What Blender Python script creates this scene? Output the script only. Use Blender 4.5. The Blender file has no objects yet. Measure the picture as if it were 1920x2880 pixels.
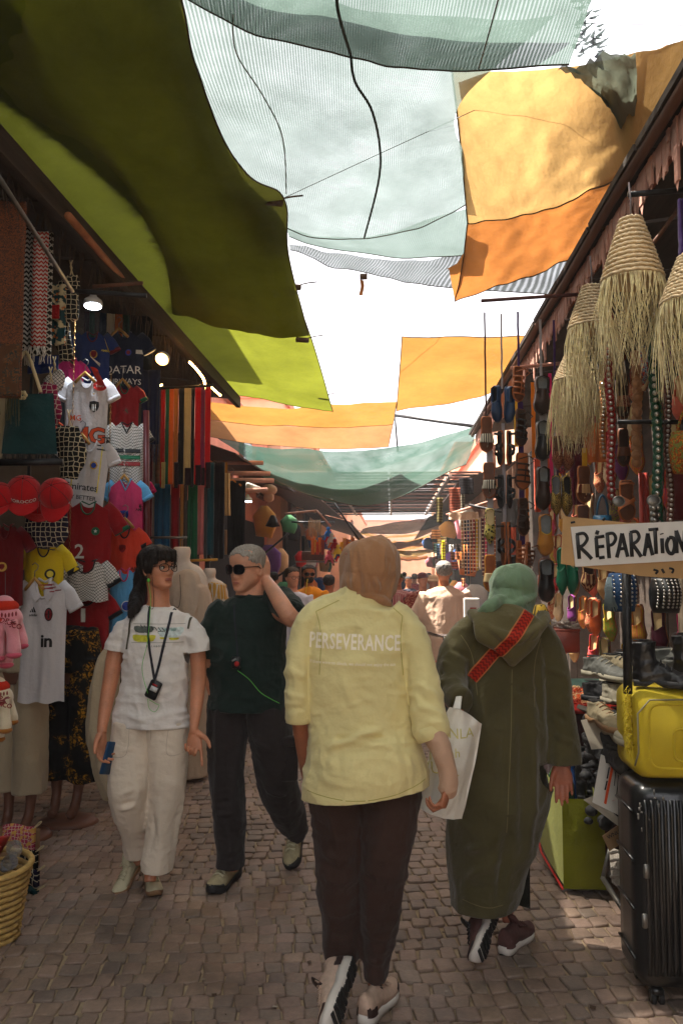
import bpy,bmesh,math,random
import numpy as np
from mathutils import Vector,Matrix,noise
from mathutils.bvhtree import BVHTree
R=random.Random(7)
SC=bpy.context.scene
COL=SC.collection
PI=math.pi
# camera, sky, sun, exposure
EYE=1.55
FPX=2240.0
YAW=math.atan(140/FPX)
PITCH=math.atan(160/FPX)
cam_data=bpy.data.cameras.new('camera')
cam=bpy.data.objects.new('camera',cam_data)
COL.objects.link(cam)
cam.location=(0,0,EYE)
cam.rotation_euler=(PI/2+PITCH,0,YAW)
cam_data.sensor_fit='VERTICAL'
cam_data.sensor_height=36
cam_data.lens=36*FPX/2880
cam_data.clip_end=600
cam_data.clip_start=0.05
SC.camera=cam
SUN_EL=math.radians(66)
SUN_DIR=Vector((-0.52,0.16,0.0)).normalized()*math.cos(SUN_EL)+Vector((0,0,math.sin(SUN_EL)))
world=bpy.data.worlds.new('World')
SC.world=world
world.use_nodes=True
wn=world.node_tree
sky=wn.nodes.new('ShaderNodeTexSky')
sky.sky_type='NISHITA'
sky.sun_disc=False
sky.sun_elevation=SUN_EL
sky.sun_rotation=math.atan2(SUN_DIR.x,SUN_DIR.y)
sky.dust_density=6.0
sky.air_density=0.7
sky.ozone_density=0.6
bg=wn.nodes['Background']
bg.inputs['Strength'].default_value=0.105
hz=wn.nodes.new('ShaderNodeMix');hz.data_type='RGBA';hz.inputs[0].default_value=.55;hz.inputs[7].default_value=(6.4,6.0,5.8,1)
wn.links.new(sky.outputs[0],hz.inputs[6]);wn.links.new(hz.outputs[2],bg.inputs['Color'])
sl=bpy.data.lights.new('sun','SUN')
sl.energy=5.0
sl.angle=math.radians(0.5)
sl.color=(1.0,0.93,0.82)
sun=bpy.data.objects.new('sun',sl)
COL.objects.link(sun)
sun.rotation_euler=SUN_DIR.to_track_quat('Z','Y').to_euler()
sun.location=(-8,4,14)
SC.view_settings.view_transform='Standard'
SC.view_settings.look='None'
SC.view_settings.gamma=1
SC.view_settings.use_curve_mapping=False
SC.view_settings.exposure=2.42
SC.render.engine='CYCLES'
SC.cycles.use_denoising=True
SC.cycles.max_bounces=7
SC.cycles.diffuse_bounces=4
SC.cycles.transparent_max_bounces=16
SC.cycles.sample_clamp_indirect=6
# camera mathematics: a pixel of the photograph plus a distance down the street gives a point
cm=Matrix.Rotation(YAW,3,'Z')@Matrix.Rotation(PI/2+PITCH,3,'X')
def P(px,py,Y):
 d=cm@Vector(((px-960)/FPX,-(py-1440)/FPX,-1))
 return Vector((0,0,EYE))+d*(Y/d.y)
def G(px,py,z=0.0):
 d=cm@Vector(((px-960)/FPX,-(py-1440)/FPX,-1))
 return Vector((0,0,EYE))+d*((z-EYE)/d.z)
def XP(px,py,X):
 d=cm@Vector(((px-960)/FPX,-(py-1440)/FPX,-1))
 return Vector((0,0,EYE))+d*(X/d.x)
 # tagging
USED={}
def tag(o,label=None,cat=None,group=None,kind=None):
 if label:o['label']=label
 if cat:o['category']=cat
 if group:o['group']=group
 if kind:o['kind']=kind
 return o
def empty(name,loc=(0,0,0),rz=0.0,label=None,cat=None,group=None,parent=None):
 o=bpy.data.objects.new(name,None)
 o.empty_display_size=0.05
 COL.objects.link(o)
 o.location=loc
 o.rotation_euler=(0,0,rz)
 if parent:o.parent=parent
 return tag(o,label,cat,group)
def link(name,me,mat=None,parent=None,smooth=True,loc=None,rot=None):
 o=bpy.data.objects.new(name,me)
 COL.objects.link(o)
 if mat is not None and len(me.materials)==0:
  for m in(mat if isinstance(mat,(list,tuple))else[mat]):me.materials.append(m)
 if parent is not None:o.parent=parent
 if loc is not None:o.location=loc
 if rot is not None:o.rotation_euler=rot
 return o
def dup(o,loc=None,rz=None,label=None,group=None,parent=None):
 c=o.copy();COL.objects.link(c)
 if parent is not None:c.parent=parent
 if loc is not None:c.location=loc
 if rz is not None:c.rotation_euler=(c.rotation_euler[0],c.rotation_euler[1],rz)
 if label:c['label']=label
 if group:c['group']=group
 for ch in o.children:dup(ch,parent=c)
 return c
 # mesh building
class MB:
 def __init__(s):s.v=[];s.f=[];s.uv=[];s.hasuv=False;s.mi=[];s.m=0
 def add(s,vs,fs,uvs=None):
  b=len(s.v)
  s.v+=[tuple(v)for v in vs]
  s.uv+=(uvs if uvs else[(v[0],v[2])for v in vs])
  if uvs:s.hasuv=True
  s.f+=[tuple(i+b for i in f)for f in fs]
  s.mi+=[s.m]*len(fs)
  return s
 def box(s,c,d,rz=0.0,rot=None,bev=0.0):
  M_=rot if rot is not None else Matrix.Rotation(rz,3,'Z')
  x,y,z=d[0]/2,d[1]/2,d[2]/2
  if bev<=0:
   vs=[(i*x,j*y,k*z)for k in(-1,1)for j in(-1,1)for i in(-1,1)]
   fs=[(0,2,3,1),(4,5,7,6),(0,1,5,4),(2,6,7,3),(0,4,6,2),(1,3,7,5)]
  else:
   b=min(bev,x*.9,y*.9,z*.9);vs=[]
   for k in(-1,1):
    for(ex,ez)in((b,0),(0,b)):
     pass
   rings=[(-z,b),(-z+b,0),(z-b,0),(z,b)]
   for zz,e in rings:
    X,Y_=x-e,y-e
    c_=b*.6
    vs+=[(-X+c_,-Y_,zz),(X-c_,-Y_,zz),(X,-Y_+c_,zz),(X,Y_-c_,zz),(X-c_,Y_,zz),(-X+c_,Y_,zz),(-X,Y_-c_,zz),(-X,-Y_+c_,zz)]
   fs=[tuple(range(7,-1,-1)),tuple(range(24,32))]
   for r in range(3):
    for i in range(8):
     j=(i+1)%8
     fs.append((r*8+i,r*8+j,r*8+8+j,r*8+8+i))
  C=Vector(c)
  s.add([C+M_@Vector(v)for v in vs],fs)
  return s
 def loft(s,rings,close=True,caps=True,uvs=False):
  n=len(rings[0]);vs=[p for r in rings for p in r];fs=[]
  for k in range(len(rings)-1):
   for i in range(n if close else n-1):
    j=(i+1)%n
    fs.append((k*n+i,k*n+j,(k+1)*n+j,(k+1)*n+i))
  if caps and close:
   fs.append(tuple(range(n-1,-1,-1)))
   fs.append(tuple((len(rings)-1)*n+i for i in range(n)))
  s.add(vs,fs)
  return s
 def tube(s,pts,rad,n=6,side=None,caps=True,rb=None):
  pts=[Vector(p)for p in pts]
  if not isinstance(rad,(list,tuple)):rad=[rad]*len(pts)
  rings=[]
  prev=None
  for i,p in enumerate(pts):
   t=(pts[min(i+1,len(pts)-1)]-pts[max(i-1,0)])
   if t.length<1e-9:t=Vector((0,0,1))
   t.normalize()
   if side is not None:a=Vector(side)
   else:a=prev if prev is not None else(Vector((1,0,0))if abs(t.x)<.9 else Vector((0,1,0)))
   a=a-t*a.dot(t)
   if a.length<1e-6:a=t.orthogonal()
   a.normalize();prev=a
   b=t.cross(a)
   r=rad[i]
   ra,rb_=r if isinstance(r,(list,tuple))else(r,r)
   rings.append([p+a*(math.cos(2*PI*k/n)*ra)+b*(math.sin(2*PI*k/n)*rb_)for k in range(n)])
  return s.loft(rings,True,caps)
 def ell(s,c,r,nu=12,nv=8,rot=None):
  C=Vector(c);rings=[]
  for j in range(nv+1):
   th=PI*(j/nv)if 0<j<nv else(0.02 if j==0 else PI-0.02)
   ring=[]
   for i in range(nu):
    ph=2*PI*i/nu
    v=Vector((math.sin(th)*math.cos(ph)*r[0],math.sin(th)*math.sin(ph)*r[1],-math.cos(th)*r[2]))
    if rot is not None:v=rot@v
    ring.append(C+v)
   rings.append(ring)
  return s.loft(rings)
 def lathe(s,prof,n=16,c=(0,0,0),caps=False):
  rings=[[(c[0]+r*math.cos(2*PI*i/n),c[1]+r*math.sin(2*PI*i/n),c[2]+z)for i in range(n)]for r,z in prof]
  return s.loft(rings,True,caps)
 def extr(s,poly,y0,y1,M_=None,c=(0,0,0)):
  n=len(poly);C=Vector(c)
  vs=[(x,y0,z)for x,z in poly]+[(x,y1,z)for x,z in poly]
  if M_ is not None:vs=[M_@Vector(v)for v in vs]
  vs=[C+Vector(v)for v in vs]
  fs=[tuple(range(n)),tuple(range(2*n-1,n-1,-1))]+[((i+1)%n,i,n+i,n+(i+1)%n)for i in range(n)]
  return s.add(vs,fs)
 def grid(s,fn,nu,nv,uvf=None):
  vs=[];uv=[]
  for j in range(nv+1):
   for i in range(nu+1):
    u,v=i/nu,j/nv
    vs.append(fn(u,v));uv.append(uvf(u,v)if uvf else(u,v))
  fs=[(j*(nu+1)+i,j*(nu+1)+i+1,(j+1)*(nu+1)+i+1,(j+1)*(nu+1)+i)for j in range(nv)for i in range(nu)]
  return s.add(vs,fs,uv)
 def mesh(s,name,smooth=True):
  me=bpy.data.meshes.new(name)
  me.from_pydata([tuple(v)for v in s.v],[],s.f)
  if s.hasuv:
   ul=me.uv_layers.new(name='UVMap')
   li=np.empty(len(me.loops),dtype=np.int32);me.loops.foreach_get('vertex_index',li)
   ul.data.foreach_set('uv',np.array(s.uv,dtype=np.float32)[li].ravel())
  if any(s.mi):me.polygons.foreach_set('material_index',s.mi)
  me.polygons.foreach_set('use_smooth',[smooth]*len(me.polygons))
  me.validate()
  return me
 def build(s,name,mat=None,parent=None,smooth=True,loc=None,rot=None):
  return link(name,s.mesh(name,smooth),mat,parent,loc=loc,rot=rot)
def cr(p,t):
 n=len(p)-1
 x=min(max(t,0),1)*n;i=min(int(x),n-1);f=x-i
 a,b,c,d=p[max(i-1,0)],p[i],p[i+1],p[min(i+2,n)]
 return(b*2+(c-a)*f+(a*2-b*5+c*4-d)*f*f+(b*3-a-c*3+d)*f*f*f)*.5
def smooth_path(pts,n):
 pts=[Vector(p)for p in pts]
 return[cr(pts,i/n)for i in range(n+1)]
def nz(x,y,z=0.0):return noise.noise(Vector((x,y,z)))
# materials
def lin(c):
 return c/12.92 if c<=.04045 else((c+.055)/1.055)**2.4
def H(r,g,b):return(lin(r/255),lin(g/255),lin(b/255))
MATS={}
class NT:
 def __init__(s,name):
  s.m=bpy.data.materials.new(name);s.m.use_nodes=True
  s.t=s.m.node_tree;s.N=s.t.nodes;s.L=s.t.links
  s.p=s.N['Principled BSDF'];s.out=s.N['Material Output']
 def n(s,t,**kw):
  x=s.N.new(t)
  for k,v in kw.items():
   if k.startswith('_'):setattr(x,k[1:],v)
   else:x.inputs[k.replace('_',' ')].default_value=v
  return x
 def coord(s,kind='Object',sc=(1,1,1),rot=(0,0,0)):
  c=s.N.new('ShaderNodeTexCoord');mp=s.N.new('ShaderNodeMapping')
  s.L.new(c.outputs[kind],mp.inputs['Vector']);mp.inputs['Scale'].default_value=sc;mp.inputs['Rotation'].default_value=rot
  return mp.outputs[0]
 def noise(s,sc,co,det=3,rough=.55):
  x=s.n('ShaderNodeTexNoise',Scale=sc,Detail=det,Roughness=rough);s.L.new(co,x.inputs['Vector']);return x.outputs['Fac']
 def ramp(s,fac,stops,const=False):
  r=s.N.new('ShaderNodeValToRGB');s.L.new(fac,r.inputs[0])
  if const:r.color_ramp.interpolation='CONSTANT'
  e=r.color_ramp.elements
  while len(e)<len(stops):e.new(.5)
  for i,(p,c)in enumerate(stops):
   e[i].position=p
   e[i].color=(*c,1)if isinstance(c,(tuple,list))else(c,c,c,1)
  return r.outputs[0]
 def mix(s,f,a,b):
  x=s.N.new('ShaderNodeMix');x.data_type='RGBA'
  for i,v in((0,f),(6,a),(7,b)):
   if isinstance(v,(int,float)):x.inputs[i].default_value=v
   elif isinstance(v,tuple):x.inputs[i].default_value=(*v,1)
   else:s.L.new(v,x.inputs[i])
  return x.outputs[2]
 def math(s,op,a,b=0.0,c=None):
  x=s.N.new('ShaderNodeMath');x.operation=op
  for i,v in enumerate((a,b)if c is None else(a,b,c)):
   if isinstance(v,(int,float)):x.inputs[i].default_value=v
   else:s.L.new(v,x.inputs[i])
  return x.outputs[0]
 def bump(s,h,st=.3,dist=.002):
  b=s.n('ShaderNodeBump',Strength=st,Distance=dist);s.L.new(h,b.inputs['Height'])
  s.L.new(b.outputs[0],s.p.inputs['Normal']);return b
 def set(s,col=None,rough=None,metal=None,spec=None):
  if col is not None:
   if isinstance(col,tuple):s.p.inputs['Base Color'].default_value=(*col,1)
   else:s.L.new(col,s.p.inputs['Base Color'])
  if rough is not None:
   if isinstance(rough,(int,float)):s.p.inputs['Roughness'].default_value=rough
   else:s.L.new(rough,s.p.inputs['Roughness'])
  if metal is not None:s.p.inputs['Metallic'].default_value=metal
  if spec is not None:s.p.inputs['Specular IOR Level'].default_value=spec
def M(name,col,rough=.75,var=.22,vs=6,bump=.35,bs=90,bd=.002,metal=0,spec=.35,sc=(1,1,1),sheen=0):
 if name in MATS:return MATS[name]
 t=NT(name);co=t.coord('Object',sc)
 f=t.noise(vs,co,4)
 f=t.ramp(f,[(.3,0.0),(.7,1.0)])
 a=tuple(c*(1-var)for c in col);b=tuple(min(1,c*(1+var))for c in col)
 t.set(t.mix(f,a,b),rough,metal,spec)
 if bump:t.bump(t.noise(bs,co,3),bump,bd)
 if sheen:
  t.p.inputs['Sheen Weight'].default_value=sheen
 MATS[name]=t.m
 return t.m
def cloth(name,col,var=.16,weave=700,sheen=.15,fold=0.0,rough=.9):
 if name in MATS:return MATS[name]
 t=NT(name);co=t.coord('Object')
 big=t.ramp(t.noise(5,co,5),[(.3,0.0),(.7,1.0)])
 fine=t.noise(weave,co,2)
 c=t.mix(big,tuple(x*(1-var)for x in col),tuple(min(1,x*(1+var))for x in col))
 c=t.mix(t.math('MULTIPLY',fine,.35),c,tuple(x*.55 for x in col))
 t.set(c,rough,0,.15)
 t.p.inputs['Sheen Weight'].default_value=sheen
 h=t.math('ADD',t.math('MULTIPLY',fine,.25),t.math('MULTIPLY',t.noise(38,co,4),1.0))
 t.bump(h,.7,.006)
 MATS[name]=t.m
 return t.m
def emis(name,col,st):
 if name in MATS:return MATS[name]
 t=NT(name);t.set(col,.5)
 t.p.inputs['Emission Color'].default_value=(*col,1);t.p.inputs['Emission Strength'].default_value=st
 MATS[name]=t.m
 return t.m
def canopy(name,col,trans=.6,holes=0.0,rib=0.0,back=.5,var=.2,stripes=None,ribdir=0):
 0
 t=NT(name);N,L=t.N,t.L;co=t.coord('Object');uv=t.coord('UV')
 N.remove(t.p)
 f=t.ramp(t.noise(1.6,co,6,.7),[(.32,0.0),(.68,1.0)])
 c=t.mix(f,tuple(x*(1-var)for x in col),tuple(min(1,x*(1+var))for x in col))
 fine=t.noise(420,co,2)
 c=t.mix(t.math('MULTIPLY',fine,.3),c,tuple(x*.5 for x in col))
 if stripes:
  w=N.new('ShaderNodeSeparateXYZ');L.new(uv,w.inputs[0])
  c=t.mix(t.ramp(w.outputs[stripes[0]],stripes[1],True),c,stripes[2])
 d=N.new('ShaderNodeBsdfDiffuse');tr=N.new('ShaderNodeBsdfTranslucent')
 L.new(c,d.inputs[0]);L.new(c,tr.inputs[0])
 b=t.n('ShaderNodeBump',Strength=.5,Distance=.01);L.new(t.noise(22,co,4),b.inputs['Height'])
 L.new(b.outputs[0],d.inputs['Normal']);L.new(b.outputs[0],tr.inputs['Normal'])
 m=N.new('ShaderNodeMixShader');m.inputs[0].default_value=trans
 L.new(d.outputs[0],m.inputs[1]);L.new(tr.outputs[0],m.inputs[2])
 last=m.outputs[0]
 if holes>0:
  tp=N.new('ShaderNodeBsdfTransparent');m2=N.new('ShaderNodeMixShader')
  h=t.math('MULTIPLY_ADD',t.noise(3.2,co,5),.34,holes-.17)
  if rib:
   sx=N.new('ShaderNodeSeparateXYZ');L.new(uv,sx.inputs[0])
   wv=t.math('SINE',t.math('MULTIPLY',sx.outputs[ribdir],rib))
   h=t.math('MULTIPLY_ADD',wv,.16,h)
  L.new(t.math('MINIMUM',t.math('MAXIMUM',h,0.02),.97),m2.inputs[0])
  L.new(last,m2.inputs[1]);L.new(tp.outputs[0],m2.inputs[2]);last=m2.outputs[0]
 L.new(last,t.out.inputs[0])
 return t.m
def printed(name,base,ink,kind='voronoi',sc=30.0,th=.05,coord='UV',rough=.9,ink2=None,rot=0.0):
 0
 if name in MATS:return MATS[name]
 t=NT(name);N,L=t.N,t.L
 co=t.coord(coord,(sc,sc,sc),(0,0,rot))
 if kind=='star':
  v=N.new('ShaderNodeTexVoronoi');v.feature='DISTANCE_TO_EDGE';v.inputs['Scale'].default_value=1;v.inputs['Randomness'].default_value=.35
  L.new(co,v.inputs['Vector']);f=t.ramp(v.outputs['Distance'],[(0,1.0),(th,1.0),(th+.02,0.0)])
 elif kind=='paisley':
  w=t.n('ShaderNodeTexNoise',Scale=1.0,Detail=3,Distortion=2.2);L.new(co,w.inputs['Vector'])
  f=t.ramp(w.outputs['Fac'],[(.42,0.0),(.47,1.0),(.53,1.0),(.58,0.0)])
 elif kind=='zigzag':
  sx=N.new('ShaderNodeSeparateXYZ');L.new(co,sx.inputs[0])
  z=t.math('PINGPONG',sx.outputs[0],.5)
  f=t.math('GREATER_THAN',t.math('FRACT',t.math('ADD',sx.outputs[1],z)),.5)
 elif kind=='lattice':
  sx=N.new('ShaderNodeSeparateXYZ');L.new(co,sx.inputs[0])
  a=t.math('ABSOLUTE',t.math('SUBTRACT',t.math('FRACT',t.math('ADD',sx.outputs[0],sx.outputs[1])),.5))
  b=t.math('ABSOLUTE',t.math('SUBTRACT',t.math('FRACT',t.math('SUBTRACT',sx.outputs[0],sx.outputs[1])),.5))
  f=t.math('LESS_THAN',t.math('MINIMUM',a,b),th)
 elif kind=='stripe':
  sx=N.new('ShaderNodeSeparateXYZ');L.new(co,sx.inputs[0])
  f=t.math('GREATER_THAN',t.math('FRACT',sx.outputs[0]),th)
 elif kind=='bands':
  sx=N.new('ShaderNodeSeparateXYZ');L.new(co,sx.inputs[0])
  f=t.math('GREATER_THAN',t.math('FRACT',sx.outputs[1]),th)
 elif kind=='spots':
  v=N.new('ShaderNodeTexVoronoi');v.inputs['Scale'].default_value=1;L.new(co,v.inputs['Vector'])
  f=t.ramp(v.outputs['Distance'],[(0,1.0),(th,1.0),(th+.04,0.0)])
 elif kind=='gold':
  w=t.n('ShaderNodeTexNoise',Scale=1.0,Detail=5,Distortion=1.4,Roughness=.75);L.new(co,w.inputs['Vector'])
  k2=t.noise(.22,co,2)
  f=t.math('MULTIPLY',t.ramp(w.outputs['Fac'],[(.52,0.0),(.56,1.0)]),t.ramp(k2,[(.5,0.0),(.56,1.0)]))
 c=t.mix(f,base,ink)
 if ink2:
  w=t.noise(.6,co,2);c=t.mix(t.ramp(w,[(.5,0.0),(.56,1.0)]),c,ink2)
 oc=t.coord('Object')
 g=t.ramp(t.noise(6,oc,4),[(.25,.72),(.75,1.0)])
 mm=N.new('ShaderNodeMix');mm.data_type='RGBA';mm.blend_type='MULTIPLY';mm.inputs[0].default_value=1
 L.new(c,mm.inputs[6]);L.new(g,mm.inputs[7])
 t.set(mm.outputs[2],rough,0,.2)
 t.bump(t.noise(60,oc,3),.35,.003)
 MATS[name]=t.m
 return t.m
 # THE SETTING
m_joint=M('sandy_joint',H(150,132,106),.95,.3,14,.6,160,.004)
m_cob=[]
for i,c in enumerate([(150,126,110),(142,120,104),(154,130,112),(132,114,102),(148,124,110),(140,122,108)]):
 t=NT('cobble_granite_%s'%'abcdef'[i]);co=t.coord('Object');gco=t.n('ShaderNodeNewGeometry').outputs['Position']
 c1=H(*c)
 f=t.noise(1.5,gco,7,.75);g=t.noise(70,gco,4,.7)
 col=t.mix(t.ramp(f,[(.38,0.0),(.62,1.0)]),tuple(x*.52 for x in c1),tuple(min(1,x*1.22)for x in c1))
 col=t.mix(t.math('MULTIPLY',t.ramp(g,[(.35,0.0),(.7,1.0)]),.5),col,tuple(x*.55 for x in c1))
 t.set(col,.62,0,.4);t.bump(g,.7,.004);m_cob.append(t.m)
g_=MB();g_.grid(lambda u,v:(-40+80*u,-30+130*v,-0.006+.003*nz(u*90,v*90)),60,60)
ground=tag(g_.build('ground',m_joint),kind='structure')
def cobble_shape(r,sx,sy):
 0
 k=[(-.5,-.5),(.5,-.5),(.5,.5),(-.5,.5)]
 q=[((x+r.uniform(-.10,.10))*sx,(y+r.uniform(-.10,.10))*sy)for x,y in k]
 h=r.uniform(-.002,.004);tilt=(r.uniform(-.02,.02),r.uniform(-.02,.02))
 rings=[]
 out=[]
 for i in range(4):
  a,b=q[i],q[(i+1)%4]
  out+=[(a[0]+(b[0]-a[0])*.09,a[1]+(b[1]-a[1])*.09),(a[0]+(b[0]-a[0])*.91,a[1]+(b[1]-a[1])*.91)]
 for sc_,z in((1.0,-.03),(.985,-.003),(.95,.0028),(.78,.0038)):
  rings.append([(x*sc_,y*sc_,z+h+x*tilt[0]+y*tilt[1]+(r.uniform(-.0012,.0012)if z>0 else 0))for x,y in out])
 return rings
cob_var=[(cobble_shape(R,.071,.086))for i in range(26)]
cob_mesh=[]
for i,rg in enumerate(cob_var):
 b=MB();n=8
 vs=[p for r_ in rg for p in r_]
 fs=[(k*n+i2,k*n+(i2+1)%n,(k+1)*n+(i2+1)%n,(k+1)*n+i2)for k in range(3)for i2 in range(n)]+[tuple(24+i2 for i2 in range(n))]
 b.add(vs,fs);me=b.mesh('cobblestone',True);me.materials.append(m_cob[i%6]);cob_mesh.append((me,vs,fs))
spots=[]
y=1.2
row=0
while y<15.5:
 x=-3.0+(row%2)*.037+R.uniform(-.02,.02)
 while x<2.6:
  w=R.uniform(.86,1.18)
  x+=.0755*w/2
  wob=.22*math.sin(x*.75+.4)+.05*math.sin(x*2.3+row*.2)
  spots.append((x,y+wob+R.uniform(-.006,.006),w,R.uniform(.94,1.08),.22*.75*math.cos(x*.75+.4)+R.uniform(-.07,.07)))
  x+=.0755*w/2
 y+=.0905;row+=1
def inview(x,y):
 if y<.5:return False
 d=y;px=1100+x*FPX/d;py=1600+EYE*FPX/d
 return-60<px<1980 and py<2960
spots.sort(key=lambda s_:s_[1]if inview(s_[0],s_[1])else 99)
near,rest=spots[:300],spots[300:]
for(x,y,w,d,a)in near:
 k=R.randrange(26)
 o=link('cobblestone',cob_mesh[k][0],None,ground)
 o.location=(x,y,0);o.scale=(w,d,1);o.rotation_euler=(0,0,a)
rb=MB()
for(x,y,w,d,a)in rest:
 me,vs,fs=cob_mesh[R.randrange(26)]
 ca,sa=math.cos(a),math.sin(a);rb.m=R.randrange(6)
 rb.add([(x+v[0]*w*ca-v[1]*d*sa,y+v[0]*w*sa+v[1]*d*ca,v[2])for v in vs],fs)
tag(rb.build('cobblestone_paving',m_cob,ground),kind='stuff')
# buildings on both sides
m_dark=M('dark_plaster',(.030,.024,.020),.9,.3,3)  # very dark plaster with random mottling
m_plank=M('old_dark_plank',(.035,.024,.017),.8,.4,5,.5,40,.004,sc=(6,.6,6))
m_pink=M('salmon_plaster',H(196,122,96),.92,.14,2.2,.5,30,.006)
m_ochre=M('ochre_plaster',H(204,158,128),.92,.16,1.6,.5,30,.006)
m_wood=M('weathered_wood',H(96,62,44),.75,.35,6,.5,60,.003,sc=(1,.2,4))
m_woodpink=M('faded_pink_wood',H(176,128,112),.8,.3,6,.4,60,.003)
m_steel=M('dull_steel',H(120,118,114),.4,.2,20,.1,80,metal=.85)
m_iron=M('black_iron',(.02,.02,.022),.45,.3,20,.2,80,metal=.4)
m_bamboo=M('bamboo_cane',H(150,92,56),.6,.3,10,.3,60)
def building(name,x0,x1,y0,y1,z,mat,label,rot=0):
 r=empty(name,((x0+x1)/2,y0,0),0,label,'building')
 b=MB();b.box((0,(y1-y0)/2,z/2),(abs(x1-x0),y1-y0,z));b.build('wall',mat,r,False)
 p=MB();p.box((0,(y1-y0)/2,z+.09),(abs(x1-x0)+.16,y1-y0+.16,.18));p.build('parapet',m_pink,r,False)
 return r
LX,RX=-2.75,2.05
def row_building(name,side,y0,y1,z,mat,label,xw,windows=(),shop=True):
 r=building(name,xw if side>0 else xw-3.5,xw+3.5 if side>0 else xw,y0,y1,z,mat,label)
 s=-1 if side>0 else 1
 lx=s*1.75
 for(wy,wz,ww,wh)in windows:
  f=MB();f.box((lx+s*.03,wy-y0,wz),(.08,ww+.12,wh+.12));fo=f.build('window',m_wood,r,False)
  g=MB();g.box((lx+s*.075,wy-y0,wz),(.02,ww,wh));g.build('pane',M('window_dark',(.02,.02,.02),.2),fo,False)
 return r
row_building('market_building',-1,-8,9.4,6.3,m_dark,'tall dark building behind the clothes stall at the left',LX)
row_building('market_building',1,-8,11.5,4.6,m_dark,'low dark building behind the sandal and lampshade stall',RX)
row_building('salmon_building',-1,9.5,18.5,4.5,m_pink,'salmon pink plaster building beyond the shawl stall',-2.9,[(15.5,3.6,.9,.9),(17.4,3.6,.8,.9)])
row_building('ochre_building',-1,18.6,34,5.6,m_ochre,'sunlit ochre building far down the left side',-2.6,[(20.5,3.4,1,1.1),(24,3.4,1,1.1),(28,3.4,1,1.1)])
row_building('ochre_building',1,11.6,24,4.2,m_ochre,'ochre building behind the far belt stalls on the right',1.9,[(15,3.3,.8,.9)])
row_building('ochre_building',1,24.1,40,5.2,m_ochre,'pale ochre building farthest down the right side',2.0,[(27,3.4,1,1),(31,3.4,1,1)])
row_building('ochre_building',-1,34.2,60,4.8,m_ochre,'hazy ochre building closing the left side of the street',-1.9,[(38,3.3,1,1)])
eb=building('end_building',-6,8,62,66,5.2,m_ochre,'pale building closing the far end of the street')
# left stall roof, rods and poles
EX_L,EZ=-1.9,3.62
r=empty('stall_roof',(LX,0,0),0,'dark plank roof over the football shirt stall at the left','roof')
for k in range(15):
 y0=-3.6+k*.87
 b=MB();b.box((.42,y0+.43,3.66+.006*(k%2)),(1.02,.84,.03),rot=Matrix.Rotation(.10,3,'Y'));b.build('plank',m_plank,r,False)
b=MB();b.box((.90,2.9,3.575),(.05,13.2,.13));b.build('eave_board',m_plank,r,False)
b=MB()
for i in range(260):
 yy=-1+i*.037+R.uniform(-.02,.02);L_=R.uniform(.08,.26);x=.80+R.uniform(-.05,.03);dx=R.uniform(-.03,.03)
 b.add([(x,yy-.014,3.56),(x,yy+.014,3.56),(x+dx,yy+.004+dx,3.56-L_)],[(0,1,2)])
tag(b.build('thatch_fringe',M('dry_thatch',(.05,.032,.018),.95),r),kind='stuff')
def pole(name,a,b_,rad,mat,label,cat='pole',group=None,n=8,parts=None):
 A,B=Vector(a),Vector(b_)
 o=MB();mid=(A+B)/2
 o.tube([A,A.lerp(B,.33),A.lerp(B,.66),B],rad,n)
 ob=o.build(name,mat);tag(ob,label,cat,group);return ob
pole('bamboo_pole',P(192,606,4.1),P(432,885,6.3),.022,m_bamboo,'reddish bamboo pole slung under the eave of the shirt stall','pole')
pole('hanging_rod',P(-30,455,3.0),P(205,820,4.05),.011,m_steel,'long bright steel rod above the scarves at the upper left','rod')
pole('hanging_rod',P(202,818,4.3),P(412,832,4.3),.014,m_iron,'dark rod across the stall just under the white lamp','rod')
pole('hanging_rod',P(262,806,4.6),P(402,796,4.6),.012,m_wood,'thin wooden rod above the dark one, ending at the green cloth','rod')
pole('steel_post',P(412,1155,5.4),P(415,2260,5.4),.022,M('burgundy_paint',H(84,22,26),.45),'burgundy post between the shirts and the shawls','post')
for k,(x,yy)in enumerate(((-2.62,4.4),(-2.62,8.8))):
 pole('stall_post',(x,yy,0),(x,yy,3.6),.04,m_wood,['wooden post behind the mannequins of the left stall','wooden post at the far end of the left stall'][k],'post')
r=empty('garment_rack',(-2.5,4.0,0),0,'iron frame with chains that carries the shirts','rack')
b=MB()
for z in(1.0,1.7,2.4,3.1):b.box((0,1.3,z),(.02,2.9,.02))
for yy in(-.1,1.3,2.7):b.box((.021,yy,1.8),(.02,.02,3.4))
b.build('rail',m_iron,r,False)
# right stall roof with jagged fascia
EX_R=1.15
r=empty('stall_roof',(EX_R,0,0),0,'sloping wooden roof with jagged fascia over the sandal stall','roof')
for k in range(16):
 y0=-2.5+k*.87
 b=MB();b.box((.45,y0+.43,3.53+.006*(k%2)),(.98,.84,.03),rot=Matrix.Rotation(-.12,3,'Y'));b.build('plank',m_plank,r,False)
b=MB();b.tube([(0.0,-2.5+i*.55,3.445+.012*math.sin(i*1.7))for i in range(26)],.026,7);b.build('eave_pole',m_wood,r)
b=MB()
yy=-1.2
while yy<11.2:
 w=R.uniform(.03,.06);L_=R.uniform(.05,.17)if R.random()>.1 else R.uniform(.18,.3)
 x=.035
 b.box((x+R.uniform(0,.01),yy,3.42-L_/2),(.012,w*.92,L_))
 b.add([(x,yy-w/2,3.42-L_),(x,yy+w/2,3.42-L_),(x,yy,3.42-L_-R.uniform(.02,.06))],[(0,1,2)])
 yy+=w
b.build('jagged_fascia',m_woodpink,r,False)
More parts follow.
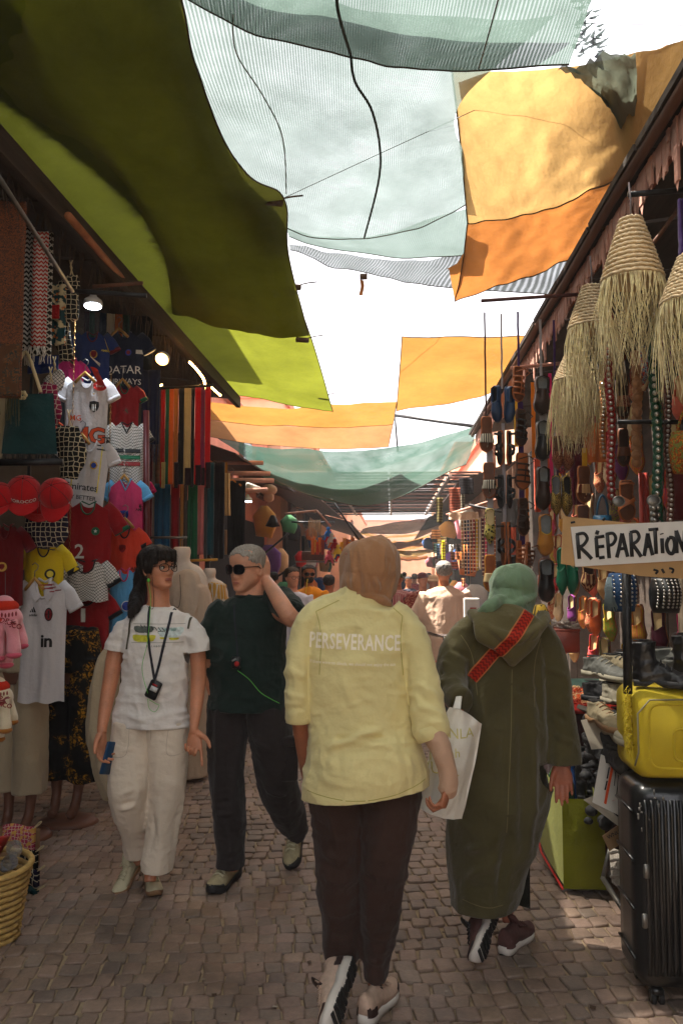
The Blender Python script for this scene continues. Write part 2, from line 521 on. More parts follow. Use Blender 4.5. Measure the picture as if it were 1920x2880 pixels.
b=MB();b.box((.06,4.3,3.36),(.02,13.4,.1));b.build('fascia_board',M('orange_brown_wood',H(128,66,40),.7,.3),r,False)
pole('hook_bar',P(1352,846,5.05),P(1625,828,5.05),.012,M('red_oxide_bar',H(80,48,48),.6),'short bar with hooks sticking out of the eave over the sandals','bar')
pole('hook_bar',P(1765,547,3.55),P(1925,534,3.55),.014,m_iron,'thick bar just above the big raffia lampshade','bar')
pole('hook_bar',P(1735,1187,3.75),P(1935,1187,3.75),.011,m_iron,'black horizontal bar across the studded belts','bar')
pole('hook_bar',P(1435,1035,6.2),P(1575,1022,6.2),.014,m_woodpink,'pale wooden batten behind the top sandals','bar')
pole('brace',P(1828,695,3.7),P(1912,580,3.7),.010,m_wood,'thin diagonal stick beside the big lampshade','brace')
b=empty('display_wall',(1.98,3.0,0),0,'dark board wall behind the hanging slippers','wall')
for k in range(9):
 q=MB();q.box((0,k*.95+.47,1.6),(.04,.93,3.2));q.build('board',m_plank,b,False)
 # cloth canopies over the street
def canopy_obj(name,rows,mat,label,nu=40,nv=40,amp=.012,fr=(9,3),parent=None,cat='canopy',group='cloth canopies over the street',hem=None,uvs=(1,1),fray=None):
 rows=[[P(*p)if not isinstance(p,Vector)else p for p in r_]for r_ in rows]
 def fn(u,v):
  p=cr([cr(r_,u)for r_ in rows],v)
  sd=len(name)+rows[0][0].x*3
  w=amp*(nz(u*fr[0],v*fr[1],sd)+.5*nz(u*fr[0]*2.3,v*fr[1]*2.3,sd+4))
  w+=amp*.10*math.sin((u*1.0+v*.35)*fr[0]*5+3*nz(u*2,v*2,sd))
  return(p.x,p.y,p.z+w)
 b=MB();b.grid(fn,nu,nv,lambda u,v:(u*uvs[0],v*uvs[1]))
 if parent is None:
  root=empty(name,rows[0][0],0,label,cat,group)
  root.location=(0,0,0)
  o=b.build('cloth',mat,root)
 else:
  root=parent;o=b.build('cloth',mat,root)
 if hem:
  hm=MB()
  for e in hem:
   if e=='r':path=[fn(1,i/nv)for i in range(nv+1)]
   if e=='l':path=[fn(0,i/nv)for i in range(nv+1)]
   if e=='n':path=[fn(i/nu,0)for i in range(nu+1)]
   if e=='f':path=[fn(i/nu,1)for i in range(nu+1)]
   hm.tube(path,.005,5)
  hm.build('hem',M('dark_hem',H(58,42,24),.9),root)
 return root,fn
m_lime=canopy('lime_cloth',H(80,84,25),.74)
m_olive=canopy('olive_cloth',H(91,91,36),.5)
m_mint=canopy('mint_net',H(89,107,101),.40,.07,900,ribdir=0)
m_mint2=canopy('mint_net_light',H(97,112,109),.40,.12,800)
m_yel=canopy('yellow_cloth',H(143,114,70),.68)
m_org=canopy('orange_cloth',H(122,76,37),.7)
m_peach=canopy('peach_cloth',H(134,96,63),.55)
m_farye=canopy('amber_cloth',H(127,87,42),.7)
m_grey=canopy('grey_net',H(78,84,86),.45,.10,500)
m_green=canopy('green_net',H(72,92,84),.45,.10,0,stripes=(1,[(0,.35),(.12,.6),(.3,.05),(.52,.5),(.62,.08),(.8,.0)],H(40,74,62)))
Lp=[(-260,-260,2.75),(-60,0,3.15),(-60,185,3.5),(62,318,3.9),(255,455,4.5),(392,600,5.15),(462,725,5.85),(486,880,7.0)]
Rp=[(470,-250,2.75),(512,0,3.15),(545,170,3.5),(600,320,3.95),(690,490,4.5),(800,560,5.0),(812,720,5.8),(868,948,7.25)]
rows=[]
for a,b in zip(Lp,Rp):
 A,B=P(*a),P(*b);w=(B-A).length
 rows.append([A,A.lerp(B,.33)+Vector((0,0,-.05)),A.lerp(B,.66)+Vector((0,0,-.06)),B])
olive,ofn=canopy_obj('olive_canopy',rows,m_olive,'dark olive green cloth canopy over the left side, with frayed edge',40,90,.030,(5,9),hem='r')
b=MB()
for i in range(1500):
 v=R.random();p=Vector(ofn(0.0,v));L_=R.uniform(.03,.09)*(1+nz(v*30,0));a=R.uniform(-.8,.8)
 q=p+Vector((-L_*math.cos(a),L_*math.sin(a)-.03,R.uniform(-.01,.012)))
 b.add([p+Vector((.01,-.003,0)),p+Vector((.01,.003,0)),q],[(0,1,2)])
tag(b.build('frayed_threads',m_olive,olive),kind='stuff')
Ll=[(-390,-200,2.75),(-220,130,3.15),(-50,312,3.72),(105,512,4.5),(262,722,5.6),(362,848,6.6),(478,990,7.9),(600,1118,9.7)]
Rl=[(440,-262,2.77),(482,-10,3.2),(542,200,3.7),(655,460,4.5),(784,612,5.35),(824,815,6.4),(880,965,7.6),(936,1158,9.9)]
rows=[]
for i,(a,b)in enumerate(zip(Ll,Rl)):
 A,B=P(*a)+Vector((0,0,.05)),P(*b)+Vector((0,0,.03 if i<6 else 0))
 rows.append([A,A.lerp(B,.33)+Vector((0,0,.03)),A.lerp(B,.66)+Vector((0,0,.0)),B])
lime,lfn=canopy_obj('lime_canopy',rows,m_lime,'bright lime green cloth canopy showing beyond the olive one',36,90,.018,(5,9),hem='rf')
for i,(x,y_,Y_)in enumerate(((795,558,5.0),(868,950,7.3),(846,800,6.4),(922,1110,9.4))):
 c=P(x,y_,Y_);b=MB();b.box(c+Vector((-.06,0,-.02)),(.12,.05,.035),.3)
 b.tube([c,c+Vector((.06,.02,.02)),c+Vector((.13,.03,.03))],.006,5)
 o=b.build('cloth_clamp',M('rust_brown',H(70,48,30),.8));tag(o,['brown clamp at the corner where the green cloth meets the mint net','brown clamp half way along the green cloth edge, above the lime band','small brown clamp on the green cloth edge between the other clamps','brown clamp at the far tip of the lime cloth'][i],'clamp','clamps on the cloth edges')
A1=[(300,-420,2.75),(700,-420,2.75),(1000,-420,2.75),(1300,-420,2.75),(1760,-420,2.75)]
A2=[(350,-150,3.3),(720,-120,3.3),(1000,-80,3.3),(1300,-60,3.3),(1690,-100,3.3)]
A3=[(440,-40,3.75),(720,90,3.75),(985,158,3.8),(1240,196,3.9),(1600,185,3.8)]
canopy_obj('mint_net',[A1,A2,A3],m_mint,'pale mint shade net nearest the camera across the top',40,24,.02,(6,3),hem='f')
B1=[(350,-160,3.5),(720,-50,3.6),(985,20,3.6),(1240,50,3.7),(1560,50,3.7)]
B2=[(470,180,4.25),(760,250,4.3),(985,300,4.3),(1160,310,4.35),(1290,300,4.3)]
B3=[(620,450,5.0),(810,480,5.05),(985,500,5.1),(1160,480,5.1),(1305,440,5.0)]
B4=[(700,590,5.8),(850,660,5.9),(1015,672,6.0),(1170,640,5.9),(1320,572,5.6)]
net2,bfn=canopy_obj('mint_net',[B1,B2,B3,B4],m_mint2,'large pale mint shade net in the middle of the sky',40,40,.03,(4,4),hem='f')
C1=[(800,640,6.0),(920,664,6.0),(1060,660,6.0),(1320,585,5.9)]
C2=[(812,664,6.5),(930,700,6.5),(1110,722,6.5),(1330,720,6.3)]
canopy_obj('mint_net',[C1,C2],m_mint,'narrow sagging mint net below the large one',30,8,.02,(5,2),hem='f')
D1=[(812,684,7.1),(960,712,7.1),(1120,730,7.1),(1310,722,7.0),(1640,690,6.6)]
D2=[(815,700,7.4),(930,745,7.4),(1075,782,7.4),(1250,808,7.3),(1600,835,6.9)]
canopy_obj('grey_net',[D1,D2],m_grey,'torn dark grey net strung below the mint nets',30,8,.03,(6,3),hem='f')
b=MB();b.box((0,0,0),(.07,.03,.05));o=b.build('cloth_clamp',M('rust_brown',H(70,48,30),.8));o.location=P(1022,778,7.3);tag(o,'brown clamp on the edge of the torn grey net','clamp','clamps on the cloth edges')
b=MB();b.grid(lambda u,v:((u-.5)*.035+.01*math.sin(v*4),.01*math.sin(v*6+u),-.03-v*.15),3,8);o=b.build('cloth_tag',m_org);o.location=P(1016,778,7.3);tag(o,'small orange rag hanging from the grey net clamp','rag')
def rope(pts,rad,mat,label,name='rope',cat='rope',n=24,world=False):
 pp=smooth_path([p if isinstance(p,Vector)else P(*p)for p in pts],n)
 b=MB();b.tube(pp,rad,5);return tag(b.build(name,mat),label,cat)
m_rope=M('dark_green_rope',(.012,.022,.016),.9)
rope([(948,-60,3.0),(950,30,3.2),(985,152,3.72)],.0075,m_rope,'dark rope down the middle of the nearest mint net')
rope([(985,152,3.75),(998,230,3.95),(1045,310,4.2),(1068,420,4.6),(1062,520,5.0),(1024,668,5.9)],.0075,m_rope,'wavy dark rope down the middle of the large mint net')
rope([(655,40,3.6),(665,150,3.9),(740,270,4.2),(795,390,4.5),(805,545,5.1)],.004,M('grey_rope',H(120,130,128),.9),'thin grey rope down the left of the large mint net')
rope([(1410,-40,3.1),(1375,90,3.4),(1345,192,3.75)],.004,M('grey_rope',H(120,130,128),.9),'thin grey rope down the right of the nearest mint net')
m_wire=M('grey_wire',H(90,90,92),.6)
rope([(800,556,4.95),(1050,440,4.7),(1290,330,4.5),(1560,205,4.2)],.0022,m_wire,'thin wire from the green cloth corner over the mint net','wire','wire')
rope([(925,1098,9.3),(1010,1085,9.0),(1120,1030,8.4),(1230,930,7.5),(1295,850,6.5)],.003,m_wire,'sagging wire from the lime cloth tip to the orange cloth corner','wire','wire')
rope([(1660,66,4.2),(1940,72,4.0)],.002,m_wire,'single wire against the sky at the top right','wire','wire')
E1=[(1268,188,4.12),(1420,200,4.0),(1580,190,3.85),(1790,150,3.55),(1960,100,3.2)]
E2=[(1292,390,4.85),(1430,400,4.6),(1560,390,4.35),(1700,380,4.0),(1850,350,3.5)]
E3=[(1314,628,5.75),(1420,615,5.4),(1530,590,5.0),(1660,540,4.5),(1800,455,3.75)]
yc,yfn=canopy_obj('yellow_canopy',[E1,E2,E3],m_yel,'large golden yellow cloth canopy at the upper right',44,36,.02,(6,5),hem='lf')
F1=[(1314,618,5.75),(1420,604,5.40),(1530,578,5.0),(1660,528,4.5),(1800,440,3.75)]
F2=[(1300,745,6.2),(1410,712,5.9),(1520,668,5.45),(1640,610,4.9),(1775,520,4.1)]
F3=[(1278,846,6.75),(1390,808,6.4),(1500,772,6.0),(1620,720,5.45),(1740,610,4.55)]
oc,_=canopy_obj('orange_canopy',[F1,F2,F3],m_org,'burnt orange cloth panel sewn below the golden yellow one',40,24,.022,(7,5),hem='lf')
b=MB();c0,c1,c2=P(1304,722,6.15),P(1278,846,6.75),P(1262,758,6.3)
b.add([P(1310,700,6.05),c1,c2,P(1255,757,6.3),P(1285,740,6.2)],[(0,4,1),(4,3,2),(4,2,1)]);b.build('corner_flap',m_org,oc)
Q1=[(1770,175,3.75),(1850,140,3.6),(2000,80,3.3)]
Q2=[(1800,290,4.1),(1880,250,3.9),(2010,190,3.6)]
canopy_obj('peach_canopy',[Q1,Q2],m_peach,'pale peach cloth at the right edge above the golden one',12,12,.012)
S1=[(1560,195,3.6),(1640,190,3.6),(1700,150,3.55),(1785,145,3.45)]
S2=[(1620,210,3.65),(1690,235,3.7),(1730,215,3.6),(1790,215,3.5)]
S3=[(1720,300,3.8),(1730,335,3.85),(1765,330,3.75),(1790,280,3.65)]
S4=[(1785,385,3.9),(1795,400,3.95),(1805,400,3.9),(1808,380,3.85)]
canopy_obj('torn_net',[S1,S2,S3,S4],canopy('torn_net_cloth',H(84,90,78),.4,.1),'torn grey net rag caught over the yellow cloth',14,16,.05,(9,6))
b=MB()
for i in range(60):
 p=P(1660+R.uniform(-60,20),110+R.uniform(-110,60),3.75);b.add([p,p+Vector((.02,0,-.01)),p+Vector((R.uniform(0,.1),0,R.uniform(-.02,.06)))],[(0,1,2)])
b.build('tattered_edge',m_mint,bpy.data.objects['mint_net'])
G1=[(1130,950,7.6),(1300,948,7.45),(1500,943,7.3),(1560,940,7.2)]
G2=[(1122,1055,8.5),(1250,1045,8.4),(1400,1035,8.2),(1470,1030,8.1)]
G3=[(1114,1157,9.5),(1240,1138,9.4),(1345,1116,9.2),(1420,1085,9.1)]
canopy_obj('amber_canopy',[G1,G2,G3],m_farye,'amber cloth stretched above the far sandals',24,18,.02,(4,8),hem='lnf')
H1=[(560,1128,10.1),(760,1150,10.1),(950,1138,10.1),(1116,1130,10.1)]
H2=[(570,1180,10.9),(760,1196,10.9),(950,1200,10.9),(1105,1192,10.9)]
H3=[(575,1225,11.7),(730,1250,11.7),(930,1262,11.7),(1092,1256,11.7)]
canopy_obj('amber_canopy',[H1,H2],m_farye,'amber cloth just beyond the tip of the lime cloth',30,10,.02,(5,3),hem='rf')
canopy_obj('amber_canopy',[[(a,b_,c+.03)for a,b_,c in H2],H3],m_peach,'paler amber cloth behind the first, above the green net',30,10,.02,(5,3),hem='rf')
I1=[(600,1225,12.6),(800,1262,12.6),(1080,1262,12.6),(1380,1185,12.4)]
I2=[(690,1290,12.0),(850,1330,12.0),(1060,1325,12.0),(1340,1215,11.8)]
I3=[(720,1330,11.3),(880,1392,11.3),(1060,1392,11.3),(1330,1255,11.1)]
I4=[(770,1350,10.8),(920,1405,10.8),(1080,1412,10.8),(1310,1305,10.7)]
canopy_obj('green_net',[I1,I2,I3,I4],m_green,'sagging green shade net hung across the street',40,30,.04,(5,5),hem='f')
for k,(yy,mt,lb)in enumerate(((1.2,m_mint2,'unseen mint net added overhead behind the photographer'),(-5.2,m_mint2,'farthest unseen mint net added behind the photographer'))):
 rows=[[Vector((x,yy+s_,3.75-.12*math.sin(PI*(x+1.8)/3.2)))for x in(-1.8,-.7,.3,1.3)]for s_ in(-1.4,0,1.4)]
 canopy_obj('mint_net',rows,mt,lb,14,14,.02)  # unseen nets, added to temper the sky light from behind the camera
 # PEOPLE
def remeshed(mb,voxel,sm=6,push=None,name='body',fac=.5):
 0
 me=mb.mesh(name+'_soup');me.materials.clear()
 o=bpy.data.objects.new('tmp',me);COL.objects.link(o)
 m=o.modifiers.new('r','REMESH');m.mode='VOXEL';m.voxel_size=voxel;m.use_smooth_shade=True
 s=o.modifiers.new('s','SMOOTH');s.iterations=sm;s.factor=fac
 bpy.context.view_layer.update()
 ev=o.evaluated_get(bpy.context.evaluated_depsgraph_get())
 out=bpy.data.meshes.new_from_object(ev);out.name=name
 bpy.data.objects.remove(o);bpy.data.meshes.remove(me)
 if push:
  n=len(out.vertices);co=np.empty(n*3,dtype=np.float32);no=np.empty(n*3,dtype=np.float32)
  out.vertices.foreach_get('co',co);out.vertices.foreach_get('normal',no)
  co=co.reshape(-1,3);no=no.reshape(-1,3)
  co=co+no*push(co,no)[:,None].astype(np.float32)
  out.vertices.foreach_set('co',co.ravel());out.update()
 out.polygons.foreach_set('use_smooth',[True]*len(out.polygons))
 return out
_rs=np.random.RandomState(5);_tab=_rs.rand(64,64,64).astype(np.float32)*2-1
def vn(p):
 i=np.floor(p).astype(int);f=p-i;f=f*f*(3-2*f);i&=63;j=(i+1)&63
 def g(a,b,c):return _tab[a,b,c]
 x0,y0,z0=i.T;x1,y1,z1=j.T;fx,fy,fz=f.T
 a=g(x0,y0,z0)*(1-fx)+g(x1,y0,z0)*fx;b=g(x0,y1,z0)*(1-fx)+g(x1,y1,z0)*fx
 c=g(x0,y0,z1)*(1-fx)+g(x1,y0,z1)*fx;d=g(x0,y1,z1)*(1-fx)+g(x1,y1,z1)*fx
 return(a*(1-fy)+b*fy)*(1-fz)+(c*(1-fy)+d*fy)*fz
def ridge(p,sc,seed=0):
 q=p*np.array(sc,dtype=np.float32)+seed
 q=q+.6*np.stack([vn(q*.5+7),vn(q*.5+13),vn(q*.5+19)],1)
 return 1-np.abs(vn(q))*2.6
def folds(*layers):
 0
 def f(co,no):
  d=np.zeros(len(co),dtype=np.float32)
  for amp,sc,seed,mask in layers:
   v=amp*np.clip(ridge(co,sc,seed),-1,1)
   if mask is not None:v=v*mask(co)
   d+=v
  return d
 return f
def creases(lst,base=None):
 0
 def f(co,no):
  d=base(co,no)if base else np.zeros(len(co),dtype=np.float32)
  for A,B,w,amp in lst:
   A_=np.array(A);B_=np.array(B);ab=B_-A_;t=((co-A_)@ab)/(ab@ab)
   tc=np.clip(t,0,1);q=A_+tc[:,None]*ab;r=np.linalg.norm(co-q,axis=1)
   x=r/w
   d+=1.5*amp*np.exp(-x*x)*(.35+.65*np.sin(np.pi*np.clip(t,0.02,.98)))
  return d
 return f
def bandmask(z0,z1,s=.05):
 return lambda co:1/(1+np.exp(-(co[:,2]-z0)/s))*1/(1+np.exp((co[:,2]-z1)/s))
def px2m(px,Y):return px*Y/FPX
def TP(mb,pts,n=20,side=(1,0,0),sub=4,caps=True):
 0
 c=[P(a,b,Y)for a,b,Y,w,d in pts];rr=[Vector((px2m(w,Y),d,0))for a,b,Y,w,d in pts]
 m=(len(pts)-1)*sub
 mb.tube([cr(c,i/m)for i in range(m+1)],[(max(.004,cr(rr,i/m).x),max(.004,cr(rr,i/m).y))for i in range(m+1)],n,side,caps)
 return mb
def head_pts(M_,kind='m',nose=1.0,jaw=1.0,seg=64,nv=56,hair=False,grow=0.0,mask=None):
 0
 Hh=.225
 prof=[(0.00,-.060,-.020,.018),(.03,-.074,.000,.030),(.09,-.078,.020,.042),(.17,-.076,.044,.052*jaw),(.27,-.076,.060,.060*jaw),(.38,-.078,.074,.066),(.48,-.077,.086,.071),(.58,-.082,.094,.075),(.68,-.084,.098,.077),(.78,-.078,.096,.075),(.87,-.063,.085,.067),(.94,-.040,.064,.051),(.985,-.012,.034,.028),(1.0,.004,.014,.010)]
 zs=[p[0]for p in prof]
 def ev(z):
  t=np.interp(z,zs,np.linspace(0,1,len(prof)))
  c=cr([Vector(p[1:])for p in prof],float(t));return c
 G_=[(0,.475,.017,.030,-.005),(0,.39,.009,.050,.012*nose),(0,.335,.010,.028,.016*nose),(.013,.32,.007,.016,.005),(-.013,.32,.007,.016,.005),(.032,.485,.016,.032,-.012),(-.032,.485,.016,.032,-.012),(.030,.555,.022,.022,.004),(-.030,.555,.022,.022,.004),(0,.228,.020,.017,.0055),(0,.188,.018,.017,.006),(0,.208,.022,.006,-.0035),(0,.255,.010,.014,-.002),(0,.145,.018,.018,-.003),(0,.065,.018,.040,.005),(.043,.37,.018,.05,.004),(-.043,.37,.018,.05,.004),(.028,.27,.008,.05,-.002),(-.028,.27,.008,.05,-.002)]
 rings=[]
 for j in range(nv+1):
  z=j/nv;z=z if 0<j<nv else(.002 if j==0 else .998)
  fr,bk,hw=ev(z)
  cy=(fr+bk)/2;dy=max(.004,(bk-fr)/2);hw=max(hw,.004)
  ring=[]
  for i in range(seg):
   a=2*PI*i/seg
   a=a+.45*math.sin(a)if True else a
   ca,sa=-math.cos(a),math.sin(a)
   e=2.25
   k=(abs(ca)**e+abs(sa)**e)**(-1/e)
   x,y=hw*k*sa,cy+dy*k*ca
   if ca<.1 and not hair:
    o=0
    for(gx,gz,sx,sz,am)in G_:
     o+=am*math.exp(-((x-gx)/sx)**2-((z-gz)/sz)**2)
    y-=o*(1 if ca<-.2 else max(0,(.1-ca)/.3))
   if grow:
    y+=grow*ca;x+=grow*sa
   ring.append(M_@Vector((x,y,z*Hh+(grow if z>.9 else 0)*(z-.9)*10)))
  rings.append(ring)
 return rings
def ear(mb,M_,s):
 pts=[]
 for i in range(9):
  a=-1.3+i*.52
  pts.append(M_@Vector((s*(.074+.010*max(0,math.cos(a))),.006-.004+.017*math.cos(a),.104+.030*math.sin(a))))
 mb.tube(pts,[.0045 if 0<i<8 else .006 for i in range(9)],6)
 mb.ell(M_@Vector((s*.073,.006,.101)),(.006,.013,.024),8,6,M_.to_3x3())
def head_mat(center,yaw,pitch=0.0,roll=0.0,s=1.0):
 0
 return Matrix.Translation(center)@Matrix.Rotation(yaw,4,'Z')@Matrix.Rotation(pitch,4,'X')@Matrix.Rotation(roll,4,'Y')@Matrix.Scale(s,4)
def hand(mb,wrist,d,palm,curls,s=1.0,thumb=(.55,.5),side=1,spread=.10):
 0
 d=Vector(d).normalized();n=Vector(palm);n=(n-d*n.dot(d)).normalized();w=d.cross(n)*side
 wrist=Vector(wrist)
 pl=[(0,.024,.017),(.03,.034,.016),(.06,.041,.015),(.085,.041,.013),(.098,.036,.010)]
 mb.tube([wrist+d*(a*s)for a,b,c in pl],[(b*s,c*s)for a,b,c in pl],14,w)
 L=[(.042,.026,.021),(.047,.030,.023),(.043,.028,.022),(.034,.021,.019)]
 for k in range(4):
  off=(.030-.020*k)*s
  base=wrist+d*((.088-(.004 if k in(0,3)else 0)-(.006 if k==3 else 0))*s)+w*off
  dr=(d+w*(spread*(1.5-k)/1.5)).normalized()
  pts=[base-dr*.02*s,base];ang=0;p=base
  for q in range(3):
   ang+=curls[k][q]
   v=dr*math.cos(ang)+n*math.sin(ang)
   p=p+v*L[k][q]*s;pts.append(p)
  r=(.0092,.0092,.0086,.0080,.0068)
  mb.tube(pts,[x*s*(.88 if k==3 else 1)for x in r],8)
  mb.ell(pts[-1],(.0069*s,)*3,6,5)
 tb=wrist+d*.022*s+w*.022*s
 a,c=thumb
 v1=(d*math.cos(a)+w*math.sin(a)+n*.25).normalized()
 v2=(d*math.cos(a*.5)+w*math.sin(a*.5)*.6+n*c).normalized()
 p1=tb+v1*.045*s;p2=p1+v1.lerp(v2,.5).normalized()*.032*s;p3=p2+v2*.026*s
 mb.tube([tb,p1,p2,p3],[.017*s,.0125*s,.0100*s,.0080*s],10)
 mb.ell(p3,(.008*s,)*3,6,5)
m_skin_f=None
def skin(name,col):
 if name in MATS:return MATS[name]
 t=NT(name);co=t.coord('Object')
 f=t.ramp(t.noise(14,co,4),[(.3,0.0),(.7,1.0)]);g=t.noise(160,co,3)
 c=t.mix(f,tuple(x*.82 for x in col),(min(1,col[0]*1.12),col[1]*1.02,col[2]*.98))
 c=t.mix(t.math('MULTIPLY',t.ramp(g,[(.5,0.0),(.75,1.0)]),.35),c,(col[0]*.6,col[1]*.45,col[2]*.4))
 t.set(c,.5,0,.4);t.bump(g,.25,.0015)
 t.p.inputs['Subsurface Weight'].default_value=.12;t.p.inputs['Subsurface Radius'].default_value=(.012,.005,.003)
 MATS[name]=t.m
 return t.m
def hairmat(name,a,b):
 if name in MATS:return MATS[name]
 t=NT(name);co=t.coord('Object',(140,140,26))
 g=t.noise(1,co,4,.7);t.set(t.mix(t.ramp(g,[(.35,0.0),(.7,1.0)]),a,b),.6,0,.25);t.bump(g,.9,.004)
 MATS[name]=t.m
 return t.m
def person(name,loc,label,group=None):
 return empty(name,loc,0,label,'person',group)
def put(me,name,mat,root):
 0
 T=Matrix.Translation(-Vector(root.location));me.transform(T)
 return link(name,me,mat,root)
def put_mb(mb,name,mat,root,smooth=True):return put(mb.mesh(name,smooth),name,mat,root)
def shoe(root,heel,toe,up,length,mats,lift=0,name='shoe',width=1.0,sole_h=.026,laces=True,chunky=1.0,tongue=True,label=None):
 0
 heel,toe=Vector(heel),Vector(toe);ax=(toe-heel).normalized();up=Vector(up);up=(up-ax*up.dot(ax)).normalized();sd=ax.cross(up)
 L=length
 def W(s):
  pts=[(0,.018),(.04,.030),(.15,.035),(.35,.033),(.5,.036),(.68,.047),(.82,.045),(.93,.032),(.985,.016),(1,.005)]
  return float(np.interp(s,[p[0]for p in pts],[p[1]for p in pts]))*width*L/.28
 def spring(s):return(.020*max(0,(s-.78)/.22)**2+.006*max(0,(.1-s)/.1))*L/.28
 def pt(s,w,h):return heel+ax*(s*L)+sd*w+up*h
 S=[0,.015,.05,.12,.22,.34,.46,.58,.7,.8,.88,.94,.975,1]
 so=MB();rings=[]
 for s in S:
  w=W(s);h0=spring(s);t=sole_h*chunky*(1.25 if s<.35 else 1.0)
  rings.append([pt(s,-w*.93,h0),pt(s,-w*1.04,h0+t*.5),pt(s,-w*.97,h0+t),pt(s,0,h0+t),pt(s,w*.97,h0+t),pt(s,w*1.04,h0+t*.5),pt(s,w*.93,h0),pt(s,0,h0+.001)])
 so.loft(rings)
 e=put_mb(so,name,mats[1],root)
 if label:e['label']=label
 if mats[2]:
  tr=MB()
  for k in range(11):
   s=.06+k*.083;w=W(s)*.86
   if .36<s<.5:w*=.7
   a=[pt(s-.026,-w,spring(s)-.004),pt(s-.026,w,spring(s)-.004),pt(s+.030,w,spring(s)-.004),pt(s+.030,-w,spring(s)-.004)]
   b_=[q+up*.006 for q in a];tr.loft([a,b_])
  T_=put_mb(tr,'tread',mats[2],root,False);T_.parent=e;T_['kind']='stuff'
 u=MB();rings=[]
 HT=[(0,.070),(.03,.078),(.12,.072),(.25,.066),(.35,.076),(.42,.074),(.55,.058),(.7,.042),(.82,.032),(.92,.024),(.975,.014),(1,.004)]
 for s in S:
  w=W(s)*.97;h0=spring(s)+sole_h*chunky*(1.2 if s<.35 else .95);hh=float(np.interp(s,[p[0]for p in HT],[p[1]for p in HT]))*L/.28
  r=[]
  for k in range(13):
   a=PI*k/12;c_,s_=math.cos(a),math.sin(a)
   tw=(.72 if s<.45 else .9)
   r.append(pt(s,-w*c_*(1-(1-tw)*s_**2),h0+hh*(abs(s_)**(.6 if s<.4 else .8))))
  rings.append(r)
 u.loft(rings)
 up_o=put_mb(u,'upper',mats[0],root);up_o.parent=e
 ac=MB()
 for s0,s1,top in((.80,1.0,.62),(-.0,.20,.75)):
  rr=[]
  for q in range(7):
   s=s0+(s1-s0)*q/6;w=W(s)*1.0+.001;h0=spring(s)+sole_h*chunky;hh=float(np.interp(s,[p[0]for p in HT],[p[1]for p in HT]))*L/.28*top
   rr.append([pt(s,-w*math.cos(PI*k/12)*1.01,h0+(hh+.0015)*abs(math.sin(PI*k/12))**.8)for k in range(13)])
  ac=MB();ac.loft(rr,False,False);A_=put_mb(ac,'overlay',mats[3],root);A_.parent=e
 if laces:
  lc=MB()
  for k in range(5):
   s=.40+k*.075;hh=float(np.interp(s,[p[0]for p in HT],[p[1]for p in HT]))*L/.28;h0=spring(s)+sole_h*chunky;w=W(s)*.55
   lc.tube([pt(s,-w,h0+hh*.88),pt(s+.015,0,h0+hh+.006),pt(s+.03,w,h0+hh*.82)],.0032,5)
   lc.tube([pt(s+.03,-w,h0+hh*.82),pt(s+.015,0,h0+hh+.007),pt(s,w,h0+hh*.88)],.0032,5)
  s=.38;hh=.07*L/.28;h0=sole_h*chunky
  for sg in(-1,1):lc.tube([pt(s,0,h0+hh),pt(s+.02,sg*.02,h0+hh+.014),pt(s+.09,sg*.032,h0+hh*.9),pt(s+.04,sg*.02,h0+hh*.95)],.003,5)
  lo=put_mb(lc,'laces',mats[4]if len(mats)>4 else mats[0],root);lo.parent=e
 if tongue:
  tg=MB();tg.tube([pt(.46,0,sole_h+.05),pt(.38,0,sole_h+.085),pt(.33,0,sole_h+.105)],[(.022,.006),(.024,.006),(.018,.005)],8,sd)
  to=put_mb(tg,'tongue',mats[3],root);to.parent=e
 return e
FONT=None
def text_mesh(s,size,bold=0.0,shear=0,spacing=1.0):
 cu=bpy.data.curves.new('t','FONT');cu.body=s;cu.size=size;cu.align_x='CENTER';cu.align_y='CENTER';cu.resolution_u=2
 cu.offset=bold*size;cu.shear=shear;cu.space_character=spacing
 o=bpy.data.objects.new('t',cu);COL.objects.link(o);bpy.context.view_layer.update()
 me=bpy.data.meshes.new_from_object(o.evaluated_get(bpy.context.evaluated_depsgraph_get()));bpy.data.objects.remove(o)
 return me
def cut_grid(me,step):
 bm=bmesh.new();bm.from_mesh(me)
 xs=[v.co.x for v in bm.verts];ys=[v.co.y for v in bm.verts]
 if not xs:bm.free();return me
 for ax,lo,hi in((0,min(xs),max(xs)),(1,min(ys),max(ys))):
  k=math.ceil(lo/step)
  while k*step<hi:
   no=(1,0,0)if ax==0 else(0,1,0);co=tuple(k*step*c for c in no)
   bmesh.ops.bisect_plane(bm,geom=bm.verts[:]+bm.edges[:]+bm.faces[:],plane_co=co,plane_no=no);k+=1
 bm.to_mesh(me);bm.free();return me
def project(me,frame,bvh,d,off=.003,rng=.6):
 0
 d=Vector(d).normalized()
 for v in me.vertices:
  p=frame@Vector((v.co.x,v.co.y,0));h=bvh.ray_cast(p,d,rng)
  v.co=(h[0]-d*off)if h[0]is not None else p+d*.1
 return me
def frame(c,r,u):
 r=Vector(r).normalized();u=Vector(u);u=(u-r*u.dot(r)).normalized();n=r.cross(u);c=Vector(c)
 return Matrix(((r.x,u.x,n.x,c.x),(r.y,u.y,n.y,c.y),(r.z,u.z,n.z,c.z),(0,0,0,1)))
def bvh_of(me):
 bm=bmesh.new();bm.from_mesh(me);b=BVHTree.FromBMesh(bm);bm.free();return b
def rect_mesh(w,h,n=8):
 b=MB();b.grid(lambda u,v:((u-.5)*w,(v-.5)*h,0),n,n);return b.mesh('print')
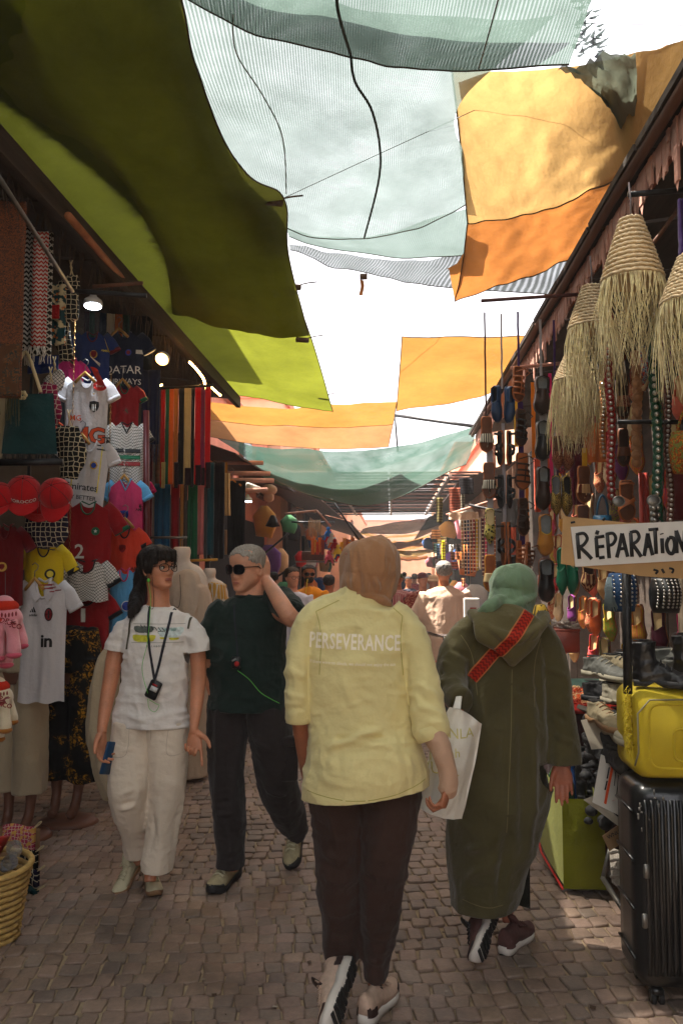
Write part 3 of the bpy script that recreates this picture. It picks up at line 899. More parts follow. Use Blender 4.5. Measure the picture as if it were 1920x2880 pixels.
def disc_mesh(r,n=20,sx=1.0):
 b=MB();rr=[[(r*k*sx*math.cos(2*PI*i/n),r*k*math.sin(2*PI*i/n),0)for i in range(n)]for k in(.02,.4,.7,1)]
 b.loft(rr,True,False);return b.mesh('print')
def poly_mesh(pts):
 b=MB();b.add([(x,y,0)for x,y in pts],[tuple(range(len(pts)))]);me=b.mesh('print')
 bm=bmesh.new();bm.from_mesh(me);bmesh.ops.triangulate(bm,faces=bm.faces[:]);bm.to_mesh(me);bm.free();return me
def print_on(root,bvh,c,me,mat,name='print',d=(0,1,0),r=(1,0,0),u=(0,0,1),off=.003,step=.03,back=.3):
 cut_grid(me,step);fr_=frame(Vector(c)-Vector(d).normalized()*back,r,u)
 project(me,fr_,bvh,d,off,back+.4)
 return put(me,name,mat,root)
def strap_on(root,pts,w,bvh,mat,name,off=.006,d=(0,1,0),n=40,start=2.9,th=.003):
 pp=[Vector(p)for p in pts];b_=MB()
 path=[cr(pp,i/n)for i in range(n+1)]
 vs=[];uv=[]
 L_=0;lasty=pp[0].y+.1
 for i,p in enumerate(path):
  t=(path[min(i+1,n)]-path[max(i-1,0)]).normalized();s_=Vector((t.z,0,-t.x)).normalized()
  if i:L_+=(path[i]-path[i-1]).length
  for k in range(5):
   q=p+s_*w*(k/4-.5);q=Vector((q.x,start,q.z));h=bvh.ray_cast(q,Vector(d),1.5)
   z=h[0]if h[0]is not None else bvh.find_nearest(Vector((q.x,lasty,q.z)))[0]
   lasty=z.y
   vs.append(z-Vector(d)*off);uv.append((w*(k/4-.5),L_))
 fs=[(i*5+k,i*5+k+1,i*5+k+6,i*5+k+5)for i in range(n)for k in range(4)]
 b_.add(vs,fs,uv);return put_mb(b_,name,mat,root)
 # 1  woman in the yellow shirt, seen from behind
m_ysh=cloth('yellow_jersey_cotton',H(234,220,158),.07,600,.2)
m_hij=cloth('tan_headscarf_cotton',H(170,124,88),.1,700,.3)
m_brown=cloth('dark_brown_trouser',H(62,44,38),.18,600,.1)
m_tansleeve=cloth('beige_undersleeve',H(196,158,132),.1,700,.1)
m_skinb=skin('brown_skin',H(172,112,82))
m_rubber=M('white_rubber_sole',H(214,206,196),.6,.1,10,.1)
m_blkrub=M('black_rubber',(.02,.02,.022),.6,.3,12,.3)
m_tread=M('tan_rubber_tread',H(150,104,70),.7,.3,20,.4)
Y0=2.92
w1=person('person',G(1030,2790),'woman seen from behind in a pale yellow shirt and tan headscarf, nearest to the camera')
b=MB()
TP(b,[(1030,1560,2.93,66,.085),(1022,1660,2.92,48,.060),(1014,1720,2.92,70,.07),(1010,1850,2.92,110,.09),(1010,2040,2.92,112,.09),(1015,2150,2.92,100,.09),(1015,2190,2.92,60,.06)])
b.ell(P(1036,1598,2.95),(.085,.10,.11))
TP(b,[(900,1740,2.92,40,.05),(852,1800,2.90,34,.042),(840,1960,2.88,27,.036),(852,2090,2.98,22,.03),(862,2170,3.06,17,.02),(866,2190,3.08,15,.018)])
TP(b,[(1130,1750,2.92,40,.05),(1172,1830,2.90,36,.045),(1206,1970,2.84,30,.038),(1235,2080,2.78,21,.028),(1257,2160,2.745,15,.022),(1262,2200,2.74,14,.018)])
TP(b,[(955,2230,2.92,50,.08),(955,2420,2.90,44,.06),(962,2560,2.94,28,.04),(968,2690,2.93,22,.03),(972,2740,2.90,18,.026)])
TP(b,[(1075,2230,2.92,50,.08),(1070,2440,2.88,44,.06),(1060,2600,2.92,36,.05),(1056,2740,2.92,24,.034),(1060,2775,2.90,22,.03)])
hand(b,P(1260,2200,2.74),(-.25,-.25,-1),(-1,.25,0),[(.9,1.2,.6)]*4,.86,(.5,.9),1)
hand(b,P(866,2180,3.08),(.1,.1,-1),(1,-.2,0),[(.6,.9,.5)]*4,.84,(.4,.6),-1)
put(remeshed(b,.0048,3,name='body'),'body',m_skinb,w1)
b=MB()
TP(b,[(1018,1655,2.93,48,.058),(1014,1678,2.92,74,.074),(1008,1712,2.92,128,.094),(1006,1770,2.92,152,.112),(1004,1850,2.91,150,.124),(1006,1930,2.91,146,.13),(1014,2010,2.91,144,.132),(1018,2080,2.90,152,.142),(1026,2150,2.89,166,.158),(1030,2210,2.89,173,.16),(1028,2250,2.89,174,.16),(1028,2300,2.89,172,.15)],40)
TP(b,[(930,1700,2.92,34,.07),(880,1738,2.92,42,.075),(852,1800,2.90,42,.068),(838,1890,2.88,36,.060),(838,1970,2.88,34,.056),(841,2016,2.89,36,.056),(842,2030,2.89,33,.05)],24)
TP(b,[(1096,1712,2.92,36,.07),(1140,1760,2.92,42,.075),(1168,1820,2.90,44,.070),(1192,1930,2.86,44,.064),(1204,2010,2.83,47,.064),(1212,2050,2.81,46,.060),(1218,2078,2.80,41,.052)],24)
cl=[]
def trim(me,cuts,th=.004):
 bm=bmesh.new();bm.from_mesh(me)
 for co,no,rad in cuts:
  co=Vector(co);vs=set(v for v in bm.verts if(v.co-co).length<rad);fs=[f for f in bm.faces if all(v in vs for v in f.verts)];es=set(e for f in fs for e in f.edges);gv=set(v for f in fs for v in f.verts)
  bmesh.ops.bisect_plane(bm,geom=list(gv)+list(es)+fs,plane_co=co,plane_no=Vector(no).normalized(),clear_outer=True)
 bm.normal_update();be=[e for e in bm.edges if e.is_boundary]
 ex=bmesh.ops.extrude_edge_only(bm,edges=be)['geom']
 nv=[v for v in ex if isinstance(v,bmesh.types.BMVert)];nr={v:v.normal.copy()for v in nv}
 for v in nv:
  c_=min(cuts,key=lambda c:(v.co-Vector(c[0])).length)
  ax_=Vector(c_[1]).normalized();q=Vector(c_[0])-v.co;q-=ax_*q.dot(ax_);v.co+=q.normalized()*th*1.5-ax_*.012
 for f in bm.faces:f.smooth=True
 bm.to_mesh(me);bm.free();return me
def PP(x,y,Y=2.77):return tuple(P(x,y,Y))
for(a,c,wd,am)in(((900,2112),(1100,2040),.012,.014),((905,2080),(1130,2072),.010,-.010),((1020,1960),(1120,2010),.012,.013),((1010,1935),(1150,2000),.012,-.010),((1060,1880),(1150,1950),.010,.010),((1120,1960),(1165,2055),.010,.012),((880,2000),(940,2085),.014,.012),((960,1900),(1010,2010),.020,.008),((1060,2210),(1020,2120),.020,.010),((1120,2200),(1100,2100),.022,.012),((960,2200),(930,2120),.020,.010),((1160,2190),(1150,2110),.016,.012),((885,1760),(900,1900),.014,-.010),((1138,1775),(1128,1900),.014,-.012),((870,2060),(930,2130),.012,-.010),((1000,2090),(1150,2110),.016,.010),((940,1700),(915,1780),.016,.007),((1085,1695),(1110,1780),.016,.007)):
 cl.append((PP(*a),PP(*c),wd,am))
for(x,y,Y,x2,y2,am)in((1180,1925,2.80,1225,1960,.008),(1170,1950,2.79,1228,1995,-.008),(1176,1985,2.78,1235,2010,.008),(1190,2030,2.75,1240,2035,.007),(815,1880,2.83,860,1910,.007),(812,1950,2.83,862,1965,.007),(815,1990,2.83,865,1990,-.006)):
 cl.append((tuple(P(x,y,Y)),tuple(P(x2,y2,Y)),.011,am))
bz=P(0,2300,2.9).z
me=remeshed(b,.0055,4,creases(cl,folds((.0045,(9,9,14),1,None),(.0022,(16,16,30),7,bandmask(bz,bz+1.0)),(.007,(8,8,3.2),4,bandmask(bz,bz+.40)),(.0016,(26,26,20),9,None))),'shirt')
trim(me,[(P(1028,2222,2.89),(.13,0,-1),.45)])
shirt_bvh=bvh_of(me)
sh=put(me,'shirt',m_ysh,w1)
def band(root,c,rx,ry,h,mat,side=(1,0,0),ax=(0,0,1),name='hem',n=36,thick=.004):
 c=Vector(c);ax=Vector(ax).normalized();b_=MB()
 b_.tube([c-ax*h/2,c-ax*(h/2-.002),c+ax*(h/2-.002),c+ax*h/2],[(rx-.002,ry-.002),(rx+thick,ry+thick),(rx+thick,ry+thick),(rx-.002,ry-.002)],n,side,False)
 o=put_mb(b_,name,mat,root);return o
band(w1,P(1214,2062,2.806),px2m(42,2.8),.054,.045,m_ysh,ax=P(1218,2078,2.80)-P(1206,2040,2.81),name='cuff')
band(w1,P(841,2018,2.89),px2m(34,2.88),.052,.035,m_ysh,name='cuff')
band(w1,P(1016,1672,2.925),px2m(62,2.92),.066,.018,m_ysh,name='collar')
t=text_mesh('PERSEVERANCE',.074,.022,spacing=1.08)
m_ink=M('pale_print_ink',H(246,236,214),.7,.08,30,0)
wx=max(v.co.x for v in t.vertices)-min(v.co.x for v in t.vertices)
tw=px2m(256,2.8);t.transform(Matrix.Scale(tw/wx,4,(1,0,0)))
print_on(w1,shirt_bvh,P(995,1808,2.8),t,m_ink,'lettering',r=(1,0,-.03),step=.02).parent=sh
t=text_mesh('If there were no clouds, we should not enjoy the sun',.0155,.01)
wx=max(v.co.x for v in t.vertices)-min(v.co.x for v in t.vertices);tw=px2m(240,2.8);t.transform(Matrix.Scale(tw/wx,4,(1,0,0)))
print_on(w1,shirt_bvh,P(990,1866,2.8),t,m_ink,'small_lettering',r=(1,0,-.03),step=.03).parent=sh
m_ysm=cloth('yellow_seam',H(186,174,92))
for pts in([(884,1722),(900,1790),(896,1900)],[(1132,1735),(1126,1800),(1134,1905)],[(862,2226),(940,2236),(1040,2236),(1130,2220),(1196,2196)],[(884,1722),(950,1690)],[(1132,1735),(1080,1690)]):
 strap_on(w1,[P(x,y,2.79)for x,y in pts],.0028,shirt_bvh,m_ysm,'seam',.0008,n=26,start=2.4).parent=sh
b=MB()
TP(b,[(1220,2060,2.80,34,.046),(1238,2105,2.77,30,.043),(1256,2160,2.75,25,.036),(1260,2200,2.74,26,.036),(1256,2225,2.735,26,.036),(1250,2238,2.73,18,.026)],16)
put(remeshed(b,.005,3,folds((.002,(20,20,30),3,None)),'undersleeve'),'undersleeve',m_tansleeve,w1)
b=MB()
TP(b,[(1040,1513,2.95,22,.04),(1042,1524,2.95,52,.085),(1042,1552,2.95,76,.112),(1040,1590,2.95,84,.12),(1036,1622,2.95,83,.118),(1031,1650,2.94,79,.11),(1026,1676,2.935,73,.09),(1022,1694,2.93,66,.075),(1020,1704,2.93,50,.05)],30)
TP(b,[(960,1682,2.90,8,.014),(1000,1672,2.865,8,.014),(1040,1674,2.855,9,.016),(1078,1690,2.875,11,.018),(1094,1704,2.92,8,.014)],12,(0,0,1))
TP(b,[(1105,1560,2.95,14,.03),(1108,1600,2.93,13,.04),(1098,1648,2.91,14,.035),(1082,1700,2.89,10,.02)],12)
cl=[(tuple(P(985+14*k,1600+6*k,2.84)),tuple(P(972+20*k,1668,2.84)),.009,.009*(1 if k%2 else-1))for k in range(7)]
cl+=[(tuple(P(1110-9*k,1560+10*k,2.86)),tuple(P(1075-6*k,1670,2.84)),.009,.010*(1 if k%2 else-1))for k in range(6)]
put(remeshed(b,.0045,2,creases(cl,folds((.004,(16,16,7),2,None),(.003,(44,30,9),5,None))),'headscarf'),'headscarf',m_hij,w1)
b=MB()
TP(b,[(950,2190,2.92,84,.12),(948,2260,2.92,76,.12),(950,2340,2.90,66,.105),(952,2420,2.88,60,.09),(955,2500,2.90,58,.085),(960,2580,2.94,54,.08),(964,2650,2.93,50,.07),(964,2690,2.90,46,.06),(966,2712,2.88,38,.05)],28)
TP(b,[(1090,2190,2.92,92,.13),(1092,2260,2.92,86,.125),(1084,2340,2.90,76,.11),(1076,2430,2.88,68,.09),(1068,2520,2.90,60,.085),(1062,2600,2.93,53,.075),(1058,2680,2.93,45,.062),(1056,2730,2.92,37,.052),(1056,2748,2.92,33,.046)],28)
cl=[]
for(a,c,Y,wd,am)in(((905,2400),(985,2425),2.80,.012,.010),((900,2430),(980,2450),2.80,.012,-.008),((905,2470),(990,2478),2.80,.013,.009),((1010,2440),(1070,2460),2.80,.013,.008),((920,2660),(1000,2650),2.86,.012,.009),((925,2690),(1005,2680),2.85,.012,.008),((1030,2700),(1085,2712),2.87,.010,.007),((1090,2290),(1060,2400),2.79,.018,.008),((930,2290),(950,2390),2.80,.018,.008),((1006,2280),(1002,2360),2.80,.012,-.014)):
 cl.append((tuple(P(*a,Y)),tuple(P(*c,Y)),wd,am))
put(remeshed(b,.006,3,creases(cl,folds((.0065,(9,9,6),3,None),(.003,(7,7,22),5,None),(.002,(24,24,24),8,None))),'trousers'),'trousers',m_brown,w1)
m_beige_sh=M('pale_pink_mesh_upper',H(198,170,150),.8,.15,40,.6,300,.002)
m_dkbrown=M('dark_brown_leather',H(54,36,32),.6,.2,20,.2)
shoe(w1,P(1000,2700,2.84),P(942,2874,2.62),(-.25,1,.25),.265,[m_beige_sh,m_rubber,m_blkrub,m_dkbrown,m_beige_sh],chunky=1.15,label='rear shoe with its heel raised and its sole showing')
sh_heel=P(1020,2800,2.80);sh_heel.z=.004;toe_=P(1108,2752,3.05);toe_.z=.004
shoe(w1,sh_heel,toe_,(0,0,1),.262,[m_beige_sh,m_rubber,m_blkrub,m_dkbrown,m_beige_sh],chunky=1.2)
# 2  woman in the green djellaba
m_dj=cloth('olive_wool_djellaba',H(78,72,44),.16,500,.25)
m_dj2=cloth('olive_wool_hood',H(92,84,52),.16,500,.25)
m_ghij=cloth('sage_headscarf',H(112,138,108),.1,700,.3)
m_skin2=skin('ruddy_skin',H(170,102,76))
YG=3.42
w2=person('person',G(1420,2640),'woman seen from behind in an olive green hooded djellaba and sage headscarf')
b=MB()
TP(b,[(1440,1650,3.42,34,.05),(1432,1710,3.42,40,.055),(1425,1760,3.42,80,.08),(1420,1950,3.42,90,.1),(1420,2150,3.42,90,.1),(1410,2300,3.42,60,.08)])
b.ell(P(1440,1655,3.44),(.062,.075,.075))
TP(b,[(1330,1790,3.42,34,.045),(1285,1870,3.38,28,.04),(1268,1960,3.30,25,.034),(1300,1990,3.2,20,.025)])
TP(b,[(1520,1800,3.42,34,.045),(1560,1930,3.40,28,.04),(1580,2080,3.36,22,.032),(1582,2150,3.34,16,.022)])
TP(b,[(1370,2200,3.42,46,.07),(1355,2400,3.40,34,.05),(1355,2530,3.36,19,.026),(1358,2575,3.32,18,.024)])
TP(b,[(1450,2200,3.42,46,.07),(1440,2400,3.46,34,.05),(1424,2540,3.46,19,.026),(1430,2590,3.46,17,.024)])
hand(b,P(1578,2140,3.34),(.05,-.1,-1),(-.25,-1,0),[(.25,.3,.2),(.3,.35,.25),(.35,.4,.3),(.45,.45,.3)],.95,(.45,.3),1,.06)
hand(b,P(1290,1985,3.22),(-.35,-.5,-.8),(.3,.9,-.4),[(1.0,1.1,.6)]*4,.85,(.5,.9),-1)
put(remeshed(b,.0048,3,name='body'),'body',m_skin2,w2)
b=MB()
TP(b,[(1436,1700,3.42,46,.06),(1430,1726,3.42,70,.08),(1424,1754,3.42,100,.10),(1420,1800,3.42,112,.12),(1420,1900,3.41,112,.13),(1420,1990,3.40,112,.14),(1422,2080,3.40,122,.15),(1416,2180,3.40,124,.155),(1398,2280,3.39,122,.16),(1380,2360,3.39,116,.16),(1370,2440,3.38,102,.15),(1364,2500,3.37,92,.14),(1358,2545,3.36,84,.13),(1352,2600,3.36,76,.12)],44)
TP(b,[(1352,1752,3.42,34,.07),(1312,1796,3.41,46,.075),(1280,1850,3.39,48,.075),(1272,1905,3.35,46,.07),(1280,1950,3.27,38,.06),(1300,1975,3.20,32,.05)],26)
TP(b,[(1490,1752,3.42,32,.07),(1522,1796,3.42,42,.075),(1550,1870,3.41,44,.072),(1564,1960,3.39,42,.066),(1574,2050,3.37,42,.062),(1578,2110,3.35,43,.060),(1579,2150,3.34,42,.058),(1580,2185,3.33,40,.05)],26)
cl=[]
for(a,c,Y,wd,am)in(((1500,2000),(1490,2420),3.26,.022,.014),((1470,2000),(1462,2400),3.25,.020,-.014),((1440,1950),(1400,2350),3.25,.024,.012),((1420,2350),(1400,2530),3.24,.018,-.018),((1380,1960),(1330,2200),3.26,.020,-.012),((1395,2360),(1300,2400),3.25,.016,.014),((1395,2420),(1310,2470),3.25,.016,.012),((1400,2480),(1320,2500),3.25,.014,-.010),((1360,2060),(1290,2280),3.27,.022,.014),((1238,1860),(1300,1890),3.32,.012,.013),((1234,1890),(1305,1915),3.31,.011,-.012),((1236,1915),(1308,1945),3.28,.011,.013),((1246,1950),(1310,1960),3.24,.010,.010),((1262,1820),(1320,1850),3.33,.012,-.010),((1535,1880),(1590,1900),3.34,.014,.009),((1540,2000),(1600,2030),3.31,.014,-.009),((1548,2060),(1606,2090),3.30,.013,.009),((1424,1930),(1420,2300),3.25,.008,-.006),((1335,1800),(1345,1960),3.29,.014,-.014),((1516,1830),(1512,2020),3.30,.014,-.014)):
 cl.append((tuple(P(*a,Y)),tuple(P(*c,Y)),wd,am))
gz=P(0,2000,3.4).z
me=remeshed(b,.006,4,creases(cl,folds((.014,(7,7,1.8),6,bandmask(.3,1.0,.1)),(.005,(8,8,2.6),16,None),(.0045,(12,12,9),11,None),(.0012,(30,30,26),9,None))),'djellaba')
trim(me,[(P(1355,2545,3.36),(.05,0,-1),.35),(P(1579,2146,3.34),(0,0,-1),.13)],.005)
dj_bvh=bvh_of(me)
put(me,'djellaba',m_dj,w2)
b=MB()
b2=[]
TP(b,[(1436,1716,3.33,64,.045),(1430,1730,3.31,84,.05),(1428,1754,3.27,96,.044),(1434,1784,3.25,98,.040),(1440,1815,3.245,66,.034),(1440,1850,3.25,30,.026),(1438,1874,3.26,8,.012)],26)
TP(b,[(1330,1722,3.36,12,.03),(1352,1748,3.28,16,.03),(1392,1778,3.23,17,.026),(1440,1796,3.21,18,.024),(1490,1784,3.22,18,.026),(1522,1752,3.28,16,.03),(1524,1726,3.36,12,.03)],14,(0,0,1))
cl=[(tuple(P(1345,1735,3.22)),tuple(P(1430,1770,3.18)),.012,-.012),(tuple(P(1360,1760,3.2)),tuple(P(1440,1860,3.2)),.010,-.008),(tuple(P(1520,1760,3.2)),tuple(P(1445,1860,3.2)),.010,-.008),(tuple(P(1438,1705,3.24)),tuple(P(1438,1870,3.22)),.006,.006),(tuple(P(1450,1772,3.18)),tuple(P(1510,1755,3.2)),.012,-.012)]
put(remeshed(b,.0055,5,creases(cl,folds((.003,(12,12,12),2,None))),'hood'),'hood',m_dj2,w2)
b=MB()
TP(b,[(1440,1588,3.44,18,.03),(1441,1600,3.44,44,.075),(1442,1628,3.44,61,.11),(1441,1662,3.44,63,.115),(1436,1692,3.42,60,.105),(1428,1716,3.39,60,.10),(1420,1734,3.37,62,.09)],28)
TP(b,[(1408,1684,3.33,14,.03),(1388,1700,3.29,18,.03),(1366,1714,3.29,17,.026),(1344,1728,3.33,9,.016)],12,(0,0,1))
TP(b,[(1490,1672,3.40,12,.03),(1470,1690,3.34,15,.03),(1440,1700,3.31,15,.026),(1405,1704,3.32,13,.026),(1370,1722,3.35,8,.02)],12,(0,0,1))
cl=[(tuple(P(1396+6*k,1676+5*k,3.32)),tuple(P(1484+2*k,1700+8*k,3.32)),.008,.009*(1 if k%2 else-1))for k in range(5)]
put(remeshed(b,.0045,2,creases(cl,folds((.004,(18,18,8),2,None),(.0025,(44,30,14),5,None))),'headscarf'),'headscarf',m_ghij,w2)
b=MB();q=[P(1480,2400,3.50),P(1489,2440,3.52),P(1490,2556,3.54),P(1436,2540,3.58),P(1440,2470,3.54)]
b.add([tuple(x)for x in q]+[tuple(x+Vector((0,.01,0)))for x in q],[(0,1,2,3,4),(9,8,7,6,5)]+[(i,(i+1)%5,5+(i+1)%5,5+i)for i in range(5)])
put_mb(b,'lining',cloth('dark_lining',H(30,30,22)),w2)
m_strap=printed('red_woven_strap',H(176,42,22),H(120,24,16),'zigzag',60,.5)
m_strap2=M('tan_strap_edge',H(180,110,60),.8)
hb=MB();
allm=[o for o in w2.children if o.name.startswith(('djellaba','hood'))]
bm=bmesh.new()
for o in allm:
 tmp=o.data.copy();tmp.transform(Matrix.Translation(Vector(w2.location)));bm.from_mesh(tmp);bpy.data.meshes.remove(tmp)
w2bvh=BVHTree.FromBMesh(bm);bm.free()
spth=[P(1484,1722,3.28),P(1462,1758,3.24),P(1420,1810,3.25),P(1375,1858,3.27),P(1328,1912,3.3)]
strap_on(w2,spth,px2m(34,3.2),w2bvh,m_strap2,'strap_edge',.005)
strap_on(w2,spth,px2m(27,3.2),w2bvh,m_strap,'shoulder_strap',.008)
m_djs=cloth('olive_seam',H(120,112,78))
for pts in([(1440,1884),(1430,2100),(1418,2330)],[(1300,1790),(1332,1850),(1345,1960)],[(1530,1800),(1508,1870),(1504,1990)],[(1300,2530),(1360,2540),(1410,2536)]):
 strap_on(w2,[P(x,y,3.27)for x,y in pts],.003,w2bvh,m_djs,'seam',.0008,n=26,start=2.9)
m_plum=M('plum_knit_upper',H(92,60,56),.85,.2,30,.6,260,.002)
shoe(w2,P(1400,2552,3.38),P(1345,2712,3.16),(-.3,1,.3),.26,[m_plum,m_rubber,m_blkrub,m_blkrub,m_blkrub],label='rear shoe with heel raised, tan and black sole showing')
a_=P(1412,2636,3.34);a_.z=.004;c_=P(1496,2590,3.58);c_.z=.004
shoe(w2,a_,c_,(0,0,1),.26,[m_plum,m_rubber,m_blkrub,m_plum,m_plum])
b=MB();TP(b,[(1516,1700,3.75,14,.03),(1520,1730,3.75,24,.05),(1522,1770,3.75,26,.05),(1520,1800,3.75,18,.03)],14)
tag(remeshed(b,.006,3,name='print_bag')and link('patterned_scarf',remeshed(b,.006,3,name='patterned_scarf'),printed('tropical_print',H(60,52,24),H(196,160,60),'zigzag',30,.5,'Object')),'black and gold patterned cloth bundle just behind the sage headscarf','cloth')
# tote bag held by the yellow-shirt woman's far side
m_tote=cloth('white_canvas_tote',H(238,234,224),.05,500,.1)
tb=empty('tote_bag',P(1270,2300,3.12),0,'white canvas tote bag with faded yellow lettering between the two women','bag')
def tote_fn(front):
 c=[[(1262,1990,3.10),(1300,2000,3.06),(1354,2036,3.10)],[(1215,2090,3.10),(1280,2110,3.02),(1340,2120,3.10)],[(1190,2200,3.08),(1260,2215,3.00),(1318,2220,3.08)],[(1176,2270,3.07),(1235,2300,3.02),(1298,2304,3.07)]]
 rr=[[P(x,y,Y)for x,y,Y in r_]for r_ in c]
 def f(u,v):
  p=cr([cr(r_,u)for r_ in rr],v);k=math.sin(PI*u)*(.3+.7*math.sin(PI*min(1,v+.1)))
  w=.016*nz(u*5,v*3.5,2+front)+.008*nz(u*11,v*9,5)+.003*math.sin(u*20+4*v)
  return tuple(p+Vector((0,(.045 if front else-.01)*k*(1 if front else 1)+w,0)))
 return f
b=MB();b.grid(tote_fn(0),24,24);b.grid(tote_fn(1),24,24)
me=b.mesh('bag_body');tbv=bvh_of(me);bb=put(me,'bag_body',m_tote,tb)
b=MB()
for dx in(0,14):
 b.tube(smooth_path([P(1272+dx,2012,3.085),P(1281+dx*.6,1985,3.12),P(1288+dx*.3,1958,3.18),P(1292,1944,3.2)],12),[(.009,.002)]*13,6,(1,0,0))
put_mb(b,'handle',m_tote,tb)
m_fy=M('faded_yellow_ink',H(206,196,128),.8,.2,30,0)
for s_,x,y,sz in(('ANLA',1290,2078,.05),('ah',1282,2130,.045),('TUAL',1240,2180,.055),('l',1215,2150,.05),('J',1256,2240,.07)):
 print_on(tb,tbv,P(x,y,2.95),text_mesh(s_,sz,.0),m_fy,'lettering',u=(.25,0,1),back=.1)
 # 3  woman in the white T-shirt, facing us
m_wht=cloth('white_tshirt_cotton',H(232,226,220),.05,700,.2)
m_cream=cloth('cream_cotton_twill',H(222,206,186),.07,600,.15)
m_skin3=skin('tanned_skin',H(196,136,104))
m_dkhair=hairmat('dark_brown_hair',(.006,.004,.003),(.022,.013,.009))
w3=person('person',G(425,2560),'dark haired woman with glasses in a white T-shirt and cream trousers')
HM3=head_mat(P(452,1652,3.86)+Vector((-.005,.0,-.012)),math.radians(56),math.radians(-6),0,.93)
b=MB()
b.loft(head_pts(HM3,'f',.85,.94));ear(b,HM3,-1);ear(b,HM3,1)
TP(b,[(440,1625,3.90,30,.055),(446,1665,3.90,31,.050),(446,1700,3.89,33,.052),(444,1728,3.89,60,.06),(440,1770,3.88,80,.075),(430,1900,3.88,76,.075),(424,1990,3.88,76,.07),(422,2030,3.88,50,.05)],24)
TP(b,[(350,1770,3.88,26,.042),(328,1830,3.87,25,.042),(312,1910,3.85,22,.036),(298,1985,3.81,19,.031),(288,2046,3.77,14,.024),(288,2062,3.76,14,.021)],18)
TP(b,[(535,1770,3.88,26,.042),(556,1840,3.87,23,.042),(558,1915,3.86,21,.036),(552,1990,3.80,18,.030),(546,2046,3.74,12,.022),(546,2058,3.735,12,.020)],18)
TP(b,[(378,2100,3.88,50,.07),(368,2250,3.84,34,.05),(384,2380,3.95,20,.03),(384,2425,4.0,16,.024)])
TP(b,[(462,2100,3.88,50,.07),(458,2250,3.86,34,.05),(430,2400,3.84,22,.03),(422,2480,3.80,16,.024)])
hand(b,P(288,2056,3.765),(.03,-.25,-1),(.8,-.3,0),[(.35,.5,.3),(.45,.55,.35),(.55,.6,.4),(.6,.7,.4)],.95,(.75,.25),1,.10)
hand(b,P(546,2052,3.738),(.10,-.2,-1),(-.1,-1,.1),[(.05,.15,.1),(.8,1.1,.7),(.95,1.2,.8),(1.0,1.2,.8)],.95,(1.05,.35),-1,.10)
put(remeshed(b,.0042,2,name='body'),'body',m_skin3,w3)
def face_bits(root,HM,eye=True,brow=(.02,.012,.01),lip=H(150,78,66),ey=-.0745,lids=True):
 me_w=M('eye_white',H(196,188,180),.3,.05,10,0);me_i=M('dark_iris',(.02,.012,.008),.2,.1,10,0)
 for s in(-1,1):
  if eye:
   b_=MB();b_.ell(HM@Vector((s*.031,ey+.010,.1085)),(.0125,.0125,.0095),12,8,HM.to_3x3().normalized());e=put_mb(b_,'eye',me_w,root)
   b_=MB();b_.ell(HM@Vector((s*.031+.003,ey-.0012,.1085)),(.0052,.003,.0056),10,6,HM.to_3x3().normalized());i_=put_mb(b_,'iris',me_i,root);i_.parent=e
   b_=MB();b_.tube([HM@Vector((s*.031+x,ey-.0015+abs(x)*.35,.1085+.0085-x*x*26))for x in(-.016,-.008,0,.008,.016)],[.0012,.0022,.0024,.0022,.0012],6)
   l_=put_mb(b_,'eyelash',m_dkhair,root);l_.parent=e
  b_=MB();b_.tube([HM@Vector((s*x,ey-.0085+abs(x-.026)*.42,.1250+(.004 if .02<x<.04 else .0015)))for x in(.012,.022,.034,.046)],[(.0018,.0018),(.0036,.003),(.0032,.0026),(.001,.001)],6)
  put_mb(b_,'eyebrow',M('brow_'+str(int(brow[0]*1000)),brow,.9),root)
 b_=MB()
 for z0,r in((.0505,.0030),(.0435,.0036)):
  b_.tube([HM@Vector((x,-.0845+abs(x)**1.6*4.6,z0+(.0012 if x==0 else 0)-(0.001 if abs(x)>.02 else 0)))for x in(-.023,-.014,-.006,0,.006,.014,.023)],[.0008,r*.8,r,r,r,r*.8,.0008],8)
 put_mb(b_,'lips',M('lips_%d'%int(lip[0]*1000),lip,.55,.1),root)
face_bits(w3,HM3)
def hair_cap(HM,grow,zfront,zback,seg=48,nv=30,wave=.004):
 rg=head_pts(HM,hair=True,grow=grow,seg=seg,nv=nv)
 inv=HM.inverted();out=[]
 b_=MB();vs=[];fs=[];idx={}
 for j,r_ in enumerate(rg):
  for i,p in enumerate(r_):
   q=inv@p;k=(q.y+.09)/.18;lim=zfront+(zback-zfront)*min(1,max(0,k))**.8
   lim+=wave*math.sin(i*2.1)
   if q.z>lim:idx[(j,i)]=len(vs);vs.append(p)
 n=len(rg[0])
 for j in range(len(rg)-1):
  for i in range(n):
   c=[(j,i),(j,(i+1)%n),(j+1,(i+1)%n),(j+1,i)]
   if all(x in idx for x in c):fs.append(tuple(idx[x]for x in c))
 b_.add(vs,fs);return b_
b=MB()
hm=hair_cap(HM3,.013,.150,.035);me=hm.mesh('hair')
for v in me.vertices:v.co=v.co+Vector((0,0,.004*nz(v.co.x*60,v.co.y*60,v.co.z*20)))
def solid(me,t):
 bm=bmesh.new();bm.from_mesh(me);bmesh.ops.solidify(bm,geom=bm.faces[:],thickness=t);bm.to_mesh(me);bm.free();return me
solid(me,.010)
hb=MB();bm=bmesh.new();bm.from_mesh(me);bm.verts.ensure_lookup_table()
hb.add([v.co.copy()for v in bm.verts],[tuple(v.index for v in f.verts)for f in bm.faces]);bm.free()
hb.ell(HM3@Vector((0,.035,.150)),(.082,.088,.085),20,14)
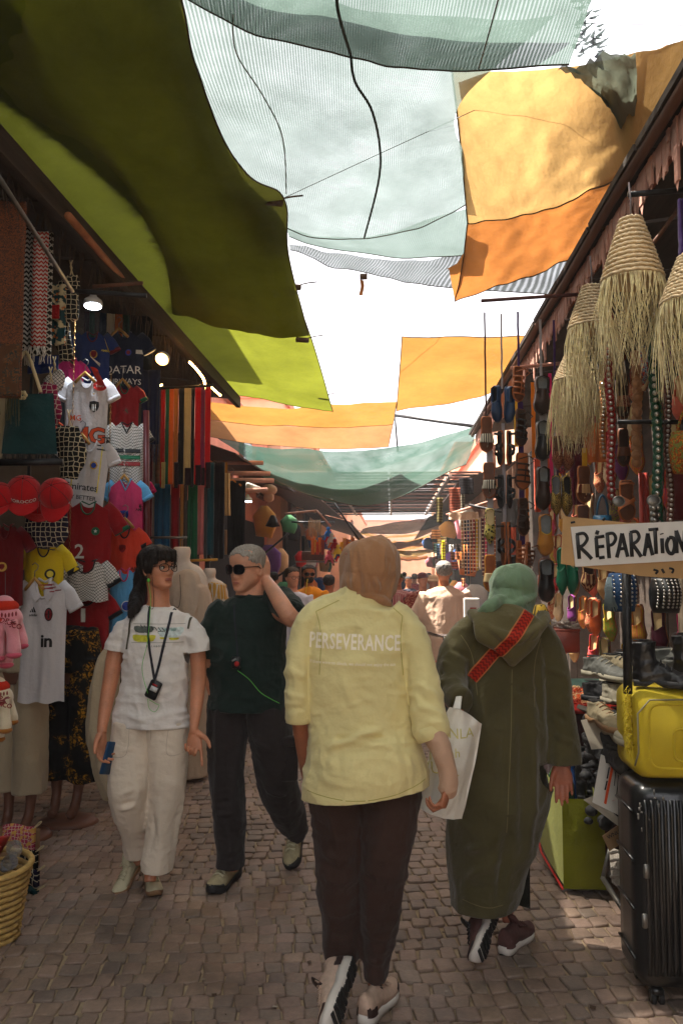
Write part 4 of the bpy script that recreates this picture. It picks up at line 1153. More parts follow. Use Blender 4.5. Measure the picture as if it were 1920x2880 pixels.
for k in range(9):
 x=-.055+k*.0125
 hb.tube([HM3@Vector((x*.6,-.045,.218)),HM3@Vector((x*.9,-.083,.190)),HM3@Vector((x,-.094+abs(x)*.35,.158)),HM3@Vector((x*1.05+.004,-.092+abs(x)*.5,.136+.006*(k%3)))],[.010,.012,.010,.003],8)
for k in range(3):
 hb.tube([HM3@Vector((-.070,-.035+k*.01,.165)),HM3@Vector((-.080,-.035+k*.012,.120)),HM3@Vector((-.077,-.03+k*.012,.085))],[.011,.009,.003],8)
TP(hb,[(408,1625,3.95,18,.035),(396,1652,3.94,17,.034),(386,1680,3.90,21,.034),(380,1704,3.84,19,.03),(372,1722,3.80,12,.02),(366,1738,3.79,5,.008)],14)
TP(hb,[(404,1600,3.96,20,.04),(398,1632,3.96,22,.045),(392,1660,3.93,16,.03)],14)
put(remeshed(hb,.0045,2,folds((.0032,(60,60,9),1,None),(.002,(110,110,14),3,None)),'hair'),'hair',m_dkhair,w3)
H3O=w3.children[-1]if False else[o for o in w3.children if o.name.startswith('hair')][-1]
def strands(root,me,n,L_,w,mat,down=(0,0,-1),seed=3,name='hair_strands'):
 r_=random.Random(seed);b_=MB();vs=me.vertices;m=len(vs);d0=Vector(down)
 for i in range(n):
  v=vs[r_.randrange(m)];nn=v.normal;t_=d0-nn*d0.dot(nn);t_=t_.normalized()if t_.length>.01 else Vector((1,0,0));t_=(t_+Vector((r_.uniform(-.4,.4),r_.uniform(-.4,.4),r_.uniform(-.3,.3)))).normalized()
  s_=nn.cross(t_).normalized()*w;p=Vector(v.co);q=p+t_*L_*r_.uniform(.5,1)+nn*L_*.22*r_.uniform(.2,1)
  b_.add([p-s_,p+s_,q],[(0,1,2)])
 o=link(name,b_.mesh(name),mat,root);o['kind']='stuff';return o
def glasses(root,HM,mat,lens,r=.024,thick=.0022,z=.108,y=-.094,fill=True,arm=True,name='glasses',sq=1.0):
 b_=MB()
 for s in(-1,1):
  pts=[]
  for i in range(17):
   a=2*PI*i/16;x=s*.033+r*1.08*math.copysign(abs(math.cos(a))**sq,math.cos(a));zz=z+r*.86*math.copysign(abs(math.sin(a))**sq,math.sin(a))
   pts.append(HM@Vector((x,y+(abs(x)**2)*4.2,zz)))
  b_.tube(pts,thick,6,caps=False)
  if arm:b_.tube([HM@Vector((s*.058,y+.012,z+.010)),HM@Vector((s*.071,y+.030,z+.010)),HM@Vector((s*.079,.0,z+.008)),HM@Vector((s*.080,.015,z-.004))],thick,6)
 b_.tube([HM@Vector((-.010,y,z+.006)),HM@Vector((0,y-.001,z+.009)),HM@Vector((.010,y,z+.006))],thick,6)
 g=put_mb(b_,name,mat,root)
 if fill:
  l_=MB()
  for s in(-1,1):
   rr=[]
   for k in(.02,.5,.97):
    rr.append([HM@Vector((s*.033+r*1.08*k*math.copysign(abs(math.cos(a))**sq,math.cos(a)),y-.001+(s*.033+r*1.08*k*math.cos(a))**2*4.2,z+r*.86*k*math.copysign(abs(math.sin(a))**sq,math.sin(a))))for a in[2*PI*i/16 for i in range(16)]])
   l_.loft(rr,True,False)
  o=put_mb(l_,'lens',lens,root);o.parent=g
 return g
m_frame=M('black_glossy_frame',(.012,.01,.01),.25,.1,10,0)
def clear_lens():
 t=NT('clear_lens');t.N.remove(t.p);a=t.N.new('ShaderNodeBsdfTransparent');g=t.N.new('ShaderNodeBsdfGlossy');g.inputs['Roughness'].default_value=.05;m=t.N.new('ShaderNodeMixShader');m.inputs[0].default_value=.06
 t.L.new(a.outputs[0],m.inputs[1]);t.L.new(g.outputs[0],m.inputs[2]);t.L.new(m.outputs[0],t.out.inputs[0]);return t.m
glasses(w3,HM3,m_frame,clear_lens(),.0235,.0020,sq=.85)
b=MB()
TP(b,[(447,1708,3.88,42,.058),(446,1722,3.88,62,.066),(444,1745,3.87,96,.078),(440,1800,3.86,104,.098),(436,1880,3.86,96,.102),(430,1950,3.86,96,.102),(424,2000,3.86,104,.108),(423,2040,3.86,110,.112),(423,2090,3.86,112,.112)],40)
TP(b,[(384,1748,3.88,28,.05),(354,1776,3.87,32,.058),(334,1804,3.865,32,.058),(326,1829,3.86,32,.056),(322,1865,3.86,31,.054)],24)
TP(b,[(508,1748,3.88,28,.05),(536,1776,3.87,32,.058),(554,1804,3.865,32,.058),(562,1832,3.86,32,.056),(566,1868,3.86,31,.054)],24)
cl=[]
for(a,c,wd,am)in(((330,2010),(420,2030),.012,.009),((520,1990),(440,2020),.012,.010),((515,1965),(450,1985),.011,-.009),((335,1970),(390,2000),.012,-.009),((525,1935),(470,1960),.012,.008),((355,1800),(385,1900),.014,-.010),((525,1800),(510,1900),.014,-.010),((400,1880),(410,2000),.02,.006),((480,1870),(470,2000),.02,.006),((340,1940),(370,1960),.01,.008)):
 cl.append((tuple(P(*a,3.75)),tuple(P(*c,3.75)),wd,am))
zz=P(0,2040,3.86).z
me=remeshed(b,.0052,3,creases(cl,folds((.006,(9,9,12),21,None),(.004,(5,5,22),25,None),(.0022,(26,26,24),9,None))),'tshirt')
trim(me,[(P(423,2040,3.86),(-.02,0,-1),.36),(P(327,1828,3.86),(-.15,0,-1),.09),(P(561,1832,3.86),(.15,0,-1),.09)])
tee_bvh=bvh_of(me);tee=put(me,'tshirt',m_wht,w3)
band(w3,P(447,1712,3.88),px2m(43,3.88),.056,.014,m_wht,name='collar')
c0=P(442,1781,3.77);W_=px2m(146,3.76);H_=px2m(46,3.76)
inks=[('print_grey',H(92,98,92),(-.27,.25,.42,.40)),('print_lime',H(196,190,60),(-.25,-.28,.48,.42)),('print_pale',H(196,208,206),(.25,.1,.46,.6)),('print_lime',H(186,188,70),(.33,-.33,.18,.14)),('print_grey',H(92,98,92),(.08,.08,.12,.22)),('print_teal',H(140,170,166),(.28,.22,.28,.16)),('print_lime',H(186,188,70),(.12,-.28,.1,.12))]
for nm,c,(x,z,w,h)in inks:
 b=MB();w*=W_;h*=H_
 n=14;pts=[(w/2*math.copysign(abs(math.cos(a))**.5,math.cos(a))*(1+.08*math.sin(5*a)),h/2*math.copysign(abs(math.sin(a))**.6,math.sin(a))*(1+.2*math.sin(3*a)))for a in[2*PI*i/n for i in range(n)]]
 print_on(w3,tee_bvh,c0+Vector((x*W_,0,z*H_)),poly_mesh(pts),M(nm,c,.8,.3,60,0),'print',off=.003).parent=tee
for z in(.56,-.56):print_on(w3,tee_bvh,c0+Vector((0,0,z*H_)),rect_mesh(W_,.0016,12),M('print_line',H(90,90,80),.8,.1,10,0),'print',off=.003).parent=tee
for k in range(7):
 print_on(w3,tee_bvh,c0+Vector(((-.32+.075*k)*W_,0,(.40-.03*k)*H_)),rect_mesh(.004,.022,2),M('print_dark',H(50,54,50),.8,.1,10,0),'print',off=.0038,r=(1,0,.8)).parent=tee
t=text_mesh('B I L L A B O N G',.012,.01);print_on(w3,tee_bvh,c0+Vector((0,0,-.78*H_)),t,M('print_line',(0,0,0)),'lettering').parent=tee
m_lan=M('navy_lanyard',(.012,.012,.022),.7)
strap_on(w3,[P(412,1700,3.775),P(418,1760,3.775),P(428,1840,3.775),P(440,1912,3.775)],.012,tee_bvh,m_lan,'lanyard',.006,n=24,start=3.5)
strap_on(w3,[P(480,1698,3.775),P(474,1760,3.775),P(458,1840,3.775),P(440,1912,3.775)],.012,tee_bvh,m_lan,'lanyard',.007,n=24,start=3.5)
b=MB();b.box(P(432,1940,3.735),(.058,.014,.088),rot=Matrix.Rotation(.42,3,'Y'),bev=.006);pas=put_mb(b,'audio_guide',M('black_plastic',(.012,.012,.013),.35),w3)
b=MB();b.box(P(433,1938,3.726),(.034,.003,.022),rot=Matrix.Rotation(.42,3,'Y'));o=put_mb(b,'sticker',M('white_sticker',H(210,210,210),.6),w3);o.parent=pas
b=MB();b.box(P(436,1927,3.726),(.024,.003,.008),rot=Matrix.Rotation(.42,3,'Y'));o=put_mb(b,'sticker',M('red_sticker',H(170,30,30),.6),w3);o.parent=pas
b=MB();b.tube([P(440,1908,3.73),P(436,1922,3.73)],.002,5);o=put_mb(b,'clip',m_steel,w3);o.parent=pas
m_str=M('olive_strap',H(78,72,56),.8)
strap_on(w3,[P(360,1722,3.775),P(361,1770,3.775),P(357,1826,3.775)],.010,tee_bvh,m_str,'rucksack_strap',.006,n=14,start=3.5)
strap_on(w3,[P(532,1716,3.775),P(526,1740,3.775),P(524,1770,3.775)],.010,tee_bvh,m_str,'rucksack_strap',.006,n=14,start=3.5)
m_gcord=M('neon_green_cord',H(96,190,70),.5)
b=MB();b.tube(smooth_path([P(418,1640,3.80),P(424,1690,3.78),P(416,1800,3.735),P(400,1880,3.73),P(416,1950,3.72)],30),.0013,5)
b.tube(smooth_path([P(420,1968,3.72),P(440,1980,3.73),P(448,1984,3.73),P(436,2002,3.73),P(420,1992,3.73),P(416,1965,3.72)],20),.0013,5)
b.ell(P(418,1632,3.80),(.008,.008,.01));put_mb(b,'earphone_cord',m_gcord,w3)
b=MB()
for(x1,y1,x2,y2)in((428,1622,430,1712),(506,1616,502,1708)):
 b.tube(smooth_path([P(x1,y1,3.77),P((x1+x2)/2+4,y1+60,3.77),P(x2,y2,3.78),P(x2-14,y2-6,3.80)],16),.0014,5)
put_mb(b,'glasses_cord',m_frame,w3)
b=MB()
TP(b,[(380,2030,3.87,62,.10),(376,2090,3.86,60,.105),(368,2160,3.83,58,.10),(362,2230,3.80,54,.09),(372,2290,3.84,46,.08),(384,2350,3.92,39,.066),(387,2396,3.97,36,.062),(390,2430,4.01,34,.06)],28)
TP(b,[(468,2030,3.87,58,.10),(472,2090,3.87,58,.105),(474,2160,3.86,56,.10),(468,2240,3.85,52,.09),(458,2310,3.84,46,.08),(448,2380,3.83,43,.070),(441,2446,3.82,40,.068),(437,2490,3.81,39,.066)],28)
cl=[]
for(a,c,Y,wd,am)in(((420,2100),(412,2260),3.74,.010,-.014),((350,2110),(412,2100),3.75,.010,.007),((345,2235),(410,2200),3.71,.013,.012),((340,2262),(410,2252),3.72,.012,-.010),((345,2275),(400,2250),3.72,.012,.010),((380,2130),(418,2095),3.74,.010,.009),((430,2130),(424,2095),3.75,.010,.009),((440,2120),(428,2240),3.75,.014,.008),((395,2160),(385,2240),3.73,.014,.010),((430,2300),(440,2360),3.77,.014,-.009),((500,2120),(490,2300),3.76,.016,.006)):
 cl.append((tuple(P(*a,Y)),tuple(P(*c,Y)),wd,am))
me=remeshed(b,.0055,3,creases(cl,folds((.008,(10,10,3.2),33,None),(.0012,(7,7,24),37,None),(.002,(26,26,26),2,None))),'trousers');trim(me,[(P(387,2394,3.97),(.0,.5,-1),.14),(P(441,2446,3.82),(-.05,0,-1),.14)]);tr_bvh=bvh_of(me)
tro=put(me,'trousers',m_cream,w3)
m_seam=cloth('cream_seam',H(184,166,146))
for pts in([(362,2046),(356,2120),(318,2130)],[(470,2046),(470,2124),(528,2118)],[(420,2046),(420,2085)]):
 strap_on(w3,[P(x,y,3.75)for x,y in pts],.0025,tr_bvh,m_seam,'seam',.001,n=20,start=3.5).parent=tro
m_canvas=M('cream_canvas_shoe',H(188,180,150),.8,.12,20,.3,200,.001);m_gum=M('gum_rubber',H(140,106,74),.6,.15,15,.1)
hl=P(418,2452,3.80);tw_=P(452,2556,3.66);hl=G(418,2475);tw_=G(448,2550);hl.z=tw_.z=.004
shoe(w3,hl,tw_,(0,0,1),.255,[m_canvas,m_gum,None,m_canvas,m_canvas],width=.95,sole_h=.022,label='front shoe planted flat')
shoe(w3,P(396,2425,4.06),P(345,2502,3.90),(-.30,-.9,.75),.235,[m_canvas,m_gum,None,m_canvas,m_canvas],width=.95,sole_h=.020,label='rear shoe tilted on its toe')
ph=MB();ph.box((0,0,0),(.010,.074,.150),bev=.004)
pr=link('phone',ph.mesh('phone'),M('blue_phone_case',H(18,60,96),.35));pr.location=P(306,2132,3.74);pr.rotation_euler=(-.25,.10,-.35)
tag(pr,'blue cased phone held at the hip of the woman in white','phone')
# 4  man in the dark green shirt with sunglasses
m_dgs=cloth('dark_green_shirt',H(26,42,38),.2,600,.15)
m_cargo=cloth('charcoal_cargo',H(48,42,42),.2,600,.12)
m_skin4=skin('fair_tanned_skin',H(212,156,126))
m_greyhair=hairmat('short_grey_hair',H(136,128,118),H(180,172,160))
p4=person('person',G(640,2520),'grey haired man with sunglasses in a dark green shirt, one hand behind his head')
HM4=head_mat(P(694,1652,4.04)+Vector((.005,0,-.020)),math.radians(-34),math.radians(4),0,1.05)
b=MB()
b.loft(head_pts(HM4,'m',1.15,1.10));ear(b,HM4,1);ear(b,HM4,-1)
TP(b,[(706,1610,4.08,40,.06),(704,1650,4.07,40,.062),(700,1690,4.06,42,.062),(700,1740,4.06,80,.07),(698,1850,4.06,84,.08),(698,1940,4.06,76,.08),(700,1985,4.06,50,.06)],24)
TP(b,[(612,1740,4.06,28,.05),(600,1800,4.06,27,.046),(592,1855,4.06,25,.042),(596,1920,4.04,20,.034),(612,1975,4.02,15,.026),(618,1990,4.0,14,.024)],18)
TP(b,[(775,1710,4.06,30,.05),(806,1728,3.97,30,.048),(822,1742,3.86,27,.040),(806,1722,3.83,25,.040),(786,1690,3.88,24,.038),(766,1658,3.97,20,.032),(750,1632,4.04,15,.024),(746,1624,4.06,14,.02)],18)
hand(b,P(748,1628,4.05),(-.12,.05,1),(-.75,.6,0),[(.25,.35,.3)]*4,.95,(.4,.4),1,.06)
TP(b,[(645,2060,4.06,50,.07),(636,2220,4.02,34,.05),(650,2410,3.98,20,.03),(650,2450,3.96,18,.026)])
TP(b,[(752,2060,4.06,50,.07),(782,2220,4.10,34,.05),(826,2340,4.28,20,.03),(832,2372,4.30,18,.026)])
hand(b,P(616,1986,4.0),(.3,.2,-.8),(.3,1,0),[(.3,.4,.3)]*4,.95,(.4,.4),1)
put(remeshed(b,.0045,2,name='body'),'body',m_skin4,p4)
face_bits(p4,HM4,False,H(90,80,70),H(168,96,78))
hb=MB();me=hair_cap(HM4,.003,.196,.045,wave=.004).mesh('hair')
inv=HM4.inverted()
solid(me,.006)
bm=bmesh.new();bm.from_mesh(me);hb.add([v.co.copy()for v in bm.verts],[tuple(v.index for v in f.verts)for f in bm.faces]);bm.free()
hb.ell(HM4@Vector((0,.030,.150)),(.077*1.05,.072*1.05,.076*1.05),20,14,HM4.to_3x3().normalized())
put(remeshed(hb,.0045,1,folds((.0022,(90,90,60),1,None),(.0016,(180,180,120),3,None)),'hair'),'hair',m_greyhair,p4)
H4O=[o for o in p4.children if o.name.startswith('hair')][-1]
strands(H4O,H4O.data,5200,.013,.0007,m_greyhair)
strands(H3O,H3O.data,5200,.034,.0007,m_dkhair,seed=4)
m_lens=M('black_lens',(.008,.008,.01),.08,.05,10,0)
glasses(p4,HM4,m_frame,m_lens,.0265,.0026,z=.112,sq=.8,name='sunglasses')
b=MB()
TP(b,[(700,1674,4.06,40,.058),(700,1690,4.06,62,.070),(700,1712,4.06,96,.084),(698,1750,4.06,108,.105),(696,1820,4.05,110,.118),(696,1900,4.04,110,.125),(698,1960,4.04,112,.130),(700,1996,4.04,112,.13),(700,2050,4.04,110,.125)],40)
TP(b,[(638,1706,4.06,34,.06),(610,1742,4.06,38,.066),(598,1795,4.06,36,.064),(594,1850,4.06,35,.06),(592,1885,4.06,34,.058)],24)
TP(b,[(756,1690,4.07,40,.07),(786,1692,4.04,42,.07),(810,1708,3.97,38,.066),(824,1728,3.90,34,.06)],24,(0,0,1))
cl=[]
for(a,c,Y,wd,am)in(((790,1668),(846,1712),3.88,.009,.008),((785,1684),(836,1732),3.86,.009,-.008),((780,1700),(820,1742),3.87,.009,.007),((760,1720),(700,1800),3.92,.016,.009),((775,1745),(720,1850),3.92,.016,-.009),((650,1720),(640,1850),3.93,.02,.008),((790,1780),(780,1960),3.92,.016,.010),((620,1950),(760,1975),3.9,.016,.009),((600,1900),(680,1960),3.9,.016,-.008)):
 cl.append((tuple(P(*a,Y)),tuple(P(*c,Y)),wd,am))
me=remeshed(b,.0055,3,creases(cl,folds((.0085,(8,8,9),41,None),(.0022,(24,24,24),9,None))),'shirt')
trim(me,[(P(699,1994,4.04),(0,0,-1),.4),(P(594,1850,4.06),(0,0,-1),.085)])
ms_bvh=bvh_of(me);put(me,'shirt',m_dgs,p4)
band(p4,P(702,1678,4.06),px2m(43,4.06),.060,.018,m_dgs,name='collar')
strap_on(p4,[P(668,1690,3.95),P(671,1740,3.94),P(672,1775,3.93)],.012,ms_bvh,m_dgs,'placket',.004,n=10,start=3.7)
strap_on(p4,[P(655,1700,3.95),P(662,1780,3.93),P(668,1850,3.92)],.008,ms_bvh,m_lan,'lanyard',.005,n=16,start=3.7)
b=MB();b.box(P(664,1864,3.905),(.045,.014,.06),bev=.006);o=put_mb(b,'audio_guide',M('black_plastic',(0,0,0)),p4)
b=MB();b.ell(P(666,1867,3.895),(.013,.006,.013));q=put_mb(b,'button',M('red_sticker',(0,0,0)),p4);q.parent=o
b=MB();b.box(P(658,1856,3.894),(.024,.004,.009),rot=Matrix.Rotation(-.5,3,'Y'));q=put_mb(b,'sticker',M('grey_sticker',H(120,124,124)),p4);q.parent=o
b=MB();b.tube(smooth_path([P(668,1886,3.89),P(700,1910,3.90),P(730,1945,3.90),P(755,1962,3.91),P(786,1978,3.93)],24),.0018,5);put_mb(b,'earphone_cord',m_gcord,p4)
b=MB()
TP(b,[(642,1985,4.05,58,.12),(642,2050,4.05,58,.125),(638,2120,4.04,53,.11),(636,2200,4.02,48,.10),(642,2280,4.00,44,.09),(648,2350,3.99,42,.08),(652,2400,3.98,40,.072),(652,2436,3.97,40,.07),(652,2470,3.97,38,.066)],28)
TP(b,[(752,1985,4.05,58,.12),(758,2050,4.05,58,.125),(768,2120,4.06,54,.11),(780,2200,4.09,52,.10),(800,2260,4.16,46,.09),(822,2310,4.24,38,.08),(838,2345,4.28,28,.06)],28)
cl=[]
for(a,c,Y,wd,am)in(((700,2080),(698,2200),3.94,.012,-.014),((600,2230),(680,2215),3.91,.012,.010),((605,2260),(684,2250),3.91,.012,-.009),((608,2290),(686,2288),3.91,.012,.008),((620,2400),(688,2390),3.9,.012,.010),((618,2425),(690,2418),3.9,.010,.009),((745,2220),(820,2240),4.0,.013,.011),((760,2250),(835,2260),4.06,.013,-.010),((780,2285),(850,2285),4.14,.013,.010),((690,2070),(640,2110),3.93,.013,.008),((706,2070),(760,2110),3.94,.013,.008)):
 cl.append((tuple(P(*a,Y)),tuple(P(*c,Y)),wd,am))
me=remeshed(b,.006,3,creases(cl,folds((.009,(9,9,4),53,None),(.002,(6,6,22),57,None),(.002,(24,24,24),2,None))),'trousers');trim(me,[(P(652,2434,3.97),(0,0,-1),.15)]);cg=bvh_of(me)
tro=put(me,'trousers',m_cargo,p4)
b=MB();b.box(P(812,2140,4.0),(.09,.03,.20),rz=.4,bev=.01);b.box(P(813,2085,3.985),(.10,.035,.05),rz=.4,bev=.008)
put_mb(b,'cargo_pocket',m_cargo,p4)
m_khaki=M('khaki_mesh_upper',H(164,152,120),.85,.2,50,.8,300,.003);m_blk=M('black_synthetic',(.022,.022,.022),.6,.3,15,.2);m_cream_l=M('cream_laces',H(216,208,176),.8)
hl=G(668,2462);tw_=G(612,2508);hl.z=tw_.z=.004
shoe(p4,hl,tw_,(0,0,1),.295,[m_khaki,m_blkrub,None,m_blk,m_cream_l],chunky=1.25,label='front shoe planted flat')
shoe(p4,P(846,2330,4.40),P(818,2452,4.16),(-.25,-.95,.55),.285,[m_khaki,m_blkrub,None,m_blk,m_cream_l],chunky=1.25,label='rear shoe tilted on its toe')
# LEFT STALL GOODS
def strip(name,label,cat,px0,px1,py0,py1,Y,mat,fringe=0,fr_mat=None,fold=.012,nf=3.0,group=None,yaw=0.0,flare=0.0,seed=0,hemwave=.0,parent=None,thick=.010,slant=0):
 0
 A=P(px0,py0,Y);B=P(px1,py0,Y);C_=P(px0,py1,Y)
 w=(B-A).length;h=A.z-C_.z;root_loc=(A+B)/2
 b=MB();nx,nz_=16,18
 def f(u,v,side):
  x=(u-.5)*w*(1+flare*v)+slant*v*w;z=-v*h
  a=fold*(.35+.65*v)if fold else 0
  y=a*math.sin(nf*2*PI*u+seed+.5*math.sin(v*2+seed))+.5*a*nz(u*7+seed,v*2,seed)+.006*nz(u*3,v*7,seed)
  x+=.25*a*math.cos(nf*2*PI*u+seed)+.01*w*nz(v*4,seed)
  z+=hemwave*v*math.sin(nf*2*PI*u+seed+1)
  return(x,y+side*thick/2,z)
 rings=[];uv=[]
 for j in range(nz_+1):
  v=j/nz_;r=[f(i/nx,v,-1)for i in range(nx+1)]+[f(1-i/nx,v,1)for i in range(nx+1)]
  rings.append(r);uv+=[((i/nx)*w,-v*h)for i in range(nx+1)]+[((1-i/nx)*w,-v*h)for i in range(nx+1)]
 n=len(rings[0]);fs=[(k*n+i,k*n+(i+1)%n,(k+1)*n+(i+1)%n,(k+1)*n+i)for k in range(nz_)for i in range(n)]
 fs+=[tuple(range(n-1,-1,-1)),tuple(nz_*n+i for i in range(n))]
 b.add([p for r in rings for p in r],fs,uv)
 if not fringe:
  o=b.build(name,mat,parent);o.location=root_loc;o.rotation_euler=(0,0,yaw)
  if parent is None:tag(o,label,cat,group)
  return o
 r=empty(name,root_loc,yaw,label,cat,group)
 b.build('cloth',mat,r);fb=MB()
 for i in range(int(w/.006)):
  u=R.random();p=Vector(f(u,.995,-1));L_=fringe*R.uniform(.6,1.1);dx=R.uniform(-.012,.012)
  fb.tube([p,p+Vector((dx*.5,-.002,-L_*.5)),p+Vector((dx,R.uniform(-.01,.01),-L_))],.0022,3,caps=False)
 tag(fb.build('fringe',fr_mat or mat,r),kind='stuff')
 return r
def hanger(px,py,w_px,Y,mat,label,yaw=0.0,hook=.10):
 c=P(px,py,Y);w=px2m(w_px,Y)/2;b=MB()
 b.tube([(-w,0,-.055),(-w*.5,0,-.02),(0,0,.012),(w*.5,0,-.02),(w,0,-.055)],[(.008,.010)]*5,8,(0,1,0))
 r=empty('hanger',c,yaw,label,'hanger','hangers');b.build('shoulder_bar',mat,r)
 h=MB();h.tube([(0,0,.012),(0,0,hook*.5),(.018,0,hook*.65),(.02,0,hook*.85),(0,0,hook),(-.016,0,hook*.88)],.0028,6);h.build('hook',m_steel,r)
 return r
def jersey(label,px,py,wpx,hpx,Y,body,sleeve=None,trim=None,yaw=0.0,neck=.30,neckd=.075,prints=(),seed=0,sl_len=.62,polo=False,cat='football shirt',group='football shirts on the left stall',roll=0.0,vneck=False,name='football_shirt',amp=1.0):
 w=px2m(wpx,Y)/2*1.1;h=px2m(hpx,Y)*1.15;root=empty(name,P(px,py,Y),yaw,label,cat,group);root.rotation_euler=(0,roll,yaw)
 sleeve=sleeve or body;trim=trim or body
 def front(x,z):
  u=min(1,abs(x)/(w*(1.0)));return-.030*math.sqrt(max(0,1-u*u))-.004
 def fn(side):
  def f(u,v):
   s=2*u-1;a=abs(s)
   nd=neckd if side<0 else .03
   zt=-nd*math.sqrt(max(0,1-(a/neck)**2))if(a<neck and not vneck)else(-nd*(1-a/neck)if a<neck else-(a-neck)*.10)
   ww=w*(1-.05*math.sin(v*PI*.9));x=s*ww
   z=zt*(1-v)+(-h)*v
   if v>.93:z+=.006*math.sin(s*7+seed)
   y=front(s*w,z)if side<0 else .020*math.sqrt(max(0,1-s*s))
   k=min(1,v*3+.2)*amp
   y+=k*(.010*math.sin(s*6+seed+v*1.3)*v+.009*nz(s*3.5+seed,v*1.6,seed)+.005*nz(s*8,v*6,seed+3))
   return(x,y,z)
  return f
 b=MB();b.grid(fn(-1),26,24,lambda u,v:((2*u-1)*w,-v*h));me_f=b.mesh('f');bv=bvh_of(me_f);bpy.data.meshes.remove(me_f)
 b.grid(fn(1),26,24,lambda u,v:((2*u-1)*w,-v*h))
 b.build('torso',body,root)
 L_=w*sl_len*1.35
 for s in(-1,1):
  sb=MB();p0=Vector((s*w*.86,0,-.045));d=Vector((s*.52,-.08,-.86)).normalized();wd=w*.36
  pts=[p0-d*.02+Vector((-s*.02,0,0)),p0+d*L_*.3,p0+d*L_*.7,p0+d*L_]
  sb.tube(pts,[(wd*.95,.020),(wd*1.0,.018),(wd*.95,.016),(wd*.95,.016)],16,(s*.86,0,.5))
  for i,v in enumerate(sb.v):
   sb.v[i]=(v[0]+.006*nz(v[0]*20,v[2]*20,seed),v[1]+.008*nz(v[0]*14,v[2]*14,seed+2),v[2])
  sb.uv=[(v[0],v[2])for v in sb.v];sb.hasuv=True
  so=sb.build('sleeve',sleeve,root)
  cb=MB();cb.tube([pts[3]-d*.022,pts[3]+d*.003],[(wd*.955,.018),(wd*.965,.0185)],16,(s*.86,0,.5));c_=cb.build('cuff',trim,so)
 cb=MB();cp=[]
 for i in range(13):
  s=(-1+i/6)*neck;a=abs(s);z=-neckd*math.sqrt(max(0,1-(a/neck)**2))if not vneck else-neckd*(1-a/neck)
  cp.append(Vector((s*w,front(s*w,z)-.002,z)))
 cb.tube(cp+[Vector((neck*w,.012,.01)),Vector((0,.022,-.01)),Vector((-neck*w,.012,.01))],(.0045 if not polo else .008),6);cb.build('collar',trim,root)
 if polo:
  for s in(-1,1):
   q=MB();q.add([(s*.01,-.045,-neckd*.95),(s*neck*w*1.0,-.03,.012),(s*(neck*w+.035),-.042,-.05),(s*.035,-.052,-neckd*1.25)],[(0,1,2,3)]);q.build('collar',trim,root)
 for pr in prints:
  kind,x,z,a,bb,mat=pr[:6]
  if kind=='text':me=text_mesh(a,bb,.012 if len(pr)<7 else pr[6],spacing=.95)
  elif kind=='disc':me=disc_mesh(a,22,bb)
  elif kind=='rect':me=rect_mesh(a,bb,4)
  elif kind=='poly':me=poly_mesh([(p*bb,q*bb)for p,q in a])
  cut_grid(me,.03)
  off=.004+.0014*(pr[7]if len(pr)>7 else 0)
  project(me,frame((x*w,-.5,z*-h),(1,0,0),(0,0,1)),bv,(0,1,0),off,1.0)
  link('lettering' if kind=='text' else 'badge' if kind in('disc','poly')else 'stripe',me,mat,root)
 return root
star5=[(math.sin(2*PI*k/10)*(1 if k%2==0 else .42),math.cos(2*PI*k/10)*(1 if k%2==0 else .42))for k in range(10)]
shield=[(-.8,.9),(0,1.05),(.8,.9),(.85,0),(.55,-.65),(0,-1.05),(-.55,-.65),(-.85,0)]
m_jw=cloth('jersey_white',H(206,202,204),.05,500);m_jr=cloth('jersey_red',H(140,20,26),.1,500);m_jgreen=cloth('jersey_green',H(20,84,58),.1,500)
m_jnavy=cloth('jersey_navy',H(20,28,52),.12,500);m_jblue=cloth('jersey_blue',H(24,48,112),.12,500);m_jyel=cloth('jersey_yellow',H(208,180,30),.1,500)
m_jdr=cloth('jersey_dark_red',H(104,16,22),.1,500);m_jor=cloth('jersey_orange_red',H(206,62,38),.1,500);m_jpink=cloth('jersey_pink',H(198,60,110),.2,500);m_jsky=cloth('jersey_sky',H(92,160,206),.1,500)
m_jblk=cloth('jersey_black',H(22,22,26),.1,500);m_jmag=cloth('jersey_magenta',H(176,24,92),.1,500)
m_kef=printed('keffiyeh_lattice',H(212,208,202),H(24,24,26),'lattice',46,.09)
m_kefb=printed('keffiyeh_black',H(20,20,20),H(190,186,176),'lattice',26,.12)
m_kefr=printed('keffiyeh_red',H(206,196,186),H(178,44,34),'zigzag',42,.5)
m_kefz=printed('keffiyeh_zigzag',H(200,196,188),H(24,24,24),'zigzag',36,.5)
m_star=printed('star_pattern_black',H(16,15,17),H(206,192,160),'star',34,.06)
m_starm=printed('star_pattern_magenta',H(142,16,66),H(216,196,180),'star',34,.06)
m_starn=printed('star_pattern_navy',H(24,20,48),H(206,196,170),'star',36,.06)
m_starp=printed('star_pattern_rose',H(168,52,84),H(224,196,180),'star',60,.055,ink2=H(210,160,80))
m_pais=printed('paisley_brown',H(66,52,44),H(136,78,46),'paisley',60,.5)
m_pais2=printed('paisley_border',H(120,78,46),H(58,62,58),'paisley',26,.5,ink2=H(92,62,40))
m_tile=printed('tile_print',H(24,62,66),H(206,110,40),'spots',34,.3,ink2=H(206,190,150))
i_blk=M('ink_black',(.012,.012,.014),.7,.1,10,0);i_red=M('ink_red',H(196,44,34),.7,.1,10,0);i_wht=M('ink_white',H(214,210,204),.7,.1,10,0);i_or=M('ink_orange',H(204,74,26),.7,.1,10,0)
